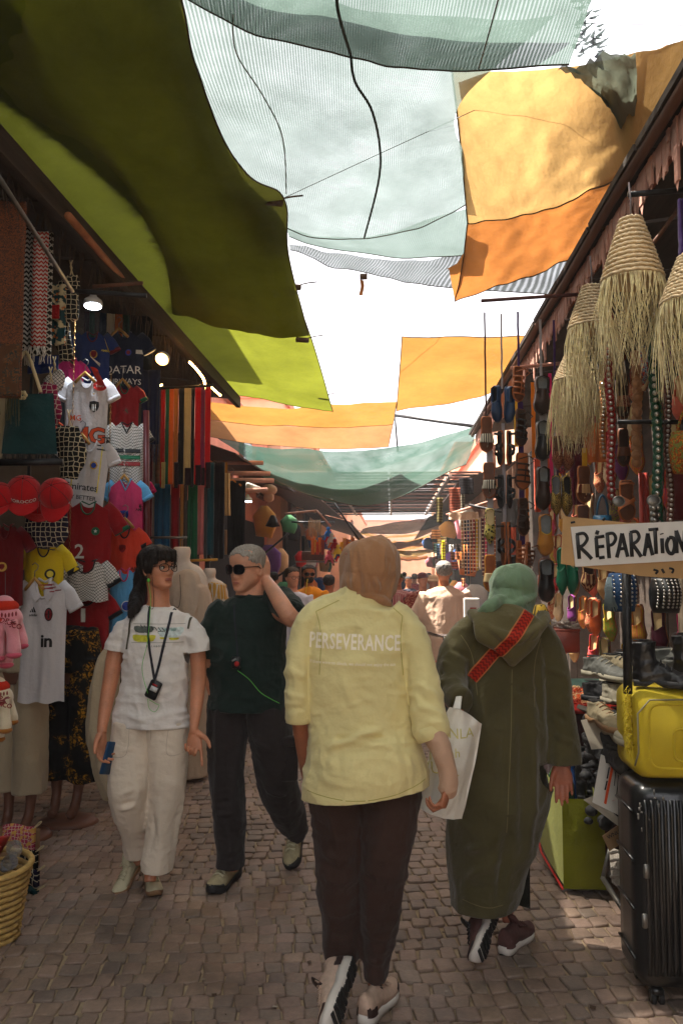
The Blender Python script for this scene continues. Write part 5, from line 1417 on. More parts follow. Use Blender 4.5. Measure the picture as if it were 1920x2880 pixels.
i_gold=M('ink_gold',H(196,156,60),.6,.1,10,0);i_green=M('ink_green',H(18,92,62),.7,.1,10,0);i_dkred=M('ink_dark_red',H(130,24,30),.7,.1,10,0);i_blue=M('ink_blue',H(34,60,150),.7,.1,10,0);i_yel=M('ink_yellow',H(216,196,60),.7,.1,10,0)
paisley=strip('shawl','long brown paisley shawl with fringe hanging at the far upper left','shawl',-70,72,566,1118,3.95,m_pais,.14,M('olive_fringe',H(66,62,36),.9),.006,1.3,yaw=.12,seed=1)
b_=strip('border',None,None,-68,73,966,1110,3.93,m_pais2,0,None,.006,1.3,seed=1);b_.parent=paisley;b_.matrix_parent_inverse=Matrix();b_.location=(0,-.016,P(0,966,3.93).z-paisley.location.z);b_.name='border'
for k in('label','category','group'):
 if k in b_:del b_[k]
strip('keffiyeh','black and white zigzag keffiyeh scarf beside the brown paisley shawl','scarf',66,98,640,980,4.3,m_kefz,.05,i_wht,.008,1.5,'keffiyeh scarves',seed=2)
strip('keffiyeh','red and white zigzag keffiyeh scarf with white tassels','scarf',97,138,652,975,4.28,m_kefr,.05,i_wht,.008,1.2,'keffiyeh scarves',seed=3,yaw=.05)
strip('keffiyeh','black lattice keffiyeh behind the red and white one','scarf',66,150,655,1000,4.4,m_kefb,.06,i_wht,.012,2.5,'keffiyeh scarves',seed=4)
strip('printed_scarf','teal and orange tile printed scarf with a red square','scarf',146,186,800,970,4.6,m_tile,0,None,.008,1.5,seed=5)
strip('scarf_patch','red and yellow square panel on the tile printed scarf','panel',148,168,858,896,4.56,cloth('red_patch',H(176,24,26)),0,None,.003,1,seed=5)
def star_bag(px0,py0,px1,py1,Y,mat,label,seed,squash=1.0,name='drawstring_bag',cat='bag'):
 cx,hw,hh=(px0+px1)/2,(px1-px0)/2,(py1-py0)
 b=MB();n=9;m=n*3
 c=[P(cx+6*math.sin(i*.7+seed),py0+hh*i/n,Y)for i in range(n+1)]
 rr=[px2m(hw*(.30+.75*math.sin(PI*(.12+.80*i/n))**.7),Y)for i in range(n+1)]
 path=[cr(c,i/m)for i in range(m+1)]
 rad=[np.interp(i/m*n,range(n+1),rr)for i in range(m+1)]
 c0=path[0];b.tube([p-c0 for p in path],[(r,r*.42)for r in rad],26,(1,0,0))
 for i,v in enumerate(b.v):
  q=Vector(v);d=.022*nz(q.x*9+seed,q.z*9,seed)+.012*nz(q.x*24,q.z*14,seed+5);b.v[i]=(q.x+d*.6,q.y-abs(d)*1.2,q.z+d*.2)
 b.uv=[(v[0],v[2])for v in b.v];b.hasuv=True
 r=empty(name,c0,0,label,cat,None);b.build('bag_body',mat,r)
 cb=MB();cb.tube([(0,-.01,.0),(.01,-.012,.05),(-.008,-.01,.10)],.004,5);cb.tube([(.02,-.01,.0),(.0,-.012,.06),(.012,-.01,.10)],.004,5);cb.build('drawstring',M('cream_cord',H(196,178,140),.9),r)
 return r
star_bag(158,778,232,905,4.7,m_star,'upper black and cream star patterned cloth bag under the steel rod',1)
star_bag(160,890,205,1015,4.75,m_star,'small star patterned cloth hanging just below the upper star bag',2)
star_bag(112,1080,172,1195,4.5,m_starm,'magenta and white star patterned bag beside the teal bag',3)
star_bag(158,1200,240,1345,4.6,m_star,'black and cream star patterned bag right of the red caps',4)
star_bag(62,1425,192,1540,4.45,m_starn,'navy star patterned bag just below the red caps',5)
star_bag(130,1050,180,1110,4.6,m_kef,'crumpled white lattice cloth above the magenta star bag',6,name='folded_keffiyeh',cat='cloth')
tr_=empty('teal_bag',P(88,1105,4.25),.12,'large dark teal velvet shoulder bag with a cream flower on its cord','bag')
b=MB();w=px2m(150,4.25);h=px2m(180,4.25)
b.grid(lambda u,v:((u-.5)*w*(.86+.2*v),-.045*math.sin(PI*u)**.6*math.sin(PI*min(1,v*.9+.1))-.01*nz(u*4,v*4),-h*v-.01*math.sin(u*PI)*(1-v)),14,14)
b.grid(lambda u,v:((u-.5)*w*(.86+.2*v),.02*math.sin(PI*u),-h*v),8,8)
b.build('bag_body',cloth('teal_velvet',H(14,56,58),.2,400,.4),tr_)
b=MB();b.tube(smooth_path([(-.10,-.02,0),(-.06,-.05,.14),(-.02,-.04,.22),(.03,-.04,.10),(.06,-.02,0)],16),.010,6);b.build('strap',M('cream_cord',(0,0,0)),tr_)
b=MB()
for k in range(6):a=k*PI/3;b.ell((-.02+.016*math.cos(a),-.075,-.03+.016*math.sin(a)),(.012,.006,.012),8,5)
b.build('flower',M('cream_wool',H(200,184,140),.9),tr_)
b=MB()
for i in range(60):x=R.uniform(-.5,.5)*w;b.tube([(x,-.01,-h),(x+R.uniform(-.01,.01),-.01,-h-R.uniform(.03,.07))],.002,3)
tag(b.build('fringe',M('dark_fringe',(.02,.02,.02),.9),tr_),kind='stuff')
strip('cream_scarf','cream scarf slung diagonally behind the teal bag','scarf',-15,40,1115,1290,4.4,cloth('cream_wool_cloth',H(170,156,126)),0,None,.02,1.5,seed=8,slant=-.4)
strip('blue_cloth','plain blue cloth behind the keffiyeh fringes','cloth',80,165,1000,1050,4.7,m_jblue,0,None,.012,2,seed=9)
fl=[(238,252,H(52,16,24)),(253,268,H(24,74,44)),(268,282,H(86,76,70)),(282,300,H(18,34,60)),(303,324,H(196,184,160)),(326,346,H(180,96,34)),(348,366,H(24,62,44)),(367,430,H(20,26,32))]
for i,(a,b2,c)in enumerate(fl):
 nm=['maroon','green','grey','navy','cream','ochre','deep green','black'][i]
 strip('folded_shawl','%s shawl folded over the rod behind the shirt hangers'%nm,'shawl',a,b2,866,960 if i<7 else 1110,6.3,cloth('shawl_'+nm.replace(' ','_'),c),0,None,.008,1,'shawls folded over the rod',seed=i)
jersey('dark blue and claret striped football shirt with a small crest',262,936,92,140,5.6,m_jblue,m_jblue,m_jdr,.25,seed=1,prints=[('disc',.10,.42,.030,.9,i_gold),('poly',.10,.42,shield,.024,i_dkred,0,1),('text',.74,.34,'AMBIL',.022,i_yel)])
jersey('navy football shirt with white QATAR AIRWAYS lettering',352,936,104,150,5.75,m_jnavy,m_jnavy,m_jnavy,.1,seed=2,neckd=.06,prints=[('disc',.25,.36,.024,1,i_blue),('disc',.25,.36,.015,1,i_dkred,0,1),('text',-.05,.66,'QATAR',.085,i_wht,0),('text',.05,.86,'AIRWAYS',.06,i_wht,0),('rect',.78,.34,.05,.03,i_wht)])
jersey('white football shirt with orange BMG lettering and a black striped crest',246,1064,112,250,5.0,m_jw,m_jw,m_jw,.22,seed=3,sl_len=.60,prints=[('poly',.38,.30,shield,.036,i_blk),('rect',.36,.31,.004,.045,i_wht,0,1),('rect',.44,.31,.004,.045,i_wht,0,1),('rect',.30,.31,.004,.045,i_wht,0,1),('text',-.12,.60,'BMG',.140,i_blk,.055),('text',-.12,.60,'BMG',.140,i_or,.022,1),('disc',.62,.085,.032,1.35,i_red),('text',.62,.085,'Seara',.024,i_wht,.0,1),('poly',.36,.17,star5,.008,i_gold),('text',-.45,.42,'MG',.05,i_or)])
jersey('white football shirt with Emirates FLY BETTER lettering and gold piping',256,1240,108,240,5.0,m_jw,m_jw,m_jw,.30,seed=4,roll=.10,sl_len=.60,prints=[('disc',.30,.26,.026,.9,i_gold),('disc',.30,.26,.018,.9,i_blue,0,1),('text',-.15,.50,'Emirates',.062,i_blk,.01),('text',-.12,.61,'FLY BETTER',.038,i_blk,.006,0),('rect',.72,.045,.10,.008,i_blk),('rect',.72,.085,.10,.008,i_blk),('rect',.60,.30,.006,.30,i_yel),('rect',-.62,.30,.006,.30,i_yel)])
jersey('red football shirt with green collar and cuffs and a small green star',352,1082,76,150,5.7,m_jr,m_jr,m_jgreen,.25,seed=5,prints=[('poly',.15,.46,star5,.022,i_green),('disc',.15,.46,.028,.9,i_dkred)])
jersey('white keffiyeh patterned football shirt with a black green and red sash',358,1190,92,180,5.4,m_kef,m_kef,m_jblk,.25,seed=6,vneck=True,prints=[('rect',0,.40,.19,.028,i_blk),('rect',0,.49,.19,.028,i_green),('rect',0,.58,.19,.028,i_dkred)])
jersey('pink and sky blue football shirt with AMBIL on its sleeve',355,1350,90,150,5.3,m_jpink,m_jsky,m_jsky,.25,seed=7,vneck=True,prints=[('poly',-.05,.60,shield,.034,i_blue),('text',-.05,.60,'FC',.03,i_red,0,1),('text',.88,.50,'AMBIL',.026,i_blk)])
jersey('magenta football shirt mostly behind the pink and blue one',372,1340,80,330,5.7,m_jmag,m_jmag,m_jmag,.2,seed=8)
jersey('dark red football shirt with a big white 2 and a green crest',250,1414,124,200,4.9,m_jr,m_jr,m_jgreen,.22,seed=9,sl_len=.8,prints=[('disc',.34,.36,.026,1,i_green),('poly',.34,.36,star5,.013,i_wht,0,1),('text',-.30,.62,'2',.125,i_wht,.012)])
jersey('orange red football shirt with a dark crest, right of the number two shirt',352,1482,88,130,5.2,m_jor,m_jor,m_jblk,.25,seed=10,prints=[('poly',-.1,.42,shield,.026,i_dkred),('text',.55,.8,'AE',.03,i_blk)])
jersey('yellow football shirt with a black outline print',128,1530,104,150,4.55,m_jyel,m_jyel,m_jblk,.15,seed=11,sl_len=.9,prints=[('disc',.35,.50,.030,1,i_blk),('disc',.35,.50,.019,1,i_yel,0,1),('text',-.5,.88,'K',.05,i_blk,0),('text',.5,.88,'D',.05,i_blk,0),('rect',.72,.1,.07,.006,i_blk)])
jersey('dark red football shirt with a gold crest at the left edge',22,1478,92,200,4.35,m_jdr,m_jdr,m_jdr,.1,seed=12,sl_len=.8,prints=[('disc',-.1,.52,.026,1,i_gold),('poly',-.1,.52,shield,.016,i_dkred,0,1)])
jersey('keffiyeh patterned shirt with black collar below the number two shirt',245,1578,116,100,4.85,m_kef,m_kef,m_jblk,.1,seed=13,neck=.42)
jersey('sky blue football shirt with a round crest, beside the hair of the woman in white',352,1602,76,160,5.1,m_jsky,m_jsky,m_jpink,.15,seed=14,prints=[('disc',.22,.56,.034,1,i_wht),('disc',.22,.56,.029,1,i_blue,0,1)])
jersey('white polo shirt with three dark red shoulder stripes and an oval crest',126,1632,118,300,4.5,m_jw,m_jw,m_jw,.18,seed=15,sl_len=.8,polo=True,neckd=.10,prints=[('disc',.28,.28,.038,.62,i_blk),('disc',.28,.28,.031,.6,i_dkred,0,1),('rect',.28,.28,.008,.045,i_blk,0,2),('poly',.28,.16,star5,.008,i_gold),('text',-.38,.285,'adidas',.020,i_blk,.01),('poly',-.38,.245,[(-1,-.6),(-.55,-.6),(-.75,.1)],.020,i_blk),('poly',-.38,.245,[(-.4,-.6),(.05,-.6),(-.35,.6),(-.55,.2)],.020,i_blk),('poly',-.38,.245,[(.2,-.6),(.75,-.6),(.1,1.0),(-.15,.7)],.020,i_blk),('text',.22,.50,'in',.10,i_blk,.03),('rect',.70,.03,.09,.005,i_dkred),('rect',.74,.055,.09,.005,i_dkred),('rect',.78,.08,.09,.005,i_dkred),('text',-.12,-.0,'',.01,i_red)])
jersey('red football shirt with a white price tag behind the black and gold trousers',248,1668,116,150,4.95,m_jr,m_jr,m_jblk,.1,seed=16,neck=.40,prints=[('rect',-.12,.36,.028,.085,i_wht,0,1),('disc',-.25,.62,.030,1,i_green)])
jersey('pink football shirt with black and white stripes at the left edge',22,1638,84,200,4.5,cloth('jersey_rose',H(206,80,120)),None,m_jblk,.1,seed=17)
jersey('magenta shirt peeking out left of the claret striped one',205,1010,60,120,5.3,m_jmag,m_jmag,m_jmag,.2,seed=18)
jersey('black shirt half hidden left of the white BMG shirt',188,1080,60,200,5.15,m_jblk,m_jblk,m_jblk,.2,seed=19)
m_gold_h=M('gold_plastic',H(170,126,60),.35,.2,20,.1)
for(x,y,w,Y,lb)in((335,928,56,5.7,'gold hanger holding the navy shirt'),(240,1052,60,4.95,'clear brass hanger holding the white BMG shirt'),(345,1070,44,5.65,'small gold hanger holding the red shirt with green cuffs'),(350,1340,40,5.3,'gold hanger above the pink and blue shirt'),(352,1462,52,5.15,'gold hanger in the orange red shirt'),(98,1632,56,4.45,'gold hanger inside the white polo shirt'),(232,1226,44,4.95,'grey hanger inside the Emirates shirt')):
 hanger(x,y,w,Y,m_gold_h,lb)
for(x,y0,y1,Y,lb)in((222,905,1700,4.9,'long thin chain running down the front of the white shirts'),(322,1060,1600,5.25,'gold chain running down past the red shirts')):
 b=MB();c=P(x,y0,Y);n=int(px2m(y1-y0,Y)/.022)
 for k in range(n):
  a=k%2*PI/2;pts=[(math.cos(a)*.005*math.cos(t)+0,math.sin(a)*.005*math.cos(t),-k*.022-.013*math.sin(t))for t in[2*PI*i/6 for i in range(7)]]
  b.tube(pts,.0014,4,caps=False)
 o=b.build('hanging_chain',M('brass_chain',H(150,112,60),.4,.2,20,0,metal=.8));o.location=c+Vector((0,-.06,0));tag(o,lb,'chain')
m_cap=cloth('red_cap_cotton',H(170,16,22),.1,500)
def cap(px,py,s_px,Y,yaw,tilt,label,text=None,leaf=False):
 r=px2m(s_px,Y)/2;root=empty('cap',P(px,py,Y),0,label,'cap','red baseball caps');root.rotation_euler=(tilt,0,yaw)
 b=MB();b.lathe([(.001,r*1.0),(r*.35,r*.95),(r*.7,r*.74),(r*.93,r*.40),(r,0),(r*.98,-r*.12)],28);b.build('crown',m_cap,root)
 b=MB()
 for k in range(6):
  a=k*PI/3+.5;b.tube([(math.cos(a)*rr,math.sin(a)*rr,zz)for rr,zz in((.001,r*1.01),(r*.36,r*.96),(r*.71,r*.75),(r*.94,r*.41),(r*1.005,0))],.0018,4)
 b.ell((0,0,r*1.02),(.007,.007,.005),8,4);b.build('seam',m_jdr,root)
 b=MB();b.grid(lambda u,v:(math.sin((u-.5)*2.0)*r*(1+.0*v),-math.cos((u-.5)*2.0)*r*(.95+.85*v*math.cos((u-.5)*1.6)),-r*.12-v*r*.18-r*.25*abs(u-.5)**2),16,8)
 me=b.mesh('brim');solid(me,.004);link('brim',me,m_cap,root)
 if text:
  t=text_mesh(text,r*.30,.02)
  for v in t.vertices:
   a=v.co.x/r;v.co=(math.sin(a)*r*1.03,-math.cos(a)*r*1.03,r*.10+v.co.y)
  link('lettering',t,i_wht,root)
 if leaf:
  b=MB()
  for k in range(5):a=-.9+k*.45;b.add([(.0,-r*1.3,-r*.28),(math.sin(a)*r*.30+.008,-r*1.42-r*.1,-r*.3-0*a),(math.sin(a)*r*.42,-r*(1.35+.3*math.cos(a)),-r*.335)],[(0,1,2)])
  b.build('leaf_badge',i_green,root)
 return root
cap(68,1385,100,4.1,.35,.75,'middle red baseball cap with white MOROCCO on it','MOROCCO')
cap(158,1390,96,4.15,.1,1.1,'right red baseball cap with a green leaf on its brim',None,True)
cap(2,1400,90,4.05,-.2,.8,'left red baseball cap cut by the edge of the photo')
cap(105,1425,86,4.35,.5,.5,'lower red baseball cap tucked behind the other caps')
b=MB();b.box((0,0,0),(.36,.03,.035));o=b.build('clip_rail',m_iron);o.location=P(85,1300,4.15);tag(o,'dark rail with clips carrying the red caps','rail')
cols1=[('red',H(196,22,26),454,466),('green',H(26,96,66),467,477),('orange',H(220,100,26),478,489),('amber',H(186,108,36),490,503),('black',H(16,16,18),504,519),('sand',H(196,168,112),520,538),('black',H(20,14,18),539,549),('scarlet',H(208,16,24),550,566),('mauve',H(128,40,70),567,577),('scarlet',H(210,18,26),578,594)]
seen={}
YS=6.6
for i,(nm,c,a,b2)in enumerate(cols1):
 seen[nm]=seen.get(nm,0)+1
 lb='%s shawl in the upper row of folded shawls'%nm
 if nm=='black':lb=['black shawl between the amber and the sand ones, upper row','black shawl between the sand and the scarlet ones, upper row'][seen[nm]-1]
 if nm=='scarlet':lb=['scarlet shawl left of the mauve one, upper row','scarlet shawl at the right end of the upper row'][seen[nm]-1]
 y1=1370-(8 if i%3 else 0)
 o=strip('hanging_shawl',lb,'shawl',a,b2,1096-i*.8,y1,YS,cloth('shawlu_%s'%nm,c,.1,400,.3),0,None,.007,.6,'upper row of hanging shawls',seed=i*2.1)
 if nm in('amber','sand','scarlet','mauve','red'):
  w0=o.data;
  q=strip('dark_end',None,None,a+.5,b2-.5,1300+(i%3)*8,y1+3,YS-.012,cloth('shawl_dark_end',H(40,22,26))if nm!='red' else cloth('shawl_pale_end',H(200,176,110)),0,None,.007,.6,seed=i*2.1)
  q.parent=o;q.location=q.location-o.location
  for k in('label','category','group'):
   if k in q:del q[k]
cols2=[('steel blue',H(28,92,134),436,480),('crimson',H(150,20,30),482,506),('mustard',H(176,118,50),508,518),('taupe',H(74,60,50),519,528),('leaf green',H(22,92,58),530,556),('rose pink',H(196,110,106),557,574),('dark grey',H(60,56,56),575,584),('petrol',H(14,70,80),585,603),('black',H(16,14,18),604,632)]
for i,(nm,c,a,b2)in enumerate(cols2):
 strip('hanging_shawl','%s shawl in the lower row behind the mannequin torsos'%nm,'shawl',a,b2,1360 if b2<600 else 1300,1572-(i%2)*12,6.9,cloth('shawll_%s'%nm.replace(' ','_'),c,.1,400,.3),0,None,.012,max(1,(b2-a)/18),'lower row of hanging shawls',seed=i*1.3)
strip('hanging_shawl','navy blue shawl with long fringe left of the upper row','shawl',402,452,1040,1250,6.2,cloth('navy_shawl',H(18,30,70),.2,400,.3),.16,cloth('navy_shawl',(0,0,0)),.016,2,seed=30)
strip('hanging_shawl','burgundy curtain like shawl beside the burgundy post','shawl',400,432,1180,1560,6.3,cloth('burgundy_shawl',H(78,20,30),.2,400,.3),0,None,.016,2,seed=31)
pole('hanging_rod',P(446,1094,6.65),P(600,1084,6.65),.012,m_iron,'dark rod carrying the upper row of shawls','rod')
pole('hanging_rod',P(424,1512,6.0),P(526,1512,6.0),.009,m_steel,'short chrome rail above the beige tunic','rod')
pole('hanging_rod',P(530,1577,6.1),P(612,1574,6.1),.010,M('yellow_wood',H(180,130,40),.6),'yellow wooden rod across the lower shawls','rod')
pole('hanging_rod',P(484,1676,6.0),P(526,1676,6.0),.011,m_bamboo,'stub of a wooden rod in the beige tunic','rod')
m_manq=M('brown_mannequin_plastic',H(104,68,52),.45,.15,8,.1)
m_linen=cloth('beige_linen',H(164,148,122),.08,350,.15)
def legs_mannequin(cx,Y,label):
 r=empty('mannequin',G(cx,1600+EYE*FPX/Y),0,label,'mannequin','trouser mannequins of the left stall')
 b=MB()
 gy=1600+EYE*FPX/Y
 TP(b,[(cx-12,1780,Y,62,.10),(cx-8,1860,Y,70,.12),(cx-6,1920,Y,60,.10)],20)
 for s in(-1,1):
  TP(b,[(cx+s*26,1900,Y,32,.07),(cx+s*30,2060,Y,24,.05),(cx+s*32,2180,Y,18,.04),(cx+s*30-2,gy-90,Y,14,.03),(cx+s*28-10,gy-45,Y-.03,14,.035),(cx+s*26-22,gy-22,Y-.10,13,.03)],14)
 put(remeshed(b,.009,4,name='legs'),'legs',m_manq,r)
 b=MB();b.lathe([(.001,.045),(.12,.042),(.165,.030),(.185,.010),(.18,0)],30);
 b.v=[(v[0]*1.0,v[1]*.8,v[2])for v in b.v]
 o=b.build('base',m_manq,r);o.location=(0,0,0)
 return r
g1=legs_mannequin(192,4.85,'brown mannequin legs on an oval base wearing the black and gold trousers')
g2=legs_mannequin(58,4.60,'brown mannequin legs on an oval base wearing the beige linen trousers')
m_goldp=printed('black_gold_print',H(10,9,9),H(176,124,30),'gold',34,.5,'Object')
def cloth_thing(name,label,cat,mb,vox,sm,push,mat,loc,group=None,kids=()):
 me=remeshed(mb,vox,sm,push,name)
 r=put(me,name,mat,tag(empty(name,loc),label,cat,group))if kids else None
 if r is None:
  me.transform(Matrix.Translation(-Vector(loc)));o=link(name,me,mat);o.location=loc;return tag(o,label,cat,group)
 return r.parent
b=MB()
TP(b,[(214,1768,4.85,58,.11),(210,1830,4.85,70,.13),(205,1880,4.85,76,.14)],26)
TP(b,[(180,1850,4.85,52,.11),(164,2000,4.85,56,.12),(154,2100,4.85,56,.12),(148,2180,4.85,54,.11)],22)
TP(b,[(240,1850,4.85,52,.11),(250,2000,4.85,58,.12),(254,2100,4.85,58,.12),(252,2190,4.85,56,.11)],22)
cloth_thing('trousers','wide black trousers with gold print on the right hand mannequin legs','trousers',b,.008,4,folds((.012,(9,9,1.6),3,None),(.004,(16,16,12),5,None)),m_goldp,P(205,1800,4.85))
b=MB()
TP(b,[(70,1764,4.60,56,.11),(64,1830,4.60,68,.13),(60,1880,4.60,72,.14)],26)
TP(b,[(22,1850,4.60,46,.11),(14,2050,4.60,46,.11),(8,2216,4.60,44,.10)],22)
TP(b,[(92,1850,4.60,42,.11),(88,2050,4.60,44,.11),(84,2226,4.60,42,.10)],22)
cloth_thing('trousers','beige linen trousers with a tied waist on the left hand mannequin legs','trousers',b,.008,4,folds((.010,(9,9,1.6),8,None),(.003,(16,16,12),5,None)),m_linen,P(60,1800,4.60))
b=MB()
TP(b,[(312,1830,4.4,16,.05),(302,1880,4.4,28,.06),(294,1960,4.4,32,.06),(288,2060,4.4,34,.06),(298,2110,4.4,34,.06),(306,2180,4.4,30,.06),(316,2240,4.4,20,.05)],26)
cloth_thing('dress','cream pleated dress hanging behind the arm of the woman in white','dress',b,.006,1,folds((.022,(17,17,.9),13,None),(.004,(20,20,6),5,None)),cloth('cream_gauze',H(176,160,132),.1,300,.1),P(290,1840,4.4))
m_linen2=cloth('beige_tunic_linen',H(196,172,148),.07,350,.15)
def torso_mannequin(cx,py,Y,s,label,skin_mat):
 r=empty('mannequin',P(cx,py,Y),0,label,'mannequin');b=MB()
 TP(b,[(cx,py,Y,22*s,.045),(cx,py+14*s,Y,26*s,.055),(cx,py+44*s,Y,25*s,.05),(cx+2,py+70*s,Y,60*s,.07),(cx+2,py+120*s,Y,74*s,.09),(cx,py+250*s,Y,66*s,.09)],20)
 put(remeshed(b,.008,3,name='bust'),'bust',skin_mat,r)
 h=MB();h.tube([P(cx,py,Y),P(cx,py-16,Y),P(cx+8,py-26,Y),P(cx,py-34,Y)],.003,6);put_mb(h,'hook',m_steel,r);return r
torso_mannequin(512,1538,5.9,1.0,'headless white mannequin torso inside the beige tunic',M('white_mannequin',H(206,188,170),.5))
b=MB()
TP(b,[(516,1606,5.9,34,.07),(520,1624,5.9,56,.10),(524,1680,5.9,60,.13),(522,1800,5.9,60,.13),(524,1960,5.9,62,.13),(526,2180,5.9,64,.13)],28)
TP(b,[(560,1650,5.9,22,.10),(572,1720,5.9,24,.09),(568,1790,5.9,22,.08)],18)
cloth_thing('tunic','long beige linen tunic between the woman in white and the man','tunic',b,.009,4,folds((.010,(10,10,2.4),17,None),(.003,(18,18,10),5,None)),m_linen2,P(512,1620,5.9))
torso_mannequin(590,1598,6.6,.7,'smaller white mannequin torso wearing the yellow crochet top',M('white_mannequin',(0,0,0)))
b=MB();TP(b,[(612,1640,6.6,26,.09),(604,1690,6.6,42,.11),(602,1760,6.6,42,.11)],22)
cloth_thing('crochet_top','yellow and white crochet top on the smaller mannequin torso','top',b,.009,3,folds((.006,(14,14,8),3,None)),printed('crochet_yellow',H(200,150,60),H(206,196,180),'lattice',26,.1,'Object'),P(604,1650,6.6))
for i,(x0,x1,y0,y1,Y,c,lb)in enumerate(((640,690,1352,1560,8.5,H(20,20,24),'black ribbed skirt on a wooden hanger past the shawls'),(622,646,1330,1450,8.3,H(196,160,110),'cream cloth end hanging beside the black skirt'),(632,668,1490,1560,8.7,H(190,148,104),'tan cloth below the black skirt'),(600,640,1300,1390,8.8,H(170,110,40),'mustard cloth above the wooden hanger'))):
 strip('hanging_cloth',lb,'cloth',x0,x1,y0,y1,Y,cloth('hangcloth_%d'%i,c),0,None,.014,3,seed=i,slant=.1 if i==1 else 0)
hanger(652,1352,56,8.5,M('orange_wood',H(206,124,40),.5),'orange wooden hanger holding the black ribbed skirt',hook=.14)
def lamp_bulb(name,c,r,mat,label,rot=(0,0,0),col=(1,1,1),pw=4):
 root=empty(name,c,0,label,'lamp');root.rotation_euler=rot
 b=MB();b.lathe([(.001,.0),(r*.8,-.002),(r,.008),(r*.9,.035),(r*.4,.06),(.016,.085),(.001,.09)],20);b.build('housing',M('lamp_housing',H(170,170,170),.4),root)
 b=MB()
 for i in range(6):
  for k in range(max(1,i*5)):a=2*PI*k/max(1,i*5);b.ell((r*.16*i*math.cos(a),r*.16*i*math.sin(a),-.004),(r*.055,r*.055,.004),6,3)
 b.build('led',mat,root)
 ld=bpy.data.lights.new(name,'SPOT');ld.energy=pw;ld.color=col;ld.shadow_soft_size=.05;ld.spot_size=2.6;ld.spot_blend=1
 lo=bpy.data.objects.new(name+'_light',ld);COL.objects.link(lo);lo.parent=root;lo.location=(0,0,-.02)
lamp_bulb('led_lamp',P(262,860,4.9),.062,emis('cold_led',(.8,.9,1.0),7),'round cold white LED lamp over the football shirts',(-.12,0,.3),(.8,.9,1),6)
lamp_bulb('led_lamp',P(456,1010,6.0),.058,emis('warm_led',(1.0,.50,.12),7),'round warm yellow LED lamp under the lime cloth',(-.8,.5,.35),(1,.62,.25),5)
pts=smooth_path([P(535,1020,6.6),P(556,1042,6.8),P(574,1068,6.95),P(578,1092,7.0)],14)
b=MB();b.tube(pts,.008,6)
for p in pts:b.ell(p+Vector((0,-.01,0)),(.011,.011,.011),6,4)
o=b.build('light_strip',emis('warm_strip',(1.0,.52,.14),9));tag(o,'warm LED light strip running down to the upper shawls','light strip')
pts=[P(592,1086,7.2),P(604,1098,7.3),P(620,1112,7.4)];b=MB();b.tube(pts,.008,6);
for p in pts:b.ell(p+Vector((0,-.01,0)),(.011,.011,.011),6,4)
o=b.build('light_strip',emis('warm_strip',(0,0,0),9));tag(o,'short warm LED light strip right of the scarlet shawls','light strip')
pts=[P(444,1088,6.3),P(456,1082,6.4)];b=MB();b.tube(pts,.007,6);o=b.build('light_strip',emis('warm_strip',(0,0,0),9));tag(o,'tiny warm light strip end left of the red shawl','light strip')
m_plush=cloth('pink_plush',H(226,146,156),.08,250,.5);m_plush2=cloth('cream_plush',H(214,198,168),.08,250,.5);m_hoof=cloth('pink_plush_hoof',H(216,92,116));m_hoof2=cloth('tan_plush_hoof',H(172,112,50));m_sadd=printed('red_saddle',H(196,48,26),H(214,150,40),'bands',60,.6)
def camel(cx,cy,Y,s,body,hoof,label,text):
 root=empty('plush_camel',P(cx,cy,Y),0,label,'toy','plush camels');b=MB();k=s
 b.ell(P(cx-8,cy,Y),(.10*k,.075*k,.075*k),18,12);b.ell(P(cx-4,cy-38*k,Y),(.055*k,.05*k,.05*k),14,10)
 for(dx,dy,dY)in((-22,110,-.05),(24,100,-.06),(2,128,.03),(44,74,.05)):
  TP(b,[(cx+dx*.6*k,cy+6,Y+dY,20*k,.036*k),(cx+dx*.9*k,cy+dy*.5*k,Y+dY,17*k,.032*k),(cx+dx*k,cy+dy*.88*k,Y+dY-.02,20*k,.036*k),(cx+dx*k,cy+dy*k,Y+dY-.02,16*k,.03*k)],14)
 TP(b,[(cx-40*k,cy-8,Y,16*k,.03*k),(cx-60*k,cy-40*k,Y,13*k,.025*k),(cx-74*k,cy-70*k,Y,16*k,.03*k)],12)
 me=remeshed(b,.006,4,name='body');bv=bvh_of(me);put(me,'body',body,root)
 for(dx,dy,dY)in((-22,110,-.05),(24,100,-.06),(2,128,.03),(44,74,.05)):
  h=MB();h.ell(P(cx+dx*k,cy+(dy+2)*k,Y+dY-.024),(.036*k,.038*k,.018*k),14,8);put_mb(h,'hoof',hoof,root)
 sd=MB();c=P(cx-4,cy-34*k,Y);sd.ell(c,(.072*k,.066*k,.040*k),18,10);put_mb(sd,'saddle',m_sadd,root)
 for i in range(7):
  q=MB();q.ell(P(cx-30*k+i*10*k,cy-14*k+(1-abs(i-3)/3)*5,Y-.075*k),(.005*k,.005*k,.012*k),6,4);put_mb(q,'tassel',i_dkred,root)
 print_on(root,bv,P(cx+10*k,cy+12*k,Y-.1),text_mesh(text,.034*k,.02),i_dkred,'lettering',r=(1,0,-.2),back=.15)
 print_on(root,bv,P(cx-24*k,cy+4*k,Y-.1),disc_mesh(.012*k),i_red,'badge',back=.15)
 h=MB();h.tube([P(cx,cy-50*k,Y),P(cx,cy-130*k,Y)],.0015,4);put_mb(h,'string',m_wire,root)
camel(16,1740,3.85,1.0,m_plush,m_hoof,'upper pink plush camel with MOROCCO on its saddle','MOROCCO')
camel(-6,1962,3.8,.9,m_plush2,m_hoof2,'lower cream plush camel with tan hooves','MOROCCO')
m_palm=M('palm_straw',H(186,152,88),.8,.25,30,.8,120,.004,sc=(1,1,3))
bk=empty('basket',G(-34,2640),0,'round woven palm basket at the lower left corner','basket');Yb=G(-34,2640).y
hb_=px2m(190,Yb)
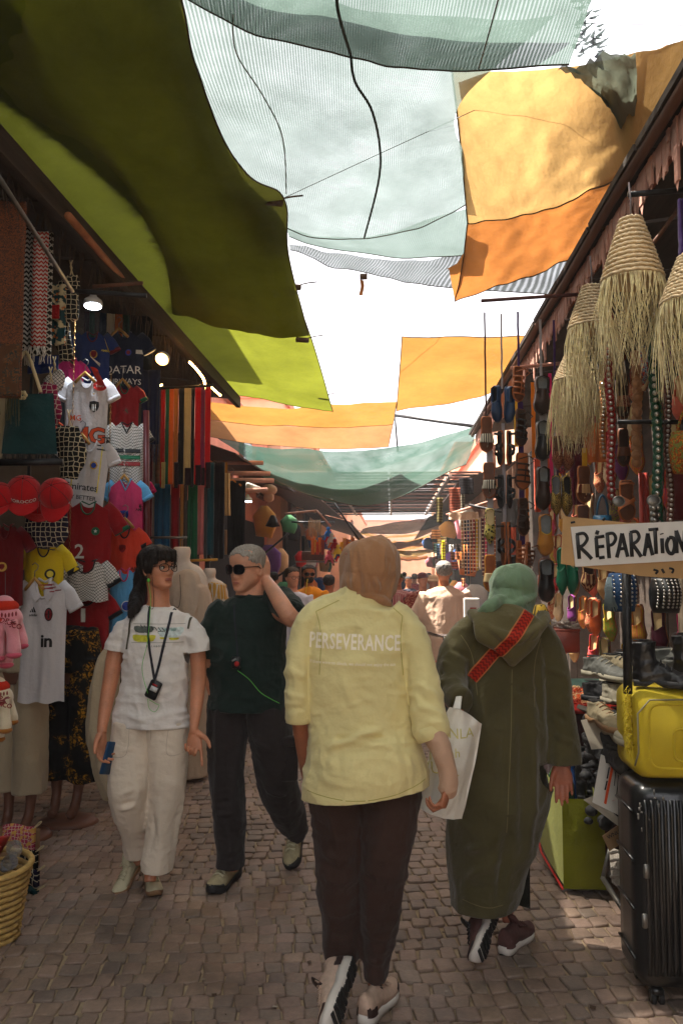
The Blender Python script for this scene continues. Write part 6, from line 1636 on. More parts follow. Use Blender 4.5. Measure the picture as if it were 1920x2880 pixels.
for k in range(11):
 z=.012+k*hb_/11;rr=.118+.040*(k/10)**1.2;b=MB();n=96;pts=[]
 for i in range(n+1):
  a=2*PI*i/n;w=.0028*math.sin(i*2.6+k*1.5);pts.append(((rr+w)*math.cos(a),(rr+w)*math.sin(a)*.95,z+.002*nz(i*.4,k)))
 b.tube(pts,[(.0105+.0022*(i%2))for i in range(n+1)],7,(0,0,1),caps=False);b.build('straw_coil',m_palm,bk)
b=MB();n=60;b.tube([(.166*math.cos(2*PI*i/n),.158*math.sin(2*PI*i/n),hb_+.014+.012*math.sin(2*PI*i/n))for i in range(n+1)],[.013+.002*(i%2)for i in range(n+1)],8,(0,0,1),caps=False);b.build('rim',m_palm,bk)
b=MB();b.lathe([(.10,.01),(.112,.06),(.13,hb_*.7),(.001,hb_*.72)],24);b.build('lining',M('dark_lining_straw',H(70,56,34),.9),bk)
def glassm():
 t=NT('drinking_glass');t.set(H(190,196,206),.08,0,.5);t.p.inputs['Transmission Weight'].default_value=.8;t.p.inputs['IOR'].default_value=1.3;t.p.inputs['Alpha'].default_value=.7;return t.m
m_glass=glassm()
for i,(x,y,z,rx,ry,lb)in enumerate(((.04,-.07,0,1.2,.3,'clear glass tumbler lying on its side nearest the basket rim'),(.10,-.01,.015,.9,.7,'frosted glass tumbler in the middle of the basket'),(.11,.07,.05,1.0,-.5,'printed glass tumbler leaning at the back of the basket'),(-.03,-.09,.0,1.3,-.3,'glass tumbler at the left side of the basket'))):
 b=MB();b.lathe([(.001,.002),(.022,.0),(.026,.004),(.032,.075),(.030,.075),(.024,.008),(.001,.008)],20);b.box((0,0,.02),(.002,.002,.002))
 o=b.build('glass_tumbler',m_glass);o.location=bk.location+Vector((x-.03,y,hb_+.0+z));o.rotation_euler=(rx,ry,.3*i);tag(o,lb,'glass','glasses in the basket')
for i,(x,y,z,rz,lb)in enumerate(((-.02,.02,.05,.5,'small red and white packet in the basket'),(.0,.06,.07,1.1,'second red packet leaning behind the first'),(-.06,-.01,.03,.1,'dark red packet at the left of the basket'))):
 b=MB();b.box((0,0,0),(.07,.012,.10),rot=Matrix.Rotation(.5,3,'Y')@Matrix.Rotation(rz,3,'Z'),bev=.002);o=b.build('packet',M('red_packet',H(150,30,22),.5,.4,30));o.location=bk.location+Vector((x,y,hb_+z));tag(o,lb,'packet')
 q=MB();q.box((0,-.008,.0),(.05,.004,.02),rot=Matrix.Rotation(.5,3,'Y')@Matrix.Rotation(rz,3,'Z'));q.build('printed_band',i_wht,o)
for i,(x,y,w,h,mt,lb)in enumerate(((48,2358,88,70,m_starp,'rose pink star patterned pouch on top of the pouch pile'),(62,2418,76,56,m_star,'black and white patterned pouch under the rose one'),(84,2470,40,50,m_starn,'navy beaded pouch under the black one'),(88,2520,30,40,m_tile,'teal patterned pouch at the bottom of the pile'))):
 Y=3.95-.05*i;c=P(x,y,Y);w=px2m(w,Y);h=px2m(h,Y)
 b=MB();b.grid(lambda u,v:((u-.5)*w,-.02*math.sin(PI*u)*math.sin(PI*v)-.01*nz(u*3,v*3,i)+.05*v,(.5-v)*h+.01*math.sin(u*5)),12,12,lambda u,v:(u*w,v*h));b.grid(lambda u,v:((u-.5)*w,.03+.05*v,(.5-v)*h),4,4,lambda u,v:(u*w,v*h))
 o=b.build('pouch',mt);o.location=c;o.rotation_euler=(-.5,0,.15);tag(o,lb,'pouch','pile of patterned pouches')
 q=MB();q.tube(smooth_path([(w*.45,0,h*.35),(w*.5+.02,0,h*.5),(w*.5+.03,0,h*.62),(w*.5+.02,0,h*.6),(w*.5,0,h*.4)],10),.0028,5);q.build('drawstring',M('cream_cord',(0,0,0)),o)
b=MB();b.box((0,0,.10),(.26,.26,.20),bev=.01);o=b.build('display_box',M('cardboard',H(120,90,60),.9));o.location=(P(0,2400,4.0).x,4.05,0);tag(o,'box under the pile of patterned pouches','box')
# RIGHT STALL GOODS
m_tan=M('tan_leather',H(150,84,42),.5,.2,18,.3,120);m_brn=M('brown_leather',H(92,52,30),.5,.25,18,.3,120);m_dbr=M('dark_brown_shoe_leather',H(50,32,24),.45,.25,18,.3,120)
m_bll=M('black_leather',H(26,26,28),.38,.25,18,.3,100,spec=.5);m_navl=M('navy_leather',H(28,52,84),.5,.2,18,.3,120);m_yll=M('ochre_leather',H(188,124,40),.5,.2,18,.3,120)
m_insole=M('grey_insole',H(128,132,132),.8,.15,20,.2);m_crm=M('cream_leather',H(206,180,130),.55,.15,18,.2)
m_zebra=printed('zebra_print',H(206,198,180),H(20,18,18),'stripe',70,.55,'Object',.6,rot=.3)
m_leop=printed('olive_leopard_print',H(186,170,90),H(38,42,24),'spots',52,.42,'Object',.6)
m_kilim=printed('kilim_weave',H(96,44,30),H(196,156,110),'zigzag',50,.5,'Object');m_maroon=printed('maroon_floral',H(92,22,30),H(186,132,96),'paisley',80,.5,'Object')
m_goldblk=printed('gold_on_black',H(26,22,20),H(176,146,70),'paisley',70,.5,'Object');m_multi=printed('multicolour_paisley',H(150,150,150),H(36,92,130),'spots',120,.35,'Object',ink2=H(180,60,40))
def sole_w(s,point=False):
 t=[(0,.55),(.04,.72),(.15,.80),(.38,.70),(.55,.82),(.72,1.0),(.86,.88 if not point else .66),(.95,.58 if not point else .3),(1,.12 if not point else .03)]
 return float(np.interp(s,[a for a,b in t],[b for a,b in t]))
def slipper(kind,px,y0,y1,Y,mats,label,wpx=None,yaw=0.0,roll=0.0,tilt=0.0,name=None,X=None,rot=None,L=None,W=None,loc=None,group='shoes and slippers hanging on the right stall'):
 0
 c=loc if loc is not None else P(px,y0,Y);L=L or px2m(y1-y0,Y);W=W or(px2m(wpx,Y)/2 if wpx else L*.19)
 nm=name or{'sandal':'sandal','cross':'sandal','straps':'sandal','babouche':'slipper','shoe':'leather_shoe','mule':'slipper'}[kind]
 r=empty(nm,c,yaw,label,{'sandal':'sandal','slipper':'slipper','leather_shoe':'shoe'}[nm],group)
 r.rotation_euler=rot if rot else(tilt,roll,yaw)
 pt_=kind=='babouche';S=[0,.02,.06,.12,.2,.3,.4,.5,.6,.7,.8,.88,.94,.98,1]
 th=.012 if kind!='shoe' else .020
 b=MB();b.loft([[(-sole_w(s,pt_)*W*q,y,-s*L)for q,y in((1,0),(1.02,th*.5),(.97,th))]+[(sole_w(s,pt_)*W*q,y,-s*L)for q,y in((.97,th),(1.02,th*.5),(1,0))]for s in S]);b.build('sole',mats[0],r)
 b=MB();b.loft([[(-sole_w(s,pt_)*W*.86,-.0025,-.02*L-s*L*.95),(0,-.004,-.02*L-s*L*.95),(sole_w(s,pt_)*W*.86,-.0025,-.02*L-s*L*.95)]for s in S],False,False);b.build('insole',mats[1],r)
 def dome(s0,s1,h,nm2,mat,n=9,k=13,ease=.35,wfac=1.0,skew=0.0,cut=.0):
  q=MB();rr=[]
  for i in range(n+1):
   s=s0+(s1-s0)*i/n;w=sole_w(s,pt_)*W*wfac;f=min(1,(1-s)/.35+.12)if s1>.9 else 1
   hh=h*f**.6
   rr.append([(-w*math.cos(PI*j/k),-hh*abs(math.sin(PI*j/k))**.75,-(s+skew*(j/k-.5)+cut*(math.sin(PI*j/k)**2)*(1-i/n))*L)for j in range(k+1)])
  q.loft(rr,False,False);me=q.mesh(nm2);solid(me,-.003)
  return link(nm2,me,mat,r)
 if kind=='sandal':
  dome(.50,.74,.030,'strap',mats[2],skew=0)
  q=MB();q.tube([(0,-.028,-.72*L),(.004,-.018,-.80*L),(0,-.001,-.86*L)],.004,6);q.build('toe_loop',mats[2],r)
 if kind=='cross':
  dome(.48,.58,.032,'strap',mats[2],skew=.26,wfac=1.03);dome(.50,.60,.036,'strap',mats[2],skew=-.26,wfac=1.03)
  dome(.08,.12,.045,'heel_strap',mats[2],wfac=1.02)
 if kind=='straps':
  for s,h in((.30,.040),(.46,.034),(.60,.028),(.76,.022)):dome(s,s+.05,h,'strap',mats[2],n=3,skew=.05)
  q=MB();q.tube([(0,-.04,-.30*L),(0,-.036,-.46*L),(0,-.03,-.6*L),(0,-.022,-.78*L)],.004,6);q.build('strap',mats[2],r)
  q=MB();q.tube([(W*.7,-.03,-.3*L),(W*1.1,-.05,-.22*L),(W*.2,-.055,-.12*L),(-W*.8,-.03,-.2*L)],.004,6);q.build('ankle_strap',mats[2],r)
 if kind in('babouche','mule','shoe'):
  dome(.40 if kind!='shoe' else .34,1.0,.046 if kind!='shoe' else .058,'upper',mats[2],n=14,cut=.10 if kind!='shoe' else .04)
  q=MB();kk=13;s=.40 if kind!='shoe' else .34;w=sole_w(s,pt_)*W;h=(.046 if kind!='shoe' else .058);ct=.10 if kind!='shoe' else .04
  q.tube([(-w*math.cos(PI*j/kk),-h*abs(math.sin(PI*j/kk))**.75,-(s+ct*math.sin(PI*j/kk)**2)*L)for j in range(kk+1)],.0028,5);q.build('rim',mats[3]if len(mats)>3 else mats[2],r)
  q=MB();rr=[]
  hs=.020 if kind=='babouche' else .034 if kind=='mule' else .052
  for i in range(17):
   a=i/16;s=abs(1-2*a)*(.46);sg=-1 if a<.5 else 1
   w=sole_w(max(s,.001),pt_)*W*(1 if s>.03 else .6*(s/.03)+.4*0)
   rr.append([(sg*w,0,-s*L),(sg*w*1.01,-hs*.5,-s*L),(sg*w*.93,-hs,-s*L-.004)])
  q.loft(rr,False,False);me=q.mesh('heel_counter');solid(me,.003);link('heel_counter',me,mats[2],r)
 return r
def hstrap(px,y0,y1,Y,wpx,mat,label,name='hanging_strap',cat='strap'):
 c=P(px,y0,Y+.03);h=px2m(y1-y0,Y);w=px2m(wpx,Y)/2;b=MB();n=16
 b.loft([[(-w+.004*nz(i*.4,px),.0,-h*i/n),(w+.004*nz(i*.4,px),0,-h*i/n),(w+.004*nz(i*.4,px),.003,-h*i/n),(-w+.004*nz(i*.4,px),.003,-h*i/n)]for i in range(n+1)])
 o=b.build(name,mat,smooth=False);o.location=c;return tag(o,label,cat,'straps that carry the shoes')
m_gst=cloth('grey_webbing',H(150,146,150),.1,300);m_pst=cloth('purple_webbing',H(62,36,84),.1,300);m_bst=cloth('brown_webbing',H(70,44,40),.1,300);m_yst=cloth('yellow_ribbon',H(224,178,40),.1,300);m_ost=cloth('orange_ribbon',H(228,130,30),.1,300);m_kst=cloth('pink_ribbon',H(224,40,120),.1,300)
YC=5.05
for(x,y0,y1,w,mt,lb)in((1362,878,1180,5,m_bst,'thin brown cord at the left end of the hook bar'),(1408,882,1100,5,m_gst,'thin grey cord second along the hook bar'),(1455,876,1040,6,m_pst,'thin purple cord third along the hook bar'),(1518,898,1070,7,m_gst,'grey cord at the right end of the hook bar'),(1376,1265,1560,17,m_gst,'pale grey webbing strap behind the zebra sandals'),(1414,1190,1480,9,m_gst,'narrow grey webbing strap between the navy and black pairs'),(1462,1130,1540,15,m_pst,'purple webbing strap behind the brown sandals'),(1526,1160,1580,20,m_gst,'wide grey webbing strap behind the closed leather shoes'),(1556,900,1120,6,m_pst,'purple cord in front of the jagged fascia')):
 hstrap(x,y0,y1,YC if y0<1500 else YC,w,mt,lb)
for(x,y0,y1,w,Y,mt,lb)in((1448,1060,1260,10,5.6,m_yst,'yellow ribbon left of the brown sandals'),(1497,1075,1290,11,5.5,m_ost,'bright orange ribbon beside the closed leather shoes'),(1545,1050,1390,9,5.5,m_kst,'hot pink ribbon right of the closed leather shoes'),(1642,1260,1400,14,5.3,m_yst,'yellow ribbon behind the kilim sandal'),(1796,1095,1160,8,4.2,m_yst,'short yellow ribbon beside the paisley slipper'),(1480,1320,1480,8,5.6,m_ost,'orange ribbon low behind the brown sandals'),(1566,1300,1420,7,5.5,m_pst,'purple ribbon behind the gold slippers')):
 hstrap(x,y0,y1,Y,w,mt,lb,'ribbon','ribbon')
for(k,x,y0,y1,w,mats,lb,yaw)in(('sandal',1367,1171,1273,42,[m_tan,m_brn,m_zebra],'brown sandal with a zebra print band, topmost on the left strap',.2),('sandal',1374,1300,1402,42,[m_tan,m_brn,m_zebra],'brown sandal with a zebra print band, second on the left strap',-.2),('babouche',1376,1429,1530,33,[m_crm,m_crm,m_leop],'cream slipper with an olive leopard print toe',0),('sandal',1377,1560,1663,40,[m_yll,m_tan,m_crm],'tan sandal with a pale toe band, lowest on the left strap',.2),('mule',1396,1085,1190,30,[m_navl,m_bll,m_navl],'left one of the navy leather sandal pair',-.7),('mule',1428,1087,1192,30,[m_navl,m_bll,m_navl],'right one of the navy leather sandal pair',.7),('cross',1404,1211,1310,26,[m_tan,m_bll,m_bll],'left one of the black strapped tan soled pair',-.9),('cross',1432,1211,1310,26,[m_tan,m_bll,m_bll],'right one of the black strapped tan soled pair',.9),('cross',1405,1335,1430,26,[m_bll,m_bll,m_bll],'left one of the all black strapped pair',-.9),('cross',1433,1335,1430,26,[m_bll,m_bll,m_bll],'right one of the all black strapped pair',.9),('cross',1412,1468,1590,26,[m_tan,m_brn,m_bll],'left one of the long tan soled pair with black loops',-1.2),('cross',1432,1468,1592,26,[m_tan,m_brn,m_bll],'right one of the long tan soled pair with black loops',1.2),('straps',1456,1030,1132,42,[m_tan,m_brn,m_tan],'tan strappy sandal, topmost on the purple strap',.5),('straps',1464,1150,1256,42,[m_brn,m_dbr,m_bll],'brown sandal with black straps, second on the purple strap',.5),('straps',1468,1273,1378,50,[m_brn,m_tan,m_dbr],'brown sandal with crossed thongs, third on the purple strap',.4),('straps',1470,1400,1507,40,[m_brn,m_dbr,m_dbr],'dark brown sandal, fourth on the purple strap',.4),('straps',1460,1520,1600,30,[m_tan,m_tan,m_tan],'left one of the tan sandal pair at the bottom of the purple strap',.9),('straps',1486,1524,1604,30,[m_tan,m_brn,m_brn],'right one of the tan sandal pair at the bottom of the purple strap',1.0),('shoe',1521,1058,1168,48,[m_dbr,m_insole,m_dbr],'dark brown closed shoe, topmost on the wide grey strap',.1),('shoe',1523,1184,1296,44,[m_bll,m_insole,m_bll],'black closed shoe, second on the wide grey strap',.1),('shoe',1524,1312,1434,42,[m_dbr,m_insole,m_dbr],'slim dark brown loafer, third on the wide grey strap',.1),('mule',1531,1445,1562,46,[m_tan,m_insole,m_yll,M('yellow_rim',H(206,176,40),.6)],'ochre leather mule with a yellow rim',.05),('shoe',1533,1571,1692,48,[m_tan,m_insole,m_bll],'shiny black leather shoe, lowest on the wide grey strap',.05)):
 slipper(k,x,y0,y1,YC,mats,lb,w,yaw)
for(k,x,y0,y1,w,Y,mats,lb,yaw)in(('babouche',1566,1226,1322,32,5.0,[m_brn,m_brn,m_maroon],'maroon floral pointed slipper, left one of its pair',-.2),('babouche',1594,1226,1324,32,5.0,[m_brn,m_brn,m_maroon],'maroon floral pointed slipper, right one of its pair',.2),('babouche',1562,1337,1450,32,4.95,[m_bll,m_bll,m_goldblk],'black slipper with gold medallion, left one of its pair',-.2),('babouche',1590,1337,1450,32,4.95,[m_bll,m_bll,m_goldblk],'black slipper with gold medallion, right one of its pair',.2),('babouche',1578,1540,1672,30,4.6,[M('green_leather',H(26,110,78),.5),M('green_leather',(0,0,0)),M('green_leather',(0,0,0))],'emerald green pointed slipper below the cardboard sign, left of its pair',-.5),('babouche',1604,1540,1668,30,4.6,[M('green_leather',(0,0,0)),m_crm,M('green_leather',(0,0,0))],'emerald green pointed slipper below the cardboard sign, right of its pair',.5),('sandal',1640,1310,1415,46,4.7,[m_tan,m_brn,m_kilim],'tan sandal with a woven kilim toe beside the maroon slippers',.2),('sandal',1638,1420,1500,44,4.8,[m_tan,m_brn,m_kilim],'tan sandal with a kilim toe partly behind the cardboard sign',-.1),('babouche',1650,1570,1663,44,4.5,[m_dbr,m_dbr,m_kilim],'dark slipper with a kilim diamond below the cardboard sign',.2),('sandal',1749,1051,1180,40,4.2,[m_brn,m_dbr,m_maroon],'brown sandal with dark red band behind the big lampshade fringe',.1),('sandal',1751,1205,1312,38,4.2,[m_brn,m_dbr,m_brn],'plain brown sandal under the dark red banded one',.1),('cross',1760,1350,1466,50,4.1,[m_tan,m_brn,m_tan],'tan sandal with crossed thin straps above the word on the sign',.1),('babouche',1803,972,1085,24,4.0,[m_crm,m_crm,m_multi],'multicolour paisley slipper between the brown and green belts',.2),('sandal',1745,925,1020,36,4.5,[m_dbr,m_brn,m_dbr],'dark brown sandal high behind the red stud belt',.1)):
 slipper(k,x,y0,y1,Y,mats,lb,w,yaw)
cols=[('orange',(214,96,40)),('scarlet',(176,30,34)),('yellow',(220,172,50)),('violet',(112,48,110)),('fuchsia',(200,50,110)),('sand',(206,166,116)),('rust',(150,70,40)),('lime',(150,160,50)),('cream',(216,196,160)),('plum',(84,34,50)),('coral',(222,110,84)),('gold',(190,140,50))]
prn=[None,'paisley','lattice','spots']
k=0
for row_,yz in enumerate((2.95,2.68,2.41,2.14,1.87,1.60,1.33,1.06)):
 for ci in range(12):
  nm,c=cols[(ci*5+row_*7)%12];y_=3.5+ci*.40+R.uniform(-.05,.05)
  if y_>8.2:continue
  pk=prn[(ci+row_)%4];mt=M('babouche_'+nm,H(*c),.6,.2,20,.2)if pk is None else printed('babouche_%s_%s'%(nm,pk),H(*c),H(*cols[(ci+row_*3)%12][1]),pk,60,.4 if pk=='spots' else .12,'Object')
  pat={None:'plain','paisley':'swirl patterned','lattice':'lattice patterned','spots':'spotted'}[pk]
  slipper('babouche',0,0,0,0,[m_tan,m_crm,mt],'%s %s slipper in the %s row of the slipper wall, %s from the front'%(pat,nm,['top','second','third','fourth','fifth','sixth','seventh','lowest'][row_],['first','second','third','fourth','fifth','sixth','seventh','eighth','ninth','tenth','eleventh','twelfth'][ci]),yaw=-1.0+R.uniform(-.2,.2),L=.27,W=.052,loc=Vector((1.66-.02*row_+R.uniform(-.10,.06),y_,yz)),roll=R.uniform(-.12,.12),group='slippers covering the wall of the right stall')
m_raf=M('raffia',H(222,200,164),.8,.2,40,.6,180,.003);m_raf2=M('raffia_fringe',H(240,218,172),.8,.3,30,.3)
def lampshade(px,y0,y1,y2,w0,w1_,Y,label,n=13):
 r=empty('lampshade',P(px,y0,Y),0,label,'lampshade','raffia lampshades with long fringes');h=px2m(y1-y0,Y);a=px2m(w0,Y)/2;c=px2m(w1_,Y)/2;fl=px2m(y2-y1,Y)
 b=MB();b.lathe([(a*.3,.004),(a*.9,0),(a,-.01),(c*.96,-h),(c*.95,-h),(a*.92,-.012),(.001,-.004)],28);b.build('cone_lining',m_raf,r)
 for i in range(n):
  t=(i+.3)/n;rr=a+(c-a)*t**.95;z=-h*t;q=MB();m=60;pts=[]
  for k_ in range(m+1):
   an=2*PI*k_/m;w=.0022*math.sin(k_*1.57+i*2);pts.append(((rr+.003+w)*math.cos(an),(rr+.003+w)*math.sin(an),z-w*1.2+.003*nz(k_*.3,i,px)))
  q.tube(pts,[.0055+.0020*(k_%2)for k_ in range(m+1)],5,(0,0,1),caps=False);q.build('woven_row',m_raf,r)
 q=MB()
 for i in range(200):
  an=R.uniform(0,2*PI);L_=fl*R.uniform(.40,.95);sw=R.uniform(-.05,.05);sw2=R.uniform(-.03,.03)
  x,y=c*math.cos(an),c*math.sin(an);tw=R.uniform(.55,.95)
  q.tube([(x,y,-h+.005),(x*1.05+sw*.3,y*1.05,-h-L_*.3),(x*(1+tw)/2+sw,y*(1+tw)/2+sw2,-h-L_*.7),(x*tw+sw*1.4,y*tw+sw2*1.5,-h-L_)],[.0022,.0019,.0015,.0008],3,caps=False)
 tag(q.build('raffia_fringe',m_raf2,r),kind='stuff')
 q=MB();q.tube([(0,0,0),(.002,0,.08),(-.004,0,.16)],.004,5);q.build('hanging_cord',M('grey_cord',H(120,110,110),.9),r)
 return r
lampshade(1772,616,800,1080,52,168,3.35,'largest raffia lampshade, second from the right, with a long loose fringe')
lampshade(1662,806,930,1215,46,132,4.05,'raffia lampshade to the left of the largest one')
lampshade(1942,720,860,1160,60,170,3.1,'raffia lampshade cut by the right edge of the photo')
lampshade(1612,1000,1075,1300,44,112,4.7,'smallest raffia lampshade, lowest and farthest left')
lampshade(1606,1105,1140,1270,30,70,5.0,'little raffia lampshade just behind the farthest one',6)
m_stud=M('nickel_stud',H(190,184,176),.3,.1,20,0,metal=.9)
def belt(px,y0,y1,Y,wpx,mat,label,disc=True,stud=True,yaw=.2):
 r=empty('studded_belt',P(px,y0,Y),yaw,label,'belt','leather belts hanging on the right stall');w=px2m(wpx,Y)/2;h=px2m(y1-y0,Y);st=w*1.25;n=int(h/st)
 q=MB()
 for i in range(n):
  z=-i*st;x=.006*math.sin(i*.35)
  if disc:
   q.tube([(x,.0025+.002*(i%2),z),(x,-.0015+.002*(i%2),z)],[w,w*.97],18,(1,0,0));
   q.tube([(x+w*.82*math.cos(a),-.002+.002*(i%2),z+w*.82*math.sin(a))for a in[2*PI*t/12 for t in range(13)]],.0016,4,caps=False)
  else:q.box((x,0,z),(w*1.8,.004,st*1.0))
 q.build('belt_strap',mat,r)
 if stud:
  sm=MB();sm.lathe([(w*.48,0),(w*.42,.004),(w*.2,.009),(.0005,.010)],12);me=sm.mesh('stud');me.materials.append(m_stud)
  for i in range(n):
   o=link('stud',me,None,r);o.location=(.006*math.sin(i*.35),-.001,-i*st);o.rotation_euler=(PI/2,0,0)
 return r
belt(1707,830,1420,3.95,26,M('red_belt_leather',H(140,38,30),.5,.2,30),'dark red studded belt left of the largest lampshade fringe')
belt(1785,1000,1330,3.9,32,M('tan_perforated_leather',H(156,112,76),.6,.2,30),'tan perforated disc belt without studs',stud=False)
belt(1833,790,1490,3.55,32,M('green_belt_leather',H(26,74,52),.5,.2,30),'dark green studded belt at the right')
belt(1866,830,1500,3.75,22,M('brown_belt_leather',H(90,52,40),.5,.2,30),'narrow brown studded belt right of the green one')
belt(1692,1080,1300,4.2,18,M('ochre_belt_leather',H(176,112,56),.5,.2,30),'short ochre studded belt behind the dark red one')
belt(1836,1430,1480,3.5,26,m_steel,'white studded belt tail with a big round buckle',disc=False)
for(x,y,w,Y,c,lb)in((1836,1408,38,3.45,m_steel,'large oval silver buckle at the end of the green belt'),(1738,1410,34,3.9,m_steel,'round silver buckle at the end of the dark red belt')):
 b=MB();r_=px2m(w,Y)/2;b.ell((0,0,0),(r_,.006,r_*.85),18,8);b.tube([(r_*.95*math.cos(a),-.004,r_*.8*math.sin(a))for a in[2*PI*t/16 for t in range(17)]],.003,5,caps=False)
 o=b.build('belt_buckle',c);o.location=P(x,y,Y);tag(o,lb,'buckle')
def bag(px0,py0,px1,py1,Y,mat,label,studs=0,smat=None,fringe=0,yaw=0.0,cat='bag',name='handbag',dep=.09):
 cx=(px0+px1)/2;c=P(cx,py0,Y);w=px2m(px1-px0,Y)/2;h=px2m(py1-py0,Y)
 r=empty(name,c,yaw,label,cat);b=MB();n=12
 b.tube([(0,0,-h*i/n)for i in range(n+1)],[(w*(.80+.22*math.sin(PI*min(1,i/n*.8+.12))),dep*(.35+.65*math.sin(PI*min(1,i/n*.85+.1))))for i in range(n+1)],26,(1,0,0))
 b.v=[(v[0]+.006*nz(v[0]*20,v[2]*20,px0),v[1]+.008*nz(v[0]*14,v[2]*14,3),v[2])for v in b.v]
 me=b.mesh('bag_body');bv=bvh_of(me);link('bag_body',me,mat,r)
 if studs:
  sm=MB();sm.lathe([(.006,0),(.004,.003),(.0003,.004)],8);sme=sm.mesh('stud');sme.materials.append(smat or m_stud);k_=0
  for i in range(studs):
   for j in range(max(2,int(studs*.7))):
    x=(-.75+1.5*j/(max(2,int(studs*.7))-1))*w;z=-h*(.08+.84*i/studs);hh=bv.ray_cast(Vector((x,-1,z)),Vector((0,1,0)),2)
    if hh[0]is not None:o=link('stud',sme,None,r);o.location=hh[0];o.rotation_euler=(PI/2,0,0)
 b=MB();b.tube(smooth_path([(-w*.6,0,-.01),(-w*.4,-.01,.07),(0,-.01,.11),(w*.4,-.01,.07),(w*.6,0,-.01)],14),.006,6);b.build('strap',mat,r)
 if fringe:
  b=MB()
  for i in range(fringe):
   x=-w*(.6+.5*R.random());L_=h*R.uniform(.8,1.0);b.tube([(x,-.03,-.02),(x-.02,-.05,-L_*.5),(x-.01+R.uniform(-.02,.02),-.05,-L_)],.003,4)
  tag(b.build('leather_fringe',M('pale_blue_leather',H(120,136,142),.7),r),kind='stuff')
 return r
bag(1708,1612,1785,1716,3.9,M('blue_suede',H(34,66,104),.8,.2,20,.3),'blue suede bag with silver studs under the cardboard sign',8,None,50)
bag(1828,1625,1908,1720,3.7,m_bll,'black leather bag dotted with silver studs, under the sign at the right',9)
bag(1882,1215,1990,1330,3.5,printed('orange_sequin',H(150,66,26),H(206,130,40),'spots',120,.4,'Object',ink2=H(120,130,60)),'orange sequinned bag at the right edge under the black bar',0)
bag(1665,1450,1720,1500,4.4,M('blue_leather',H(20,74,104),.5),'small blue leather purse just above the cardboard sign',0,dep=.05)
bag(1880,1310,1960,1460,4.0,cloth('dark_red_weave',H(84,20,22)),'dark red woven bag behind the right end of the sign',0)
for i,(x0,x1,y0,y1,Y,c,lb)in enumerate(((1740,1765,1380,1480,4.3,H(120,40,30),'rust leather strip left of the crossed sandal'),(1795,1822,1330,1475,4.2,H(150,50,40),'red patterned leather strip right of the crossed sandal'),(1848,1866,1460,1500,4.2,H(110,90,60),'olive strip beside the green belt'),(1560,1620,1042,1240,5.3,H(206,150,140),'pale pink woven wrap behind the small lampshades'),(1500,1545,1290,1440,6.4,H(196,80,50),'orange shawl deep in the sandal stall'),(1640,1700,1190,1300,5.4,H(206,120,60),'orange cloth behind the ochre belt'),(1862,1900,1620,1700,4.4,H(120,60,36),'brown leather hanging behind the black studded bag'),(1900,1940,1500,1800,4.2,H(196,176,150),'cream cloth at the right edge below the sign'),(1905,1925,560,720,3.4,H(70,44,110),'purple cloth knotted over the thick bar at the right edge'),(1600,1640,1210,1420,5.9,H(90,20,40),'wine red cloth behind the kilim sandal'),(1430,1450,1480,1560,7.2,H(196,90,60),'coral cloth deep behind the sandal columns'))):
 strip('hanging_cloth',lb,'cloth',x0,x1,y0,y1,Y,cloth('rightcloth_%d'%i,c),0,None,.012,2,seed=i)
m_card=M('brown_cardboard',H(178,142,98),.9,.12,8,.3);YS2=3.0
sg=empty('repair_sign',P(1760,1900,YS2+.05),0,'cardboard sign with REPARATION hand painted in black on white paper','sign')
def flat_poly(pts,Y,th,name,mat,root,dz=0):
 b=MB();q=[P(x,y,Y)for x,y in pts];n=len(q);b.add([tuple(p)for p in q]+[tuple(p+Vector((0,th,0)))for p in q],[tuple(range(n)),tuple(range(2*n-1,n-1,-1))]+[((i+1)%n,i,n+i,n+(i+1)%n)for i in range(n)])
 return put_mb(b,name,mat,root,False)
cb_=flat_poly([(1583,1452),(1650,1458),(1760,1470),(1960,1472),(1960,1630),(1800,1620),(1700,1604),(1577,1586)],YS2,.008,'cardboard_panel',m_card,sg)
wp=flat_poly([(1604,1482),(1700,1476),(1915,1466),(1940,1466),(1950,1575),(1720,1588),(1617,1594)],YS2-.008,.004,'paper_panel',M('white_paper',H(216,212,208),.85,.04,20,.1),sg)
m_mark=M('black_marker',(.010,.010,.012),.6,.1,10,0)
def strokes(lst,Y,rad,root,mat,name='lettering'):
 for s in lst:
  b=MB();pp=[P(x,y,Y)for x,y in s];pp=smooth_path(pp,max(6,len(s)*4))if len(s)>2 else pp
  b.tube(pp,[(rad,.0012)]*len(pp)if False else rad,6);b.v=[(v[0],Y+(v[1]-Y)*.12,v[2])for v in b.v];put_mb(b,name,mat,root)
def L_(x,y,s=1.0,h=78):return None
ST=[]
def seg(*p):ST.append(list(p))
seg((1622,1505),(1628,1572));seg((1618,1504),(1640,1500),(1650,1515),(1640,1532),(1628,1538));seg((1628,1538),(1648,1556),(1663,1572))
seg((1675,1512),(1679,1568));seg((1672,1512),(1698,1508));seg((1680,1538),(1698,1536));seg((1683,1569),(1699,1567));seg((1680,1492),(1676,1503))
seg((1706,1502),(1712,1570));seg((1702,1503),(1722,1500),(1730,1514),(1722,1530),(1710,1534))
seg((1748,1500),(1740,1540),(1733,1568));seg((1748,1500),(1756,1535),(1764,1566));seg((1740,1544),(1758,1542))
seg((1772,1498),(1776,1566));seg((1770,1498),(1788,1495),(1796,1510),(1788,1524),(1775,1530));seg((1776,1530),(1790,1548),(1802,1566))
seg((1820,1500),(1814,1540),(1810,1564));seg((1820,1500),(1826,1530),(1834,1562));seg((1813,1538),(1829,1536))
seg((1822,1490),(1850,1488));seg((1840,1489),(1844,1558))
seg((1860,1514),(1862,1556));seg((1859,1500),(1860,1503))
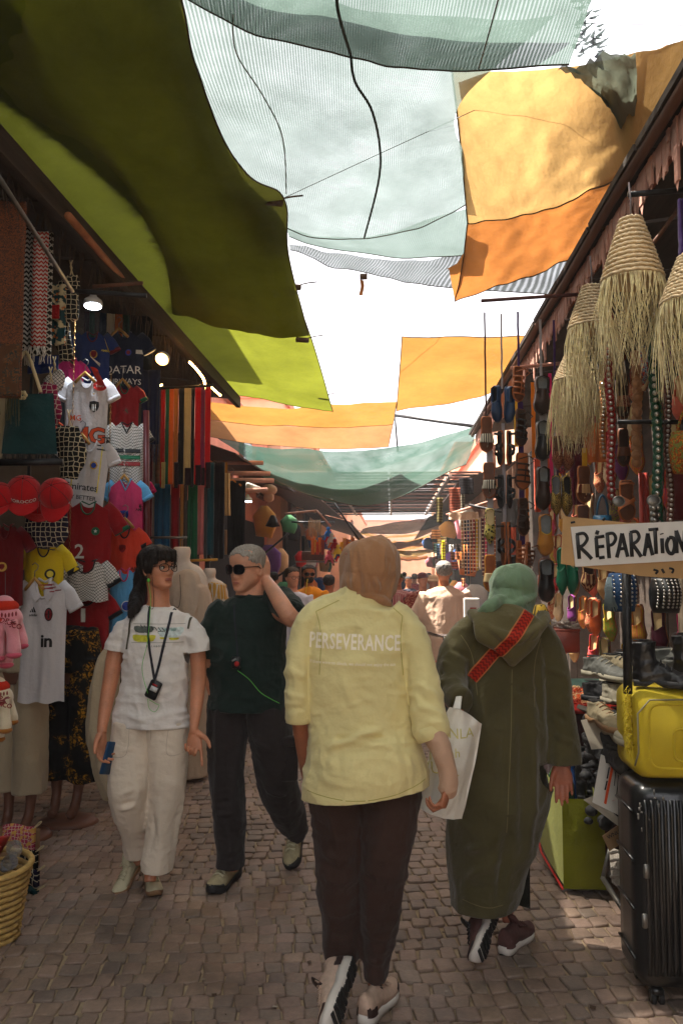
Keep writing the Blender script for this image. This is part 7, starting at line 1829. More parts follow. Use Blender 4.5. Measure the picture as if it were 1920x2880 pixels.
seg((1880,1512),(1873,1530),(1878,1552),(1890,1556),(1896,1535),(1892,1514),(1880,1512))
seg((1902,1556),(1900,1492));seg((1900,1492),(1922,1552));seg((1922,1552),(1924,1492))
strokes(ST,YS2-.0105,.0068,sg,m_mark)
strokes([[(1700,1456),(1694,1464)],[(1836,1602),(1848,1606),(1842,1614)],[(1860,1600),(1866,1612)],[(1880,1598),(1892,1602),(1888,1612)],[(1604,1470),(1616,1468)]],YS2-.002,.0045,sg,m_mark,'old_lettering')
b=MB();b.box((0,0,0),(px2m(26,3.05),.03,1));
top=P(1760,1600,3.03);bot=Vector((top.x,3.05,1.09));b=MB();b.tube([bot,(bot.lerp(top,.5)),top],.017,8);put_mb(b,'post',m_iron,sg)
s2=empty('repair_sign',P(1445,1620,6.0),0,'small black repair sign with white letters behind the green headscarf','sign')
flat_poly([(1395,1580),(1462,1560),(1470,1640),(1400,1660)],6.0,.01,'board',M('chalk_black',(.02,.02,.022),.7),s2)
t=text_mesh('PARATIO',.085,.01);t.transform(Matrix.Rotation(PI/2,4,'X'));t.transform(Matrix.Rotation(-.14,4,'Y'));o=link('lettering',t,i_wht,s2);o.location=P(1432,1606,5.98)-s2.location
def suitcase(px0,px1,z0,z1,Y,dep,mat,label,ribs=0,name='suitcase',bev=.05):
 a=P(px0,1600,Y).x;c=P(px1,1600,Y).x;w=c-a;h=z1-z0
 r=empty(name,((a+c)/2,Y+dep/2,z0),0,label,'suitcase');b=MB();n=12
 rings=[]
 for j in range(7):
  t=j/6;y=-dep/2+dep*t;k=min(t,1-t);ins=.022*(1-min(1,k*6))**2;q=[]
  for(sx,sz,a0)in((1,1,0),(-1,1,PI/2),(-1,-1,PI),(1,-1,1.5*PI)):
   for m in range(5):
    an=a0+PI/2*m/4;q.append((sx*(w/2-ins-bev)+(bev)*math.cos(an),y,h/2+sz*(h/2-ins-bev)+bev*math.sin(an)))
  rings.append(q)
 b.loft(rings);b.build('shell',mat,r)
 return r,w,h
bs,w,h=suitcase(1768,2000,.06,.775,2.98,.27,M('black_polycarbonate',H(16,17,19),.28,.15,8,.25,60,.002,spec=.6),'large scuffed black hard suitcase with vertical ribs at the lower right',bev=.055)
m_bpc=MATS['black_polycarbonate']
for k in range(11):
 x=-w/2+.035+k*(w-.07)/10;b=MB();b.tube([(x,-.137,.06),(x,-.142,.10),(x,-.142,h-.10),(x,-.137,h-.05)],[(.008,.006)]*4,8,(1,0,0));b.build('rib',m_bpc,bs)
for k in range(4):
 z=.1+k*(h-.2)/3;b=MB();b.tube([(-w/2-.003,-.10,z),(-w/2-.003,.10,z)],.006,6);b.build('side_rib',m_bpc,bs)
for(x,z,s_)in((-w/2+.03,.42,1),(-w/2+.02,.25,1)):
 b=MB();b.box((x,-.146,z),(.018,.012,.05),bev=.003);b.build('latch',m_steel,bs)
for sx in(-1,1):
 for sy in(-1,1):
  b=MB();cx,cy=sx*(w/2-.07),sy*.09;b.box((cx,cy,-.008),(.04,.05,.025),bev=.005);wh=b.build('wheel_housing',m_bpc,bs)
  for dx in(-.014,.014):
   q=MB();q.tube([(cx+dx-.007,cy,-.032),(cx+dx+.007,cy,-.032)],[.026,.026],18);t_=q.build('tyre',m_blkrub,wh)
   q=MB();q.tube([(cx+dx-.0085,cy,-.032),(cx+dx+.0085,cy,-.032)],[.015,.015],12);q.build('rim',m_steel,wh)
b=MB();b.box((w/2-.08,-.145,h+.02),(.04,.02,.16),bev=.004);b.build('telescopic_handle',m_iron,bs)
b=MB()
for i in range(16):
 x=-w/2+R.uniform(.0,.12);z=h-abs(R.gauss(0,.12))-.02;b.box((x,-.1385-.006*(R.random()>.5),z),(R.uniform(.002,.008),.003,R.uniform(.004,.02)))
tag(b.build('scuff_marks',M('scuffed_grey',H(120,116,110),.8),bs),kind='stuff')
ys,w2_,h2_=suitcase(1776,2000,.785,1.105,3.0,.30,M('yellow_suitcase_cloth',H(196,172,36),.7,.14,5,.4,200,.002),'bright yellow soft suitcase lying on top of the black one',bev=.05)
m_yc=MATS['yellow_suitcase_cloth']
b=MB();q=[]
for an in range(33):
 a=2*PI*an/32;ww,hh=w2_/2-.045,h2_/2-.045;q.append((ww*math.copysign(abs(math.cos(a))**.35,math.cos(a)),-.148,h2_/2+hh*math.copysign(abs(math.sin(a))**.35,math.sin(a))))
b.tube(q,.006,6,caps=False);b.build('piping',m_yc,ys)
b=MB();b.tube([(x*.62+.05,y-.002,(z-h2_/2)*.5+h2_/2-.03)for x,y,z in q],.005,6,caps=False);b.build('pocket_seam',m_yc,ys)
b=MB();b.tube([(-w2_/2-.002,-.13,.05),(-w2_/2+.006,-.152,.10),(-w2_/2+.006,-.152,h2_-.08),(-w2_/2+.05,-.15,h2_-.03),(w2_/2,-.15,h2_-.025)],.0035,5);b.build('zip',M('zip_grey',H(140,136,110),.5,.1,10,0,metal=.4),ys)
b=MB()
for i in range(70):
 z=R.uniform(.1,h2_);x=-w2_/2;b.tube([(x,-.1,z),(x-R.uniform(.01,.03),-.12,z+R.uniform(-.02,.02)),(x-R.uniform(.0,.04),-.12+R.uniform(-.02,.02),z-R.uniform(0,.04))],.0016,3)
tag(b.build('frayed_edge',m_yc,ys),kind='stuff')
def boot(heel,toe,hgt,mat,label,s=1.0,lace=True,sole=None,floppy=0.0,name='ankle_boot',group='second hand boots and trainers on the right stall',open_=True):
 heel,toe=Vector(heel),Vector(toe);ax=(toe-heel);ax.z=0;L_=ax.length;ax.normalize();sd=Vector((0,0,1)).cross(ax)
 r=empty(name,heel,0,label,'boot' if 'boot' in name else 'shoe',group)
 def pt(a,w,z):return ax*(a*L_)+sd*w+Vector((0,0,z))
 ws=[(0,.026),(.05,.032),(.2,.034),(.45,.033),(.68,.045),(.85,.042),(.95,.028),(1,.010)]
 W_=lambda s_:float(np.interp(s_,[q[0]for q in ws],[q[1]for q in ws]))*s*L_/.28
 S=[0,.03,.1,.2,.32,.45,.6,.72,.84,.93,.98,1]
 b=MB();b.loft([[pt(t,-W_(t)*1.05,.002+(.018 if .3<t<.42 else 0)),pt(t,-W_(t)*1.05,.026),pt(t,W_(t)*1.05,.026),pt(t,W_(t)*1.05,.002+(.018 if .3<t<.42 else 0))]for t in S]);b.build('sole',sole or m_blkrub,r)
 q=MB();k=hgt
 sw=floppy
 q.tube([pt(.14+sw,0,k+.0),pt(.16+sw*.7,0,k*.72),pt(.20,0,k*.45),pt(.26,0,.075),pt(.45,0,.060),pt(.66,0,.050),pt(.84,0,.044),pt(.97,0,.036)],[(.052*s,.036*s),(.048*s,.035*s),(.050*s,.034*s),(.055*s,.034*s),(.044*s,.035*s),(.034*s,.043*s),(.028*s,.042*s),(.014*s,.022*s)],20,sd.cross(Vector((0,0,1)))if False else ax)
 q2=MB()
 q2.tube([pt(.15+sw,0,k),pt(.16+sw*.7,0,k*.7),pt(.18,0,k*.4),pt(.17,0,.022)],[(.050*s*L_/.28,.037*s),(.046*s*L_/.28,.035*s),(.050*s*L_/.28,.034*s),(.050*s*L_/.28,.032*s)],18,ax)
 prof=[(.05,.030,.060),(.15,.033,.085),(.3,.034,.090),(.42,.034,.084),(.55,.038,.066),(.7,.044,.052),(.84,.042,.048),(.93,.032,.044),(.985,.016,.034)]
 rr=[]
 for t,wv,hv in prof:
  wv*=s*L_/.28;rr.append([pt(t,wv*math.cos(PI*i/14)*(1 if i not in(0,14)else 1),.020+(hv*s-.02)*abs(math.sin(PI*i/14))**.8)for i in range(15)]+[pt(t,0,.018)])
 q2.loft(rr)
 me=remeshed(q2,.005,4,folds((.0025,(26,26,30),int(L_*1000)%17,None),(.0016,(50,50,50),4,None)),'upper');link('upper',me,mat,r)
 if open_:
  b=MB();b.tube([pt(.15+sw,0,k+.006),pt(.15+sw,0,k+.0075)],[(.040*s*L_/.28,.030*s)]*2,16,ax);b.build('opening',M('inside_shade',(.006,.006,.006),.9),r)  # black disc on the closed top paints the shade inside the boot
 if lace:
  b=MB()
  for i in range(4):
   t=.32+i*.085;hz=np.interp(t,[p_[0]for p_ in prof],[p_[2]for p_ in prof])*s+.003
   b.tube([pt(t,-.022*s,hz-.010),pt(t+.01,0,hz+.003),pt(t+.02,.022*s,hz-.012)],.0028,5)
  b.build('laces',sole or m_blkrub,r)
 return r
zt=1.112
boot(Vector((P(1785,1900,3.08).x,3.10,zt)),Vector((P(1975,1900,3.0).x,3.02,zt)),.165,m_bll,'scuffed black lace up boot standing on the yellow suitcase',1.1)
boot(Vector((P(1905,1900,3.2).x,3.24,zt)),Vector((P(2050,1900,3.2).x,3.12,zt)),.18,m_bll,'second black boot behind the first, cut by the right edge',1.05)
tbl=empty('shoe_table',(1.42,3.7,0),0,'low wooden table buried under second hand shoes','table')
b=MB();b.box((.06,.0,.86),(.62,1.0,.03));b.build('table_top',m_wood,tbl,False)
for sx in(-.2,.32):
 for sy in(-.45,.45):b=MB();b.box((sx,sy,.42),(.04,.04,.84));b.build('leg',m_wood,tbl,False)
m_gtr=M('grey_trainer',H(98,98,92),.8,.3,14,.4);m_otr=M('olive_canvas_shoe',H(134,122,96),.85,.2,14,.4);m_wtr=M('dirty_white_trainer',H(166,158,138),.8,.2,14,.4);m_ktr=M('faded_black_trainer',H(40,40,42),.7,.3,14,.4)
zt=.876
Sh=[(1646,1832,3.72,1700,3.62,m_gtr,m_wtr,'black and grey running shoe at the left end of the shoe table',1.07),(1694,1826,3.80,1752,3.7,m_otr,m_gtr,'grey green trainer next to the left running shoe',1.07),(1700,1880,3.6,1752,3.5,m_wtr,m_wtr,'cream trainer below the grey green trainer',.97),(1660,1905,3.55,1700,3.42,m_otr,m_gum,'worn beige canvas shoe hanging over the table edge',.90),(1708,1925,3.45,1745,3.30,m_wtr,m_wtr,'dirty white canvas shoe in front of the pile',.87),(1650,1960,3.6,1705,3.5,m_ktr,m_blkrub,'black shoe under the beige canvas shoe',.80),(1700,1985,3.5,1740,3.38,m_ktr,m_blkrub,'black shoe lower in the pile next to the yellow suitcase',.74),(1760,1800,3.7,1830,3.75,m_ktr,m_blkrub,'black trainer behind the sign post',1.07),(1830,1770,3.8,1900,3.75,m_gtr,m_wtr,'grey trainer with white sole behind the black boots',1.10),(1868,1790,3.6,1935,3.66,m_gtr,m_wtr,'striped grey slipper behind the black boots',1.07),(1655,2020,3.75,1700,3.65,m_ktr,m_blkrub,'dusty black shoe sliding down beside the cardboard',.70),(1690,1850,3.95,1750,3.9,m_wtr,m_wtr,'pale folded trainer at the back of the pile',1.0),(1640,1880,3.85,1690,3.8,m_ktr,m_blkrub,'dark trainer at the back left of the pile',.94),(1720,1945,3.65,1765,3.55,m_gtr,m_wtr,'grey lace up shoe squeezed against the post',.85)]
for i,(x,y,Y,x2,Y2,m1,m2,lb,z)in enumerate(Sh):
 a=P(x,y,Y);a.z=z;c_=P(x2,y,Y2);c_.z=z
 boot(a,a+(c_-a).normalized()*.26+Vector((0,-.06,0)),.085,m1,lb,.98,True,m2,name='trainer')
 if z<.85:pass
bt=P(1740,1800,4.0);bt.z=.88;boot(bt,bt+Vector((.27,-.08,0)),.27,m_bll,'tall black leather boot with a floppy shaft behind the sign post',1.1,floppy=-.05)
bt=P(1850,1800,4.1);bt.z=.88;boot(bt,bt+Vector((.27,-.10,0)),.14,m_steel if False else m_ktr,'black boot with a grey toe at the back of the table',1.0)
b=MB()
for k in range(26):
 a=k*.45;b.tube([(.02*math.cos(a+t)*(1+.3*math.sin(k)),.02*math.sin(a+t),.004*k*.25+.002*t)for t in(0,1,2,3)],.0035,4)
gt=empty('display_table',(1.42,5.0,0),0,'table with a dark green cloth beyond the shoe table','table')
b=MB();b.box((0,0,.80),(.9,.9,.03));b.build('table_top',m_wood,gt,False)
b=MB();b.grid(lambda u,v:(-.455-.012*math.sin(u*24),-.455+u*.91,.82-v*.40),24,6);b.grid(lambda u,v:(-.455+u*.91,-.455-.014*math.sin(u*22),.82-v*.44),24,6);b.grid(lambda u,v:(-.455+u*.91,-.455+v*.91,.822),6,6)
b.build('table_cloth',cloth('dark_green_cloth',H(20,62,52)),gt)
for s_ in(-.4,.4):
 for t_ in(-.4,.4):b=MB();b.box((s_,t_,.4),(.04,.04,.78));b.build('leg',m_wood,gt,False)
cr_=empty('crate',P(1582,1832,5.0),0,'red brown plastic crate full of pale oddments on the green cloth','crate');b=MB();b.box((0,0,.07),(.16,.20,.14),bev=.01);b.build('box_body',M('red_brown_plastic',H(140,70,56),.4),cr_)
b=MB();b.box((0,0,.135),(.17,.21,.015),bev=.004);b.build('rim',M('red_brown_plastic',(0,0,0)),cr_)
b=MB()
for i in range(50):b.box((R.uniform(-.07,.07),R.uniform(-.09,.09),.15+R.uniform(0,.03)),(R.uniform(.01,.05),R.uniform(.01,.04),.01),rot=Matrix.Rotation(R.uniform(0,3),3,'Z')@Matrix.Rotation(R.uniform(-.5,.5),3,'X'))
tag(b.build('oddments',M('pale_oddments',H(186,172,160),.7,.4,60),cr_),kind='stuff')
st_=empty('trinket_table',(P(1640,1960,4.5).x,4.6,0),0,'maroon draped table heaped with orange and gold trinkets','table')
b=MB();b.grid(lambda u,v:(-.16+u*.6,-.3-.012*math.sin(u*30),.80-v*.78),40,6);b.grid(lambda u,v:(-.16-.012*math.sin(u*20),-.3+u*.5,.80-v*.78),20,6);b.build('skirt',cloth('maroon_skirt',H(66,36,36)),st_)
b=MB();b.box((.14,-.05,.81),(.62,.52,.03));b.build('table_top',cloth('red_table_cloth',H(176,36,28)),st_)
for(x,y,c,nm)in((0,0,(214,96,36),'orange_trinkets'),(.08,.02,(216,180,130),'pale_trinkets'),(-.05,.05,(170,50,30),'red_trinkets')):
 b=MB()
 for i in range(170):
  cx,cy=R.uniform(-.12,.38),R.uniform(-.28,.18);z=.83+R.uniform(0,.05)*(1-abs(cx-.1));rr=R.uniform(.008,.018);a=R.uniform(0,3)
  b.tube([(cx+rr*math.cos(t),cy+rr*math.sin(t)*math.cos(a),z+rr*math.sin(t)*math.sin(a))for t in[2*PI*q/6 for q in range(7)]],.0028,4,caps=False)
 tag(b.build(nm,M(nm,H(*c),.45,.3,60),st_),kind='stuff')
b=MB();b.box((0,0,.0),(.05,.34,.02));o=b.build('metal_edge',m_steel,smooth=False);o.location=P(1690,2010,3.7);o.rotation_euler=(.0,.5,.3);tag(o,'metal shelf edge running under the black shoes','shelf')
lb_=empty('lime_bin',(P(1640,2400,3.98).x,3.97,0),0,'lime green cloth covered bin holding bottles and rubber boots','bin')
m_limeb=cloth('lime_bin_cloth',H(128,130,24),.18,300,.1);m_limel=cloth('lime_bin_side',H(176,180,84),.1,300,.1)
wx=px2m(112,3.98)
b=MB();b.grid(lambda u,v:(-wx/2+u*wx,-.0-.03*math.sin(PI*u)*math.sin(PI*v)+.006*nz(u*5,v*5),.03+v*.42),12,12);b.grid(lambda u,v:(wx/2,u*.6,.03+v*.42),6,6);b.build('front_panel',m_limeb,lb_)
b=MB();b.grid(lambda u,v:(-wx/2-.10*u*0-.02*math.sin(PI*u),u*.75,.05+v*(.42+.03*u)+.05*u),12,12);b.build('side_panel',m_limel,lb_)
b=MB();b.box((0,.35,.40),(wx*.96,.68,.01));b.build('shelf',m_dark,lb_,False)
b=MB();b.tube([(-wx/2-.004,0,.03),(-wx/2-.03,.4,.06),(-wx/2-.004,.75,.10)],.006,6);b.build('red_piping',i_red,lb_)
b=MB();b.box((wx*.12,.32,.0),(wx*.8,.6,.36));b.v=[(x,y,z+.2)for x,y,z in b.v];b.build('box_body',M('dark_box',(.02,.02,.02),.8),lb_,False)
for i,(x,y,c,lb2)in enumerate(((-.05,.1,H(30,74,60),'green glass bottle at the front of the lime bin'),(.0,.2,H(24,60,110),'blue bottle behind the green one in the lime bin'),(-.07,.3,H(40,90,50),'dark green bottle at the back of the lime bin'))):
 b=MB();b.lathe([(.001,0),(.03,0),(.032,.01),(.032,.09),(.012,.13),(.011,.16),(.014,.165),(.001,.166)],16);o=b.build('bottle',M('bottle_%d'%i,c,.12,.1,10,0,spec=.6));o.location=lb_.location+Vector((x,y,.40));tag(o,lb2,'bottle','bottles in the lime bin')
 q=MB();q.tube([(0,0,.16),(0,0,.185)],.014,10);q.build('cap',i_red if i==0 else i_blk,o)
for i,dx in enumerate((.0,.07)):
 p0=lb_.location+Vector((.02+dx,.12+i*.1,.405));boot(p0,p0+Vector((.05,.2,0)),.25,m_bll,['front black rubber boot standing in the lime bin','rear black rubber boot standing in the lime bin'][i],.8,False)
m_gcard=M('grey_cardboard',H(160,150,134),.9,.15,10,.3);m_bcard=M('brown_box_card',H(134,104,70),.9,.15,10,.3)
def sheet(pts,Ys,mat,label,th=.006,name='cardboard_sheet',cat='cardboard'):
 q=[P(x,y,Y)for(x,y),Y in zip(pts,Ys)];r=empty(name,q[-1],0,label,cat,'flattened cardboard by the suitcases');b=MB();n=len(q)
 b.add([tuple(p)for p in q]+[tuple(p+Vector((th*.3,th,0)))for p in q],[tuple(range(n)),tuple(range(2*n-1,n-1,-1))]+[((i+1)%n,i,n+i,n+(i+1)%n)for i in range(n)]);put_mb(b,'panel',mat,r,False);return r
sheet([(1632,2026),(1684,2018),(1708,2104),(1662,2108)],[3.5,3.5,3.45,3.45],m_gcard,'small grey cardboard piece leaning highest, beside the black shoes')
sheet([(1684,2018),(1748,2052),(1764,2120),(1706,2104)],[3.5,3.55,3.5,3.45],m_bcard,'brown box flap right behind the small grey piece')
ps=sheet([(1688,2122),(1748,2150),(1752,2300),(1664,2256)],[3.42,3.42,3.36,3.36],M('printed_white_card',H(196,190,180),.9,.06,10,.3),'white printed carton with an orange stripe leaning beside the black suitcase')
for k,(x0,y0,x1,y1,wd,mt)in enumerate(((1722,2150,1700,2262,7,i_or),(1712,2158,1706,2190,4,i_blk),(1706,2196,1700,2222,4,i_blk),(1730,2170,1726,2210,2,i_blk),(1738,2180,1732,2240,2,i_blk),(1716,2250,1726,2252,6,i_or))):
 b=MB();a_,c_=P(x0,y0,3.385),P(x1,y1,3.365);s_=px2m(wd,3.4)/2;b.add([a_+Vector((-s_,0,0)),a_+Vector((s_,0,0)),c_+Vector((s_,0,0)),c_+Vector((-s_,0,0))],[(0,1,2,3)]);put_mb(b,'printed_mark',mt,ps,False)
sheet([(1640,2250),(1664,2240),(1738,2300),(1738,2324)],[3.4,3.4,3.34,3.34],m_gcard,'pale strip of card under the printed carton')
wn_=sheet([(1692,2352),(1744,2316),(1752,2370),(1712,2394)],[3.4,3.4,3.38,3.38],m_bcard,'brown carton end marked WNUT beside the black suitcase')
t=text_mesh('WNUT',.022,.01);t.transform(Matrix.Rotation(PI/2,4,'X'));t.transform(Matrix.Rotation(-.5,4,'Y'));o=link('lettering',t,i_blk,wn_);o.location=P(1728,2345,3.375)-wn_.location
b=MB()
for k in range(9):
 x0=1716+k*5;b.tube(smooth_path([P(x0,2385+k*2,3.5-.01*k),P(x0+4,2440,3.44-.01*k),P(x0+8,2500-abs(k-4)*4,3.42-.01*k)],10),.007,6)
for k in range(4):b.tube(smooth_path([P(1716,2400+k*22,3.42),P(1738,2396+k*22,3.38),P(1762,2410+k*22,3.42)],8),.006,6)
tag(b.build('rope_coil',M('white_rope',H(176,168,156),.9,.2,60,.6,200)),'bundle of thick white rope hanging beside the black suitcase','rope')
b=MB();b.tube([P(1694,2470,3.7),P(1764,2580,3.28)],.012,6);b.tube([P(1694,2470,3.7),P(1720,2360,3.75)],.010,6);tag(b.build('trolley_frame',m_steel),'folded metal trolley frame on the ground left of the black suitcase','trolley')
w_=MB();w_.tube([(-.01,0,0),(.01,0,0)],[.03,.03],16);o=w_.build('castor_wheel',m_blkrub,bpy.data.objects['trolley_frame']);o.location=G(1690,2500)+Vector((0,0,.03));
b=MB()
for i in range(60):
 x,y=1650+R.uniform(-5,95),2080+R.uniform(-60,240);p=P(x,y,3.75+R.uniform(0,.2));b.ell(p,(R.uniform(.015,.04),R.uniform(.015,.04),R.uniform(.01,.03)),7,5,Matrix.Rotation(R.uniform(0,3),3,'Z'))
tag(b.build('heap_of_scraps',m_ktr),kind='stuff',label='dark heap of scraps and straps behind the cardboard',cat='scraps')
b=MB();b.box((0,0,.42),(.5,.8,.84),bev=.01);o=b.build('stall_counter',m_dark,smooth=False);o.location=(1.62,3.75,0);tag(o,'dark counter under the second hand shoes','counter')
# MIDDLE AND FAR STREET
def far_person(px,ytop,Y,hpx_w,shirt,trou,hair,skinc,label,facing=0,kind='shirt',extra=None,lean=0,head='hair'):
 0
 zt=P(px,ytop,Y).z;x=P(px,ytop,Y).x;s=zt/1.72;r=person('person',(x,Y,0),label)
 V=lambda a,b_,c:Vector((x+a*s+lean*c*.1,Y+b_*s,c*s))
 f=-1 if facing==0 else 1
 b=MB()
 HM=head_mat(V(0,0,1.50),0 if facing==0 else(PI if facing==1 else facing),0,0,s)
 b.loft(head_pts(HM,seg=32,nv=28));ear(b,HM,1);ear(b,HM,-1)
 b.tube([V(0,.02,1.55),V(0,.02,1.46),V(0,.02,1.40),V(0,0,1.1),V(0,0,.9)],[(.05,.05),(.055,.055),(.13,.08),(.14,.09),(.13,.09)],14,(1,0,0))
 for sg in(-1,1):
  b.tube([V(sg*.17,0,1.38),V(sg*.24,0,1.12),V(sg*.22,f*.10,.92),V(sg*.16,f*.2,.98 if facing==0 else .86)],[.045*s,.038*s,.03*s,.02*s],10)
  c=V(sg*.16,f*.2,.98 if facing==0 else .86);hand(b,c,(-sg*.5,f*.4,.1 if facing==0 else-1),(0,0,1),[(.4,.5,.3)]*4,.9*s)
  b.tube([V(sg*.09,0,.9),V(sg*.10,0,.5),V(sg*.10+.0,.02,.1)],[.075*s,.055*s,.035*s],10)
 put(remeshed(b,.008,2,name='body'),'body',skinc,r)
 b=MB()
 if kind=='robe':
  b.tube([V(0,0,1.46),V(0,0,1.42),V(0,0,1.36),V(0,0,1.1),V(0,0,.6),V(0,0,.12)],[(.07,.07),(.15,.10),(.22,.13),(.27,.17),(.29,.2),(.31,.22)],24,(1,0,0))
  for sg in(-1,1):b.tube([V(sg*.17,0,1.38),V(sg*.27,0,1.16),V(sg*.29,f*.06,.95),V(sg*.27,f*.1,.84)],[(.09,.09),(.10,.10),(.11,.10),(.10,.09)],16)
 else:
  b.tube([V(0,0,1.45),V(0,0,1.42),V(0,0,1.37),V(0,0,1.15),V(0,0,.9),V(0,0,.84)],[(.065,.065),(.13,.09),(.19,.11),(.19,.125),(.185,.125),(.17,.115)],22,(1,0,0))
  for sg in(-1,1):b.tube([V(sg*.16,0,1.38),V(sg*.22,0,1.26),V(sg*.245,0,1.12)],[(.07,.07),(.068,.065),(.06,.058)],14)
 put(remeshed(b,.009,3,folds((.010,(9,9,3 if kind=='robe' else 9),int(px)%11,None),(.003,(22,22,18),5,None)),kind),kind,shirt,r)
 b=MB()
 for sg in(-1,1):b.tube([V(sg*.085,0,.92),V(sg*.10,0,.5),V(sg*.10,.02,.08)],[(.10,.11),(.08,.085),(.065,.07)],14,(1,0,0))
 put(remeshed(b,.01,3,folds((.006,(9,9,6),3,None)),'trousers'),'trousers',trou,r)
 for sg in(-1,1):
  b=MB();b.ell(V(sg*.10,f*.05,.045),(.048*s,.13*s,.045*s),14,8);put_mb(b,'shoe',m_blk,r)
 hb=MB()
 if head=='hair':
  me=hair_cap(HM,.008,.185,.05).mesh('h');solid(me,.006*s)
  bm=bmesh.new();bm.from_mesh(me);hb.add([v.co.copy()for v in bm.verts],[tuple(v.index for v in q.verts)for q in bm.faces]);bm.free()
  hb.ell(HM@Vector((0,.03,.150)),(.078*s,.078*s,.076*s),16,10);put(remeshed(hb,.007,1,folds((.004,(70,70,50),1,None)),'hair'),'hair',hair,r)
 else:
  hb.ell(HM@Vector((0,.012,.165)),(.088*s,.10*s,.070*s),18,10)
  if head=='cap':hb.ell(HM@Vector((0,-.10,.160)),(.06*s,.07*s,.008*s),14,6)
  if head=='hat':hb.lathe([(.001,.02),(.15*s,.0),(.19*s,-.02),(.18*s,-.026),(.001,-.01)],24,HM@Vector((0,.01,.150)))
  put_mb(hb,'hat' if head=='hat' else 'cap' if head=='cap' else 'headscarf',hair,r)
 if extra:extra(r,HM,V,s)
 return r
m_org_polo=cloth('orange_polo',H(232,146,30),.08);m_wshirt=cloth('white_shirt',H(206,204,214),.06);m_robe=cloth('beige_robe',H(196,164,142),.1,400,.2);m_dkt=cloth('dark_trousers',H(44,40,46),.15);m_jean=cloth('blue_jeans',H(70,84,110),.15)
m_blackhair=hairmat('black_hair',(.008,.007,.007),(.03,.025,.022));m_saltpep=hairmat('salt_pepper_hair',(.03,.028,.028),H(170,164,158));m_brhair=hairmat('brown_hair',(.02,.014,.01),(.07,.045,.03))
m_floral=printed('red_floral_dress',H(120,36,36),H(196,150,120),'spots',60,.35,'Object');m_pinkp=printed('pink_pattern_tshirt',H(176,96,96),H(206,160,150),'zigzag',36,.5,'Object')
sk_a,sk_b=skin('olive_skin',H(168,108,74)),skin('pale_skin',H(206,146,116))
def ex_polo(r,HM,V,s):
 glasses(r,HM,m_frame,m_lens,.025,.003,name='sunglasses');b=MB();b.ell(HM@Vector((0,-.045,.045)),(.058*s,.045*s,.05*s),14,9);b.ell(HM@Vector((0,-.075,.062)),(.03*s,.012*s,.006*s),10,6);put_mb(b,'beard',m_blackhair,r)
 b=MB();b.tube([V(-.02,-.22,1.22),V(-.02,-.22,1.34)],[.030,.040],14);cup=put_mb(b,'juice_cup',M('orange_juice',H(214,140,50),.3),r);cup['label']='plastic cup of orange juice with a straw'
 b=MB();b.tube([V(-.02,-.22,1.33),V(0,-.13,1.55)],.004,6);q=put_mb(b,'straw',M('yellow_straw',H(226,190,60)),r);q.parent=cup
def ex_gl(r,HM,V,s):glasses(r,HM,m_frame,MATS.get('clear')or clear_lens(),.022,.002)
def ex_pack(r,HM,V,s):
 b=MB();b.tube([V(.02,.13,.95),V(.02,.17,1.1),V(.02,.15,1.34)],[(.13,.06),(.15,.09),(.11,.06)],16,(1,0,0));put_mb(b,'rucksack',m_blk,r)
 for sg in(-1,1):b=MB();b.tube([V(sg*.11,-.12,1.0),V(sg*.12,-.14,1.3),V(sg*.11,-.02,1.44)],[(.025,.006)]*3,8,(1,0,0));put_mb(b,'shoulder_strap',m_blk,r)
far_person(868,1590,9.2,0,m_org_polo,m_dkt,m_blackhair,sk_a,'bearded man in an orange polo drinking juice through a straw',.25,extra=ex_polo)
far_person(822,1597,8.2,0,m_wshirt,m_dkt,m_brhair,sk_b,'man with glasses in a white shirt beside the orange polo',.7,extra=ex_gl)
far_person(1247,1580,8.0,0,m_robe,m_dkt,m_saltpep,sk_a,'grey haired man seen from behind in a long beige robe',1,kind='robe')
far_person(1118,1612,11.5,0,m_pinkp,m_jean,cloth('green_cap',H(66,84,40)),sk_a,'walker in a green cap and pink patterned T-shirt with a black rucksack',0,head='cap',extra=ex_pack)
far_person(1188,1612,10.8,0,m_floral,m_jean,cloth('maroon_cap',H(84,20,30)),sk_b,'woman in a maroon cap and red floral blouse',.3,head='cap')
far_person(1217,1618,11.2,0,cloth('tan_shirt',H(180,140,110)),m_dkt,M('straw_hat',H(196,158,120),.8),sk_b,'person in a pale straw hat beside the beige robe',1,head='hat')
for i,(x,y,Y,c,hc,hd,f,lb)in enumerate(((1148,1622,15,H(40,40,52),m_blackhair,'hair',0,'distant dark shirted walker between the two capped walkers'),(1096,1620,13.5,H(120,60,50),m_blackhair,'hair',0,'distant walker half hidden by the tan headscarf'),(1165,1614,19,H(150,60,60),m_brhair,'hair',1,'far walker in a reddish top down the street'),(1205,1612,20,H(206,196,190),m_blackhair,'hair',0,'far walker in a white top down the street'),(1136,1610,24,H(60,80,120),m_brhair,'hair',1,'farthest walker in a blue top'),(770,1610,12,H(50,50,40),m_blackhair,'hair',1,'dark clothed person by the far left shelf'),(1325,1700,9.0,H(180,160,150),cloth('pale_scarf',H(190,170,160)),'scarf',1,'seated person in pale clothes by the right hand stalls'),(925,1618,10,H(30,30,34),m_blackhair,'hair',1,'dark clothed person just left of the tan headscarf'))):
 far_person(x,y,Y,0,cloth('farcloth_%d'%i,c),m_dkt,hc,sk_a,lb,f,head=hd)
bi=empty('bicycle',(P(1250,1850,6.2).x,6.2,0),0,'bicycle handlebar and frame seen between the two women','bicycle')
m_chr=M('chrome',H(190,190,190),.2,.1,10,0,metal=1);z0=P(1250,1788,6.2).z
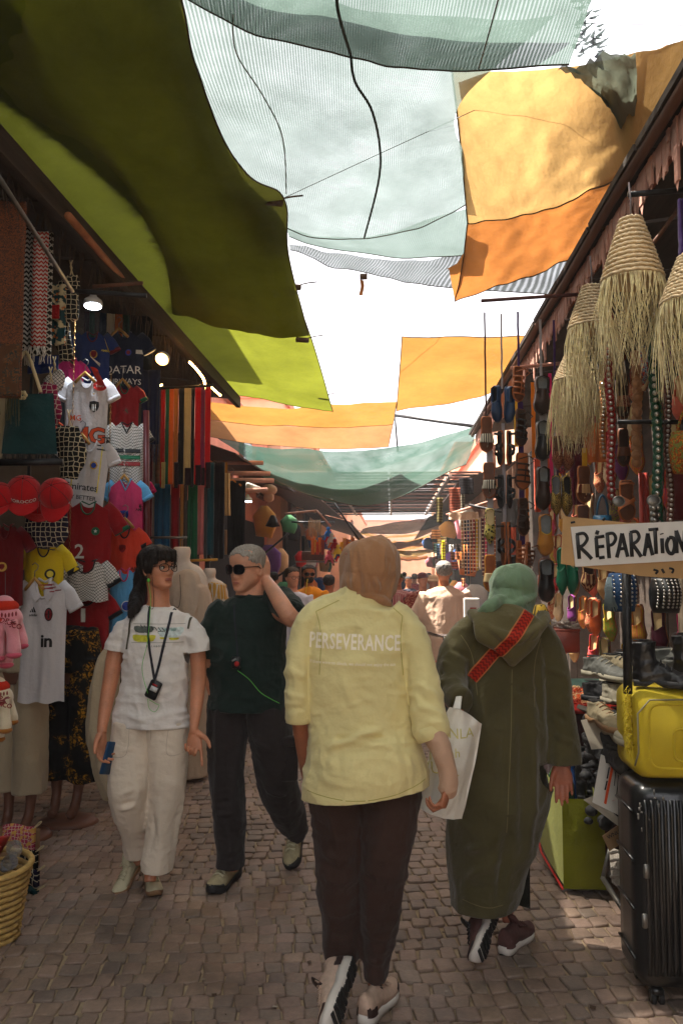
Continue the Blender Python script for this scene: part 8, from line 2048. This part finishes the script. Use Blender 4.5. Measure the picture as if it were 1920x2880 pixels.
b=MB();b.tube(smooth_path([(-.26,.05,z0+.02),(-.16,-.02,z0+.03),(-.05,.0,z0),(.05,0,z0),(.16,-.02,z0+.03),(.26,.05,z0+.02)],20),.011,8);b.tube([(0,0,z0),(0,.02,.75),(0,.04,.55)],.013,8);b.build('handlebar',m_chr,bi)
for s in(-1,1):b=MB();b.tube([(s*.26,.05,z0+.02),(s*.34,.09,z0+.01)],.016,8);b.build('grip',m_blk,bi)
b=MB();b.tube([(0,.04,.8),(0,.5,.78)],.016,8);b.tube([(0,.04,.62),(0,.5,.30)],.016,8);b.tube([(0,.5,.82),(0,.5,.3)],.014,8);b.build('frame',M('bike_red',H(150,50,40),.4),bi)
for y_ in(.0,1.0):
 b=MB();b.tube([(0,y_-.02+.31*math.cos(t),.33+.31*math.sin(t))for t in[2*PI*q/30 for q in range(31)]],.016,6,caps=False);w_=b.build('wheel',m_blkrub,bi)
 b=MB();[b.tube([(0,y_-.02,.33),(0,y_-.02+.3*math.cos(t),.33+.3*math.sin(t))],.0015,3)for t in[2*PI*q/16 for q in range(16)]];tag(b.build('spokes',m_chr,w_),kind='stuff')
b=MB();b.tube(smooth_path([(-.16,-.02,z0+.02),(-.22,-.1,z0-.12),(-.1,-.08,z0-.2),(0,.0,z0-.12)],16),.005,6);b.build('brake_cable',M('pink_cable',H(200,110,90)),bi)
m_awn=M('dark_corrugated_awning',H(58,46,42),.8,.25,6,.4);m_awn2=M('tin_awning',H(104,84,74),.6,.25,6,.4)
def awning(pts,mat,label,n=12,amp=.012,name='awning'):
 q=[p if isinstance(p,Vector)else P(*p)for p in pts];r=empty(name,q[0],0,label,'awning','awnings down the street')
 for k in range(n):
  u0,u1=k/n,(k+.97)/n;b=MB();a0,a1=q[0].lerp(q[1],u0),q[0].lerp(q[1],u1);c0,c1=q[3].lerp(q[2],u0),q[3].lerp(q[2],u1);d=Vector((0,0,.02+.006*(k%2)))
  b.loft([[a0,a1,a1+d,a0+d],[c0,c1,c1+d,c0+d]]);put_mb(b,'panel',mat,r,False)
 return r
awning([Vector((-2.9,9.6,3.3)),Vector((-2.9,14.5,3.3)),Vector((-1.75,14.5,2.95)),Vector((-1.9,9.6,2.95))],m_awn,'dark corrugated awning on the salmon building')
awning([Vector((-2.9,14.8,3.4)),Vector((-2.9,21,3.3)),Vector((-1.25,21,2.85)),Vector((-1.5,14.8,3.0))],m_awn2,'longer awning farther along on the left side')
awning([Vector((-2.6,21.5,3.2)),Vector((-2.6,32,3.2)),Vector((-1.0,32,2.7)),Vector((-1.1,21.5,2.8))],m_awn,'farthest awning on the left side')
awning([Vector((2.0,12.0,3.2)),Vector((2.0,19,3.2)),Vector((1.0,19,2.8)),Vector((1.0,12.0,2.85))],m_awn,'dark awning over the far belt stalls on the right')
awning([Vector((2.0,19.5,3.2)),Vector((2.0,32,3.2)),Vector((.9,32,2.7)),Vector((.9,19.5,2.8))],m_awn2,'farthest awning on the right side')
strip('rolled_blind','cream cloth blind rolled up over the far belts','blind',1262,1345,1440,1462,9.5,cloth('cream_blind',H(206,176,150)),0,None,.03,3,slant=0,seed=4)
for(a,b_,lb)in((P(1255,1448,9.6),P(1410,1400,9.3),'pale pole of the rolled blind'),(P(1318,1420,9.4),P(1410,1440,9.2),'thin batten beside the rolled blind'),(P(750,1640,12),P(830,1590,12),'dark slanting pole in front of the salmon wall'),(P(740,1560,12),P(812,1500,12),'upper slanting pole in front of the salmon wall'),(P(1110,1170,14),P(1118,1270,14),'steel upright above the amber cloth'),(P(1112,1168,14),P(1340,1200,13),'long steel beam against the sky'),(P(800,1445,12),P(890,1436,12),'pale tube under the first awning'),(P(890,1436,12),P(930,1480,12),'bent end of the pale tube under the first awning'),(P(820,1468,13),P(940,1470,13),'second tube under the awning'),(P(930,1400,13),P(1010,1520,13),'curved conduit along the awning edge'),(P(600,1350,10),P(770,1352,10),'pink timber beam above the black skirt'),(P(600,1330,10.3),P(760,1332,10.3),'second timber beam above the black skirt'),(P(600,1382,9.8),P(752,1378,9.8),'lowest timber beam above the black skirt'),(P(600,1300,10.6),P(740,1302,10.6),'topmost timber beam above the black skirt')):
 pole('beam' if 'beam' in lb else 'pole',a,b_,.03 if 'beam' in lb else .016,m_woodpink if 'timber' in lb or 'pale' in lb else m_iron,lb,'beam' if 'beam' in lb else 'pole')
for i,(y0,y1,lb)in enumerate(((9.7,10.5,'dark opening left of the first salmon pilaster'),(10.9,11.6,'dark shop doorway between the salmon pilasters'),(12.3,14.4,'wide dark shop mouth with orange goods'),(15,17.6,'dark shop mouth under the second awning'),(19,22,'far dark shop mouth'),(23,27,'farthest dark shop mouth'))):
 b=MB();xw=-2.9 if y0<18 else-2.6;b.box((xw+.03,(y0+y1)/2,1.25),(.10,y1-y0,2.5));tag(b.build('shop_doorway',M('shop_shade',(.012,.011,.011),.95),smooth=False),lb,'doorway')  # solid near-black slabs on the wall paint the shade inside the shops
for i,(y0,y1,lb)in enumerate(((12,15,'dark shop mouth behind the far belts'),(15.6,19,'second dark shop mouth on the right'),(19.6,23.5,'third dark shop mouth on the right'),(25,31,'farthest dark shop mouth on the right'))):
 b=MB();b.box((1.9 if y0<24 else 2.0,(y0+y1)/2,1.3),(.10,y1-y0,2.6));tag(b.build('shop_doorway',M('shop_shade',(0,0,0)),smooth=False),lb,'doorway')  # same slabs on the right, interior shade put into the colour
sc_=empty('security_camera',P(712,1372,10),0,'white security camera on a bracket above the black skirt','camera');b=MB();b.box((0,0,0),(.19,.10,.09),rot=Matrix.Rotation(.35,3,'Y'),bev=.015);b.build('housing',M('white_plastic',H(200,196,190),.4),sc_);b=MB();b.tube([(-.08,0,0),(-.12,0,-.02),(-.12,.0,-.2)],.012,6);b.build('bracket',m_iron,sc_);b=MB();b.tube([(-.09,-.04,-.03),(-.115,-.045,-.04)],.03,10);b.build('lens',m_iron,sc_)
lamp_bulb('hanging_lamp',P(697,1410,9.8),.06,emis('cold_led',(0,0,0),14),'small hanging lamp with a white LED beside the awning',(0,0,0),(.9,.95,1),2)
b=MB();b.ell((0,0,0),(.13,.13,.09),16,8);b.box((0,0,-.1),(.14,.14,.16),bev=.03);o=b.build('clay_pot',m_ochre);o.location=P(756,1378,12);tag(o,'small pale lamp or pot on top of the awning','pot')
b=MB();b.lathe([(.03,.16),(.07,.08),(.11,.0),(.001,-.02)],14);o=b.build('wall_lamp',m_iron);o.location=P(767,1480,11.5);tag(o,'dark bell shaped lamp on the salmon pilaster','lamp')
b=MB();[b.tube([(i*.022,0,0),(i*.022+.01,0,-.22-.02*(i%3))],.008,4)for i in range(8)];o=b.build('hanging_strips',M('pale_strip',H(170,140,110),.9));o.location=P(868,1462,11);tag(o,'bundle of pale strips hanging under the awning','strips')
sf=empty('wall_shelf',P(890,1580,12.2),0,'shelf under the orange shirts and toys','shelf');b=MB();b.box((0,0,0),(.62,.4,.02));b.build('board',M('grey_shelf',H(120,112,104),.6),sf,False);b=MB();b.box((-.05,0,.09),(.34,.2,.14),bev=.01);b.build('wicker_box',m_brn,sf,False)
nm12=['orange','amber','flame','tangerine','rust','marigold','apricot','copper','saffron','ginger']
oc=[(230,110,24),(226,150,30),(220,70,24),(236,120,40),(170,60,30),(230,170,40),(220,150,90),(180,90,50),(226,140,10),(170,90,40)]
for i in range(10):
 x=874+i*7 if i<5 else 955+(i-5)*8;strip('hanging_shirt','%s shirt hanging in the toy stall, %s'%(nm12[i],'left group' if i<5 else 'right group'),'shirt',x,x+10,1512+(i%3)*6,1560-(i%2)*6,12.0,cloth('toyst_%d'%i,H(*oc[i])),0,None,.02,2,'shirts in the toy stall',seed=i)
tc=[('blue',(40,110,190)),('red',(196,30,36)),('pink',(226,130,130)),('white',(210,200,190)),('orange',(230,120,40)),('sky blue',(110,180,220)),('crimson',(160,20,40)),('peach',(230,170,140)),('cream',(220,200,160)),('yellow',(230,190,50)),('navy',(30,50,110)),('scarlet',(220,40,30)),('rose',(210,90,110)),('brown',(120,80,50))]
for i,(nm,c)in enumerate(tc):
 p=P(925+(i*37%34)-2,1500+i*5.5,11.8+(i%3)*.1);b=MB();b.ell((0,0,0),(.045,.035,.05),10,7);b.ell((0,-.01,.065),(.032,.03,.032),9,6);[b.tube([(s_*.03,0,dz),(s_*.06,-.01,dz-.07)],.014,6)for s_ in(-1,1)for dz in(.02,-.03)]
 o=b.build('rag_doll',cloth('doll_%d'%i,H(*c)));o.location=p;tag(o,'%s little doll hanging in the toy stall'%nm,'toy','dolls hanging in the toy stall')
bc=[('tan',(150,110,70)),('black',(30,28,30)),('blue',(40,62,92)),('brown',(110,66,40)),('red',(140,40,34)),('yellow',(190,150,50)),('cream',(190,170,140)),('maroon',(84,26,34)),('beaded pink',(206,70,100)),('beaded red',(190,44,50)),('grey',(110,104,100)),('rust',(150,76,44))]
for i,(nm,c)in enumerate(bc):
 x=1296+i*8.2;strip('hanging_belt','%s belt in the far row of belts under the blind'%nm,'belt',x,x+5.5,1462-i,1600+(i*37%20),8.6-i*.08,printed('farbelt_%d'%i,H(*c),H(206,180,150),'bands',26,.72),0,None,0,1,'far row of belts',seed=i)
hg=[('olive net bag',1235,1400,1470,20,(92,84,54)),('striped tassel hanging',1278,1372,1440,32,(110,60,46)),('straw hat',1225,1490,1515,24,(170,124,84)),('coiled basket',1242,1510,1532,24,(190,160,120)),('yellow scarf',1246,1520,1575,9,(196,170,40)),('blue cloth',1232,1530,1570,12,(70,90,110)),('teal garment',1225,1528,1556,16,(90,112,100)),('brown leather purse',1272,1552,1576,14,(110,66,44)),('tan leather purse',1286,1552,1574,12,(130,80,50)),('dark satchel',1288,1530,1552,16,(44,34,32)),('rust satchel',1276,1580,1600,20,(120,60,44)),('brown bag',1298,1575,1600,14,(120,84,60)),('small tan bag',1302,1626,1650,12,(170,116,80)),('white fan',1268,1532,1552,14,(190,186,180)),('dark cloth bundle',1310,1345,1390,40,(30,28,32)),('grey garment',1300,1380,1430,10,(90,84,70))]
for i,(nm,x,y0,y1,w,c)in enumerate(hg):
 strip('hanging_'+nm.replace(' ','_').replace('hanging','piece'),'%s hanging in the far stalls on the right'%nm,'hanging',x-w/2,x+w/2,y0,y1,9.4+(i%4)*.3,printed('far_%d'%i,H(*c),H(*[min(255,int(q*1.5))for q in c]),'bands',30,.6),0,None,.03,1.5,'goods hanging in the far stalls on the right',seed=i)
cn=['ochre','red','blue','green','white','purple','black','pink','tan','orange'];cc=[(200,140,60),(176,40,36),(50,90,150),(60,110,70),(206,198,190),(100,60,120),(36,34,36),(216,120,130),(170,130,90),(220,120,50)]
for sd_ in(-1,1):
 for d in range(7):
  for h_ in range(3):
   k=(d*3+h_*5+(4 if sd_>0 else 0))%10;Yy=12.5+d*2.2;xx=(1.25 if sd_>0 else-2.0)+R.uniform(-.1,.1);zz=2.55-h_*.62
   c=MB();n=8;w=R.uniform(.12,.22);hh=R.uniform(.3,.5)
   c.tube([(0,0,0),(0,0,-hh*.3),(.02,0,-hh*.7),(0,0,-hh)],[(w*.3,.04),(w,.07),(w*.9,.07),(w*.7,.05)],10,(1,0,0));o=c.build('hanging_goods',cloth('fg_%s'%cn[k],H(*cc[k])));o.location=(xx,Yy,zz)
   tag(o,'%s goods hanging at a far stall, %s row, %s on the %s side'%(cn[k],['top','middle','low'][h_],['nearest','second','third','fourth','fifth','sixth','farthest'][d],'left' if sd_<0 else 'right'),'goods','goods hanging at the far stalls')
for i,(x,y,z,c,lb)in enumerate(((-1.7,13,.5,(70,46,40),'low dark table at the toy stall'),(-1.6,16.5,.55,(120,80,60),'brown table under the second awning'),(1.15,13,.6,(60,50,50),'dark table under the far belts'),(1.05,17,.6,(150,120,100),'pale table at the second far stall'),(-1.5,21,.5,(110,80,70),'far table at the left'),(1.0,22,.6,(120,90,70),'far table at the right'))):
 b=MB();b.box((0,0,z*1.3/2),(.9,1.6,z*1.3),bev=.02);r_=b.build('market_table',cloth('mt_%d'%i,H(*c)),smooth=False);r_.location=(x,y,0);tag(r_,lb,'table')
 for k in range(8):b=MB();b.box((R.uniform(-.35,.35),-.6+k*.17,z*1.3+.05),(.16,.12,.1),R.uniform(-.3,.3),bev=.01);q=b.build('box_of_goods',cloth('fg_%s'%cn[(k*3+i)%10],(0,0,0)),r_,False)
wb=empty('notice_board',P(1325,1730,7.2),0,'white box with a red square standing by the right stalls','board');b=MB();b.box((0,0,-.1),(.13,.1,.5),bev=.005);b.build('panel',i_wht,wb,False);b=MB();b.box((0.01,-.054,.04),(.055,.006,.06));b.build('red_square',M('red_square',H(160,50,56)),wb,False)
rf=empty('slatted_roof',(0,17,3.6),0,'brown corrugated roof spanning the street with bright gaps','roof')
m_cor=M('brown_corrugated',H(120,76,60),.7,.2,6,.3)
for i in range(48):
 for j in range(4):
  if(i in(30,32,34,36,38)and j==2):continue
  b=MB();b.box((-2.5+.55+j*1.27,i*.26,.0+.03*(i%2)),(1.22,.25,.02));b.build('slat',m_cor,rf,False)
for j in range(5):b=MB();b.box((-2.55+j*1.27,6.2,-.06),(.06,12.4,.06));b.build('rafter',M('pale_rafter',H(190,176,170)),rf,False)
for j in range(11):b=MB();b.box((0,.1+j*1.2,-.05),(5.2,.05,.05));b.build('purlin',m_iron,rf,False)
for k,(rows,mt,lb)in enumerate((([[(1020,1486,22),(1150,1462,22),(1262,1448,22)],[(1010,1500,20.5),(1140,1500,20.5),(1255,1470,20.5)]],m_grey,'pale grey net strung across the far street'),([[(960,1510,19),(1060,1532,19),(1190,1516,19)],[(980,1530,18),(1080,1552,18),(1180,1528,18)]],canopy('brown_far_cloth',H(120,84,70),.4),'sagging brown cloth behind the tan headscarf'),([[(1100,1545,28),(1160,1550,28),(1220,1540,28)],[(1095,1556,26),(1160,1562,26),(1225,1552,26)]],m_yel,'small yellow cloth far down the street'),([[(1105,1520,34),(1160,1524,34),(1200,1518,34)],[(1100,1536,31),(1160,1540,31),(1210,1530,31)]],m_peach,'small peach cloth farther down the street'),([[(1105,1565,40),(1160,1568,40),(1200,1562,40)],[(1100,1574,37),(1160,1578,37),(1206,1570,37)]],m_org,'small orange cloth at the end of the street'),([[(1120,1556,46),(1160,1558,46),(1190,1552,46)],[(1115,1566,43),(1160,1568,43),(1192,1560,43)]],m_yel,'pale yellow cloth at the very end of the street'))):
 canopy_obj('far_canopy',rows,mt,lb,14,8,.04,group='small canopies far down the street')
fm=[m_yel,m_peach,m_org,m_farye,m_grey,m_peach,m_org,m_yel,m_peach,m_farye]
for k in range(10):
 Yk=31.5+k*2.9;zk=3.1+.25*math.sin(k*2.3);xs=[-1.9,-.6,.8,1.9]
 rows=[[Vector((x+.2*math.sin(k),Yk+d,zk-.35*math.sin(PI*(x+1.9)/3.8)+.1*d*math.cos(k)))for x in xs]for d in(0,1.2)]
 canopy_obj('far_canopy',rows,fm[k],'%s shade cloth, %s of the ten beyond the slatted roof'%(['yellow','peach','orange','amber','grey','peach','orange','yellow','peach','amber'][k],['first','second','third','fourth','fifth','sixth','seventh','eighth','ninth','last'][k]),12,5,.05,group='small canopies far down the street')
b=MB();b2=MB()
for i in range(46):
 q=G(R.uniform(60,1700),R.uniform(2250,2870));q.z=.008;a=R.uniform(0,3);w=R.uniform(.004,.012);h=w*R.uniform(.3,1)
 (b if i%3 else b2).add([q+Vector((w*math.cos(a)-h*math.sin(a)*sg,w*math.sin(a)+h*math.cos(a)*sg,R.uniform(0,.003)))for sg in(-1,1)]+[q+Vector((-w*math.cos(a)-h*math.sin(a)*sg,-w*math.sin(a)+h*math.cos(a)*sg,R.uniform(0,.003)))for sg in(1,-1)],[(0,1,2,3)])
tag(b.build('litter',M('dry_leaf_bits',H(70,52,36),.9)),kind='stuff',label='bits of dry leaf and dirt on the paving',cat='litter');tag(b2.build('litter',M('paper_bits',H(150,140,126),.9)),kind='stuff',label='tiny scraps of paper on the paving',cat='litter')
b=MB();b.box((0,35,3.6),(84,140,9.4));hz_=b.build('haze',None,smooth=False)
t=NT('haze_air');t.N.remove(t.p);v=t.N.new('ShaderNodeVolumePrincipled');v.inputs['Color'].default_value=(.95,.93,.92,1);v.inputs['Density'].default_value=.003;t.L.new(v.outputs[0],t.out.inputs['Volume']);hz_.data.materials.append(t.m);hz_['kind']='stuff'
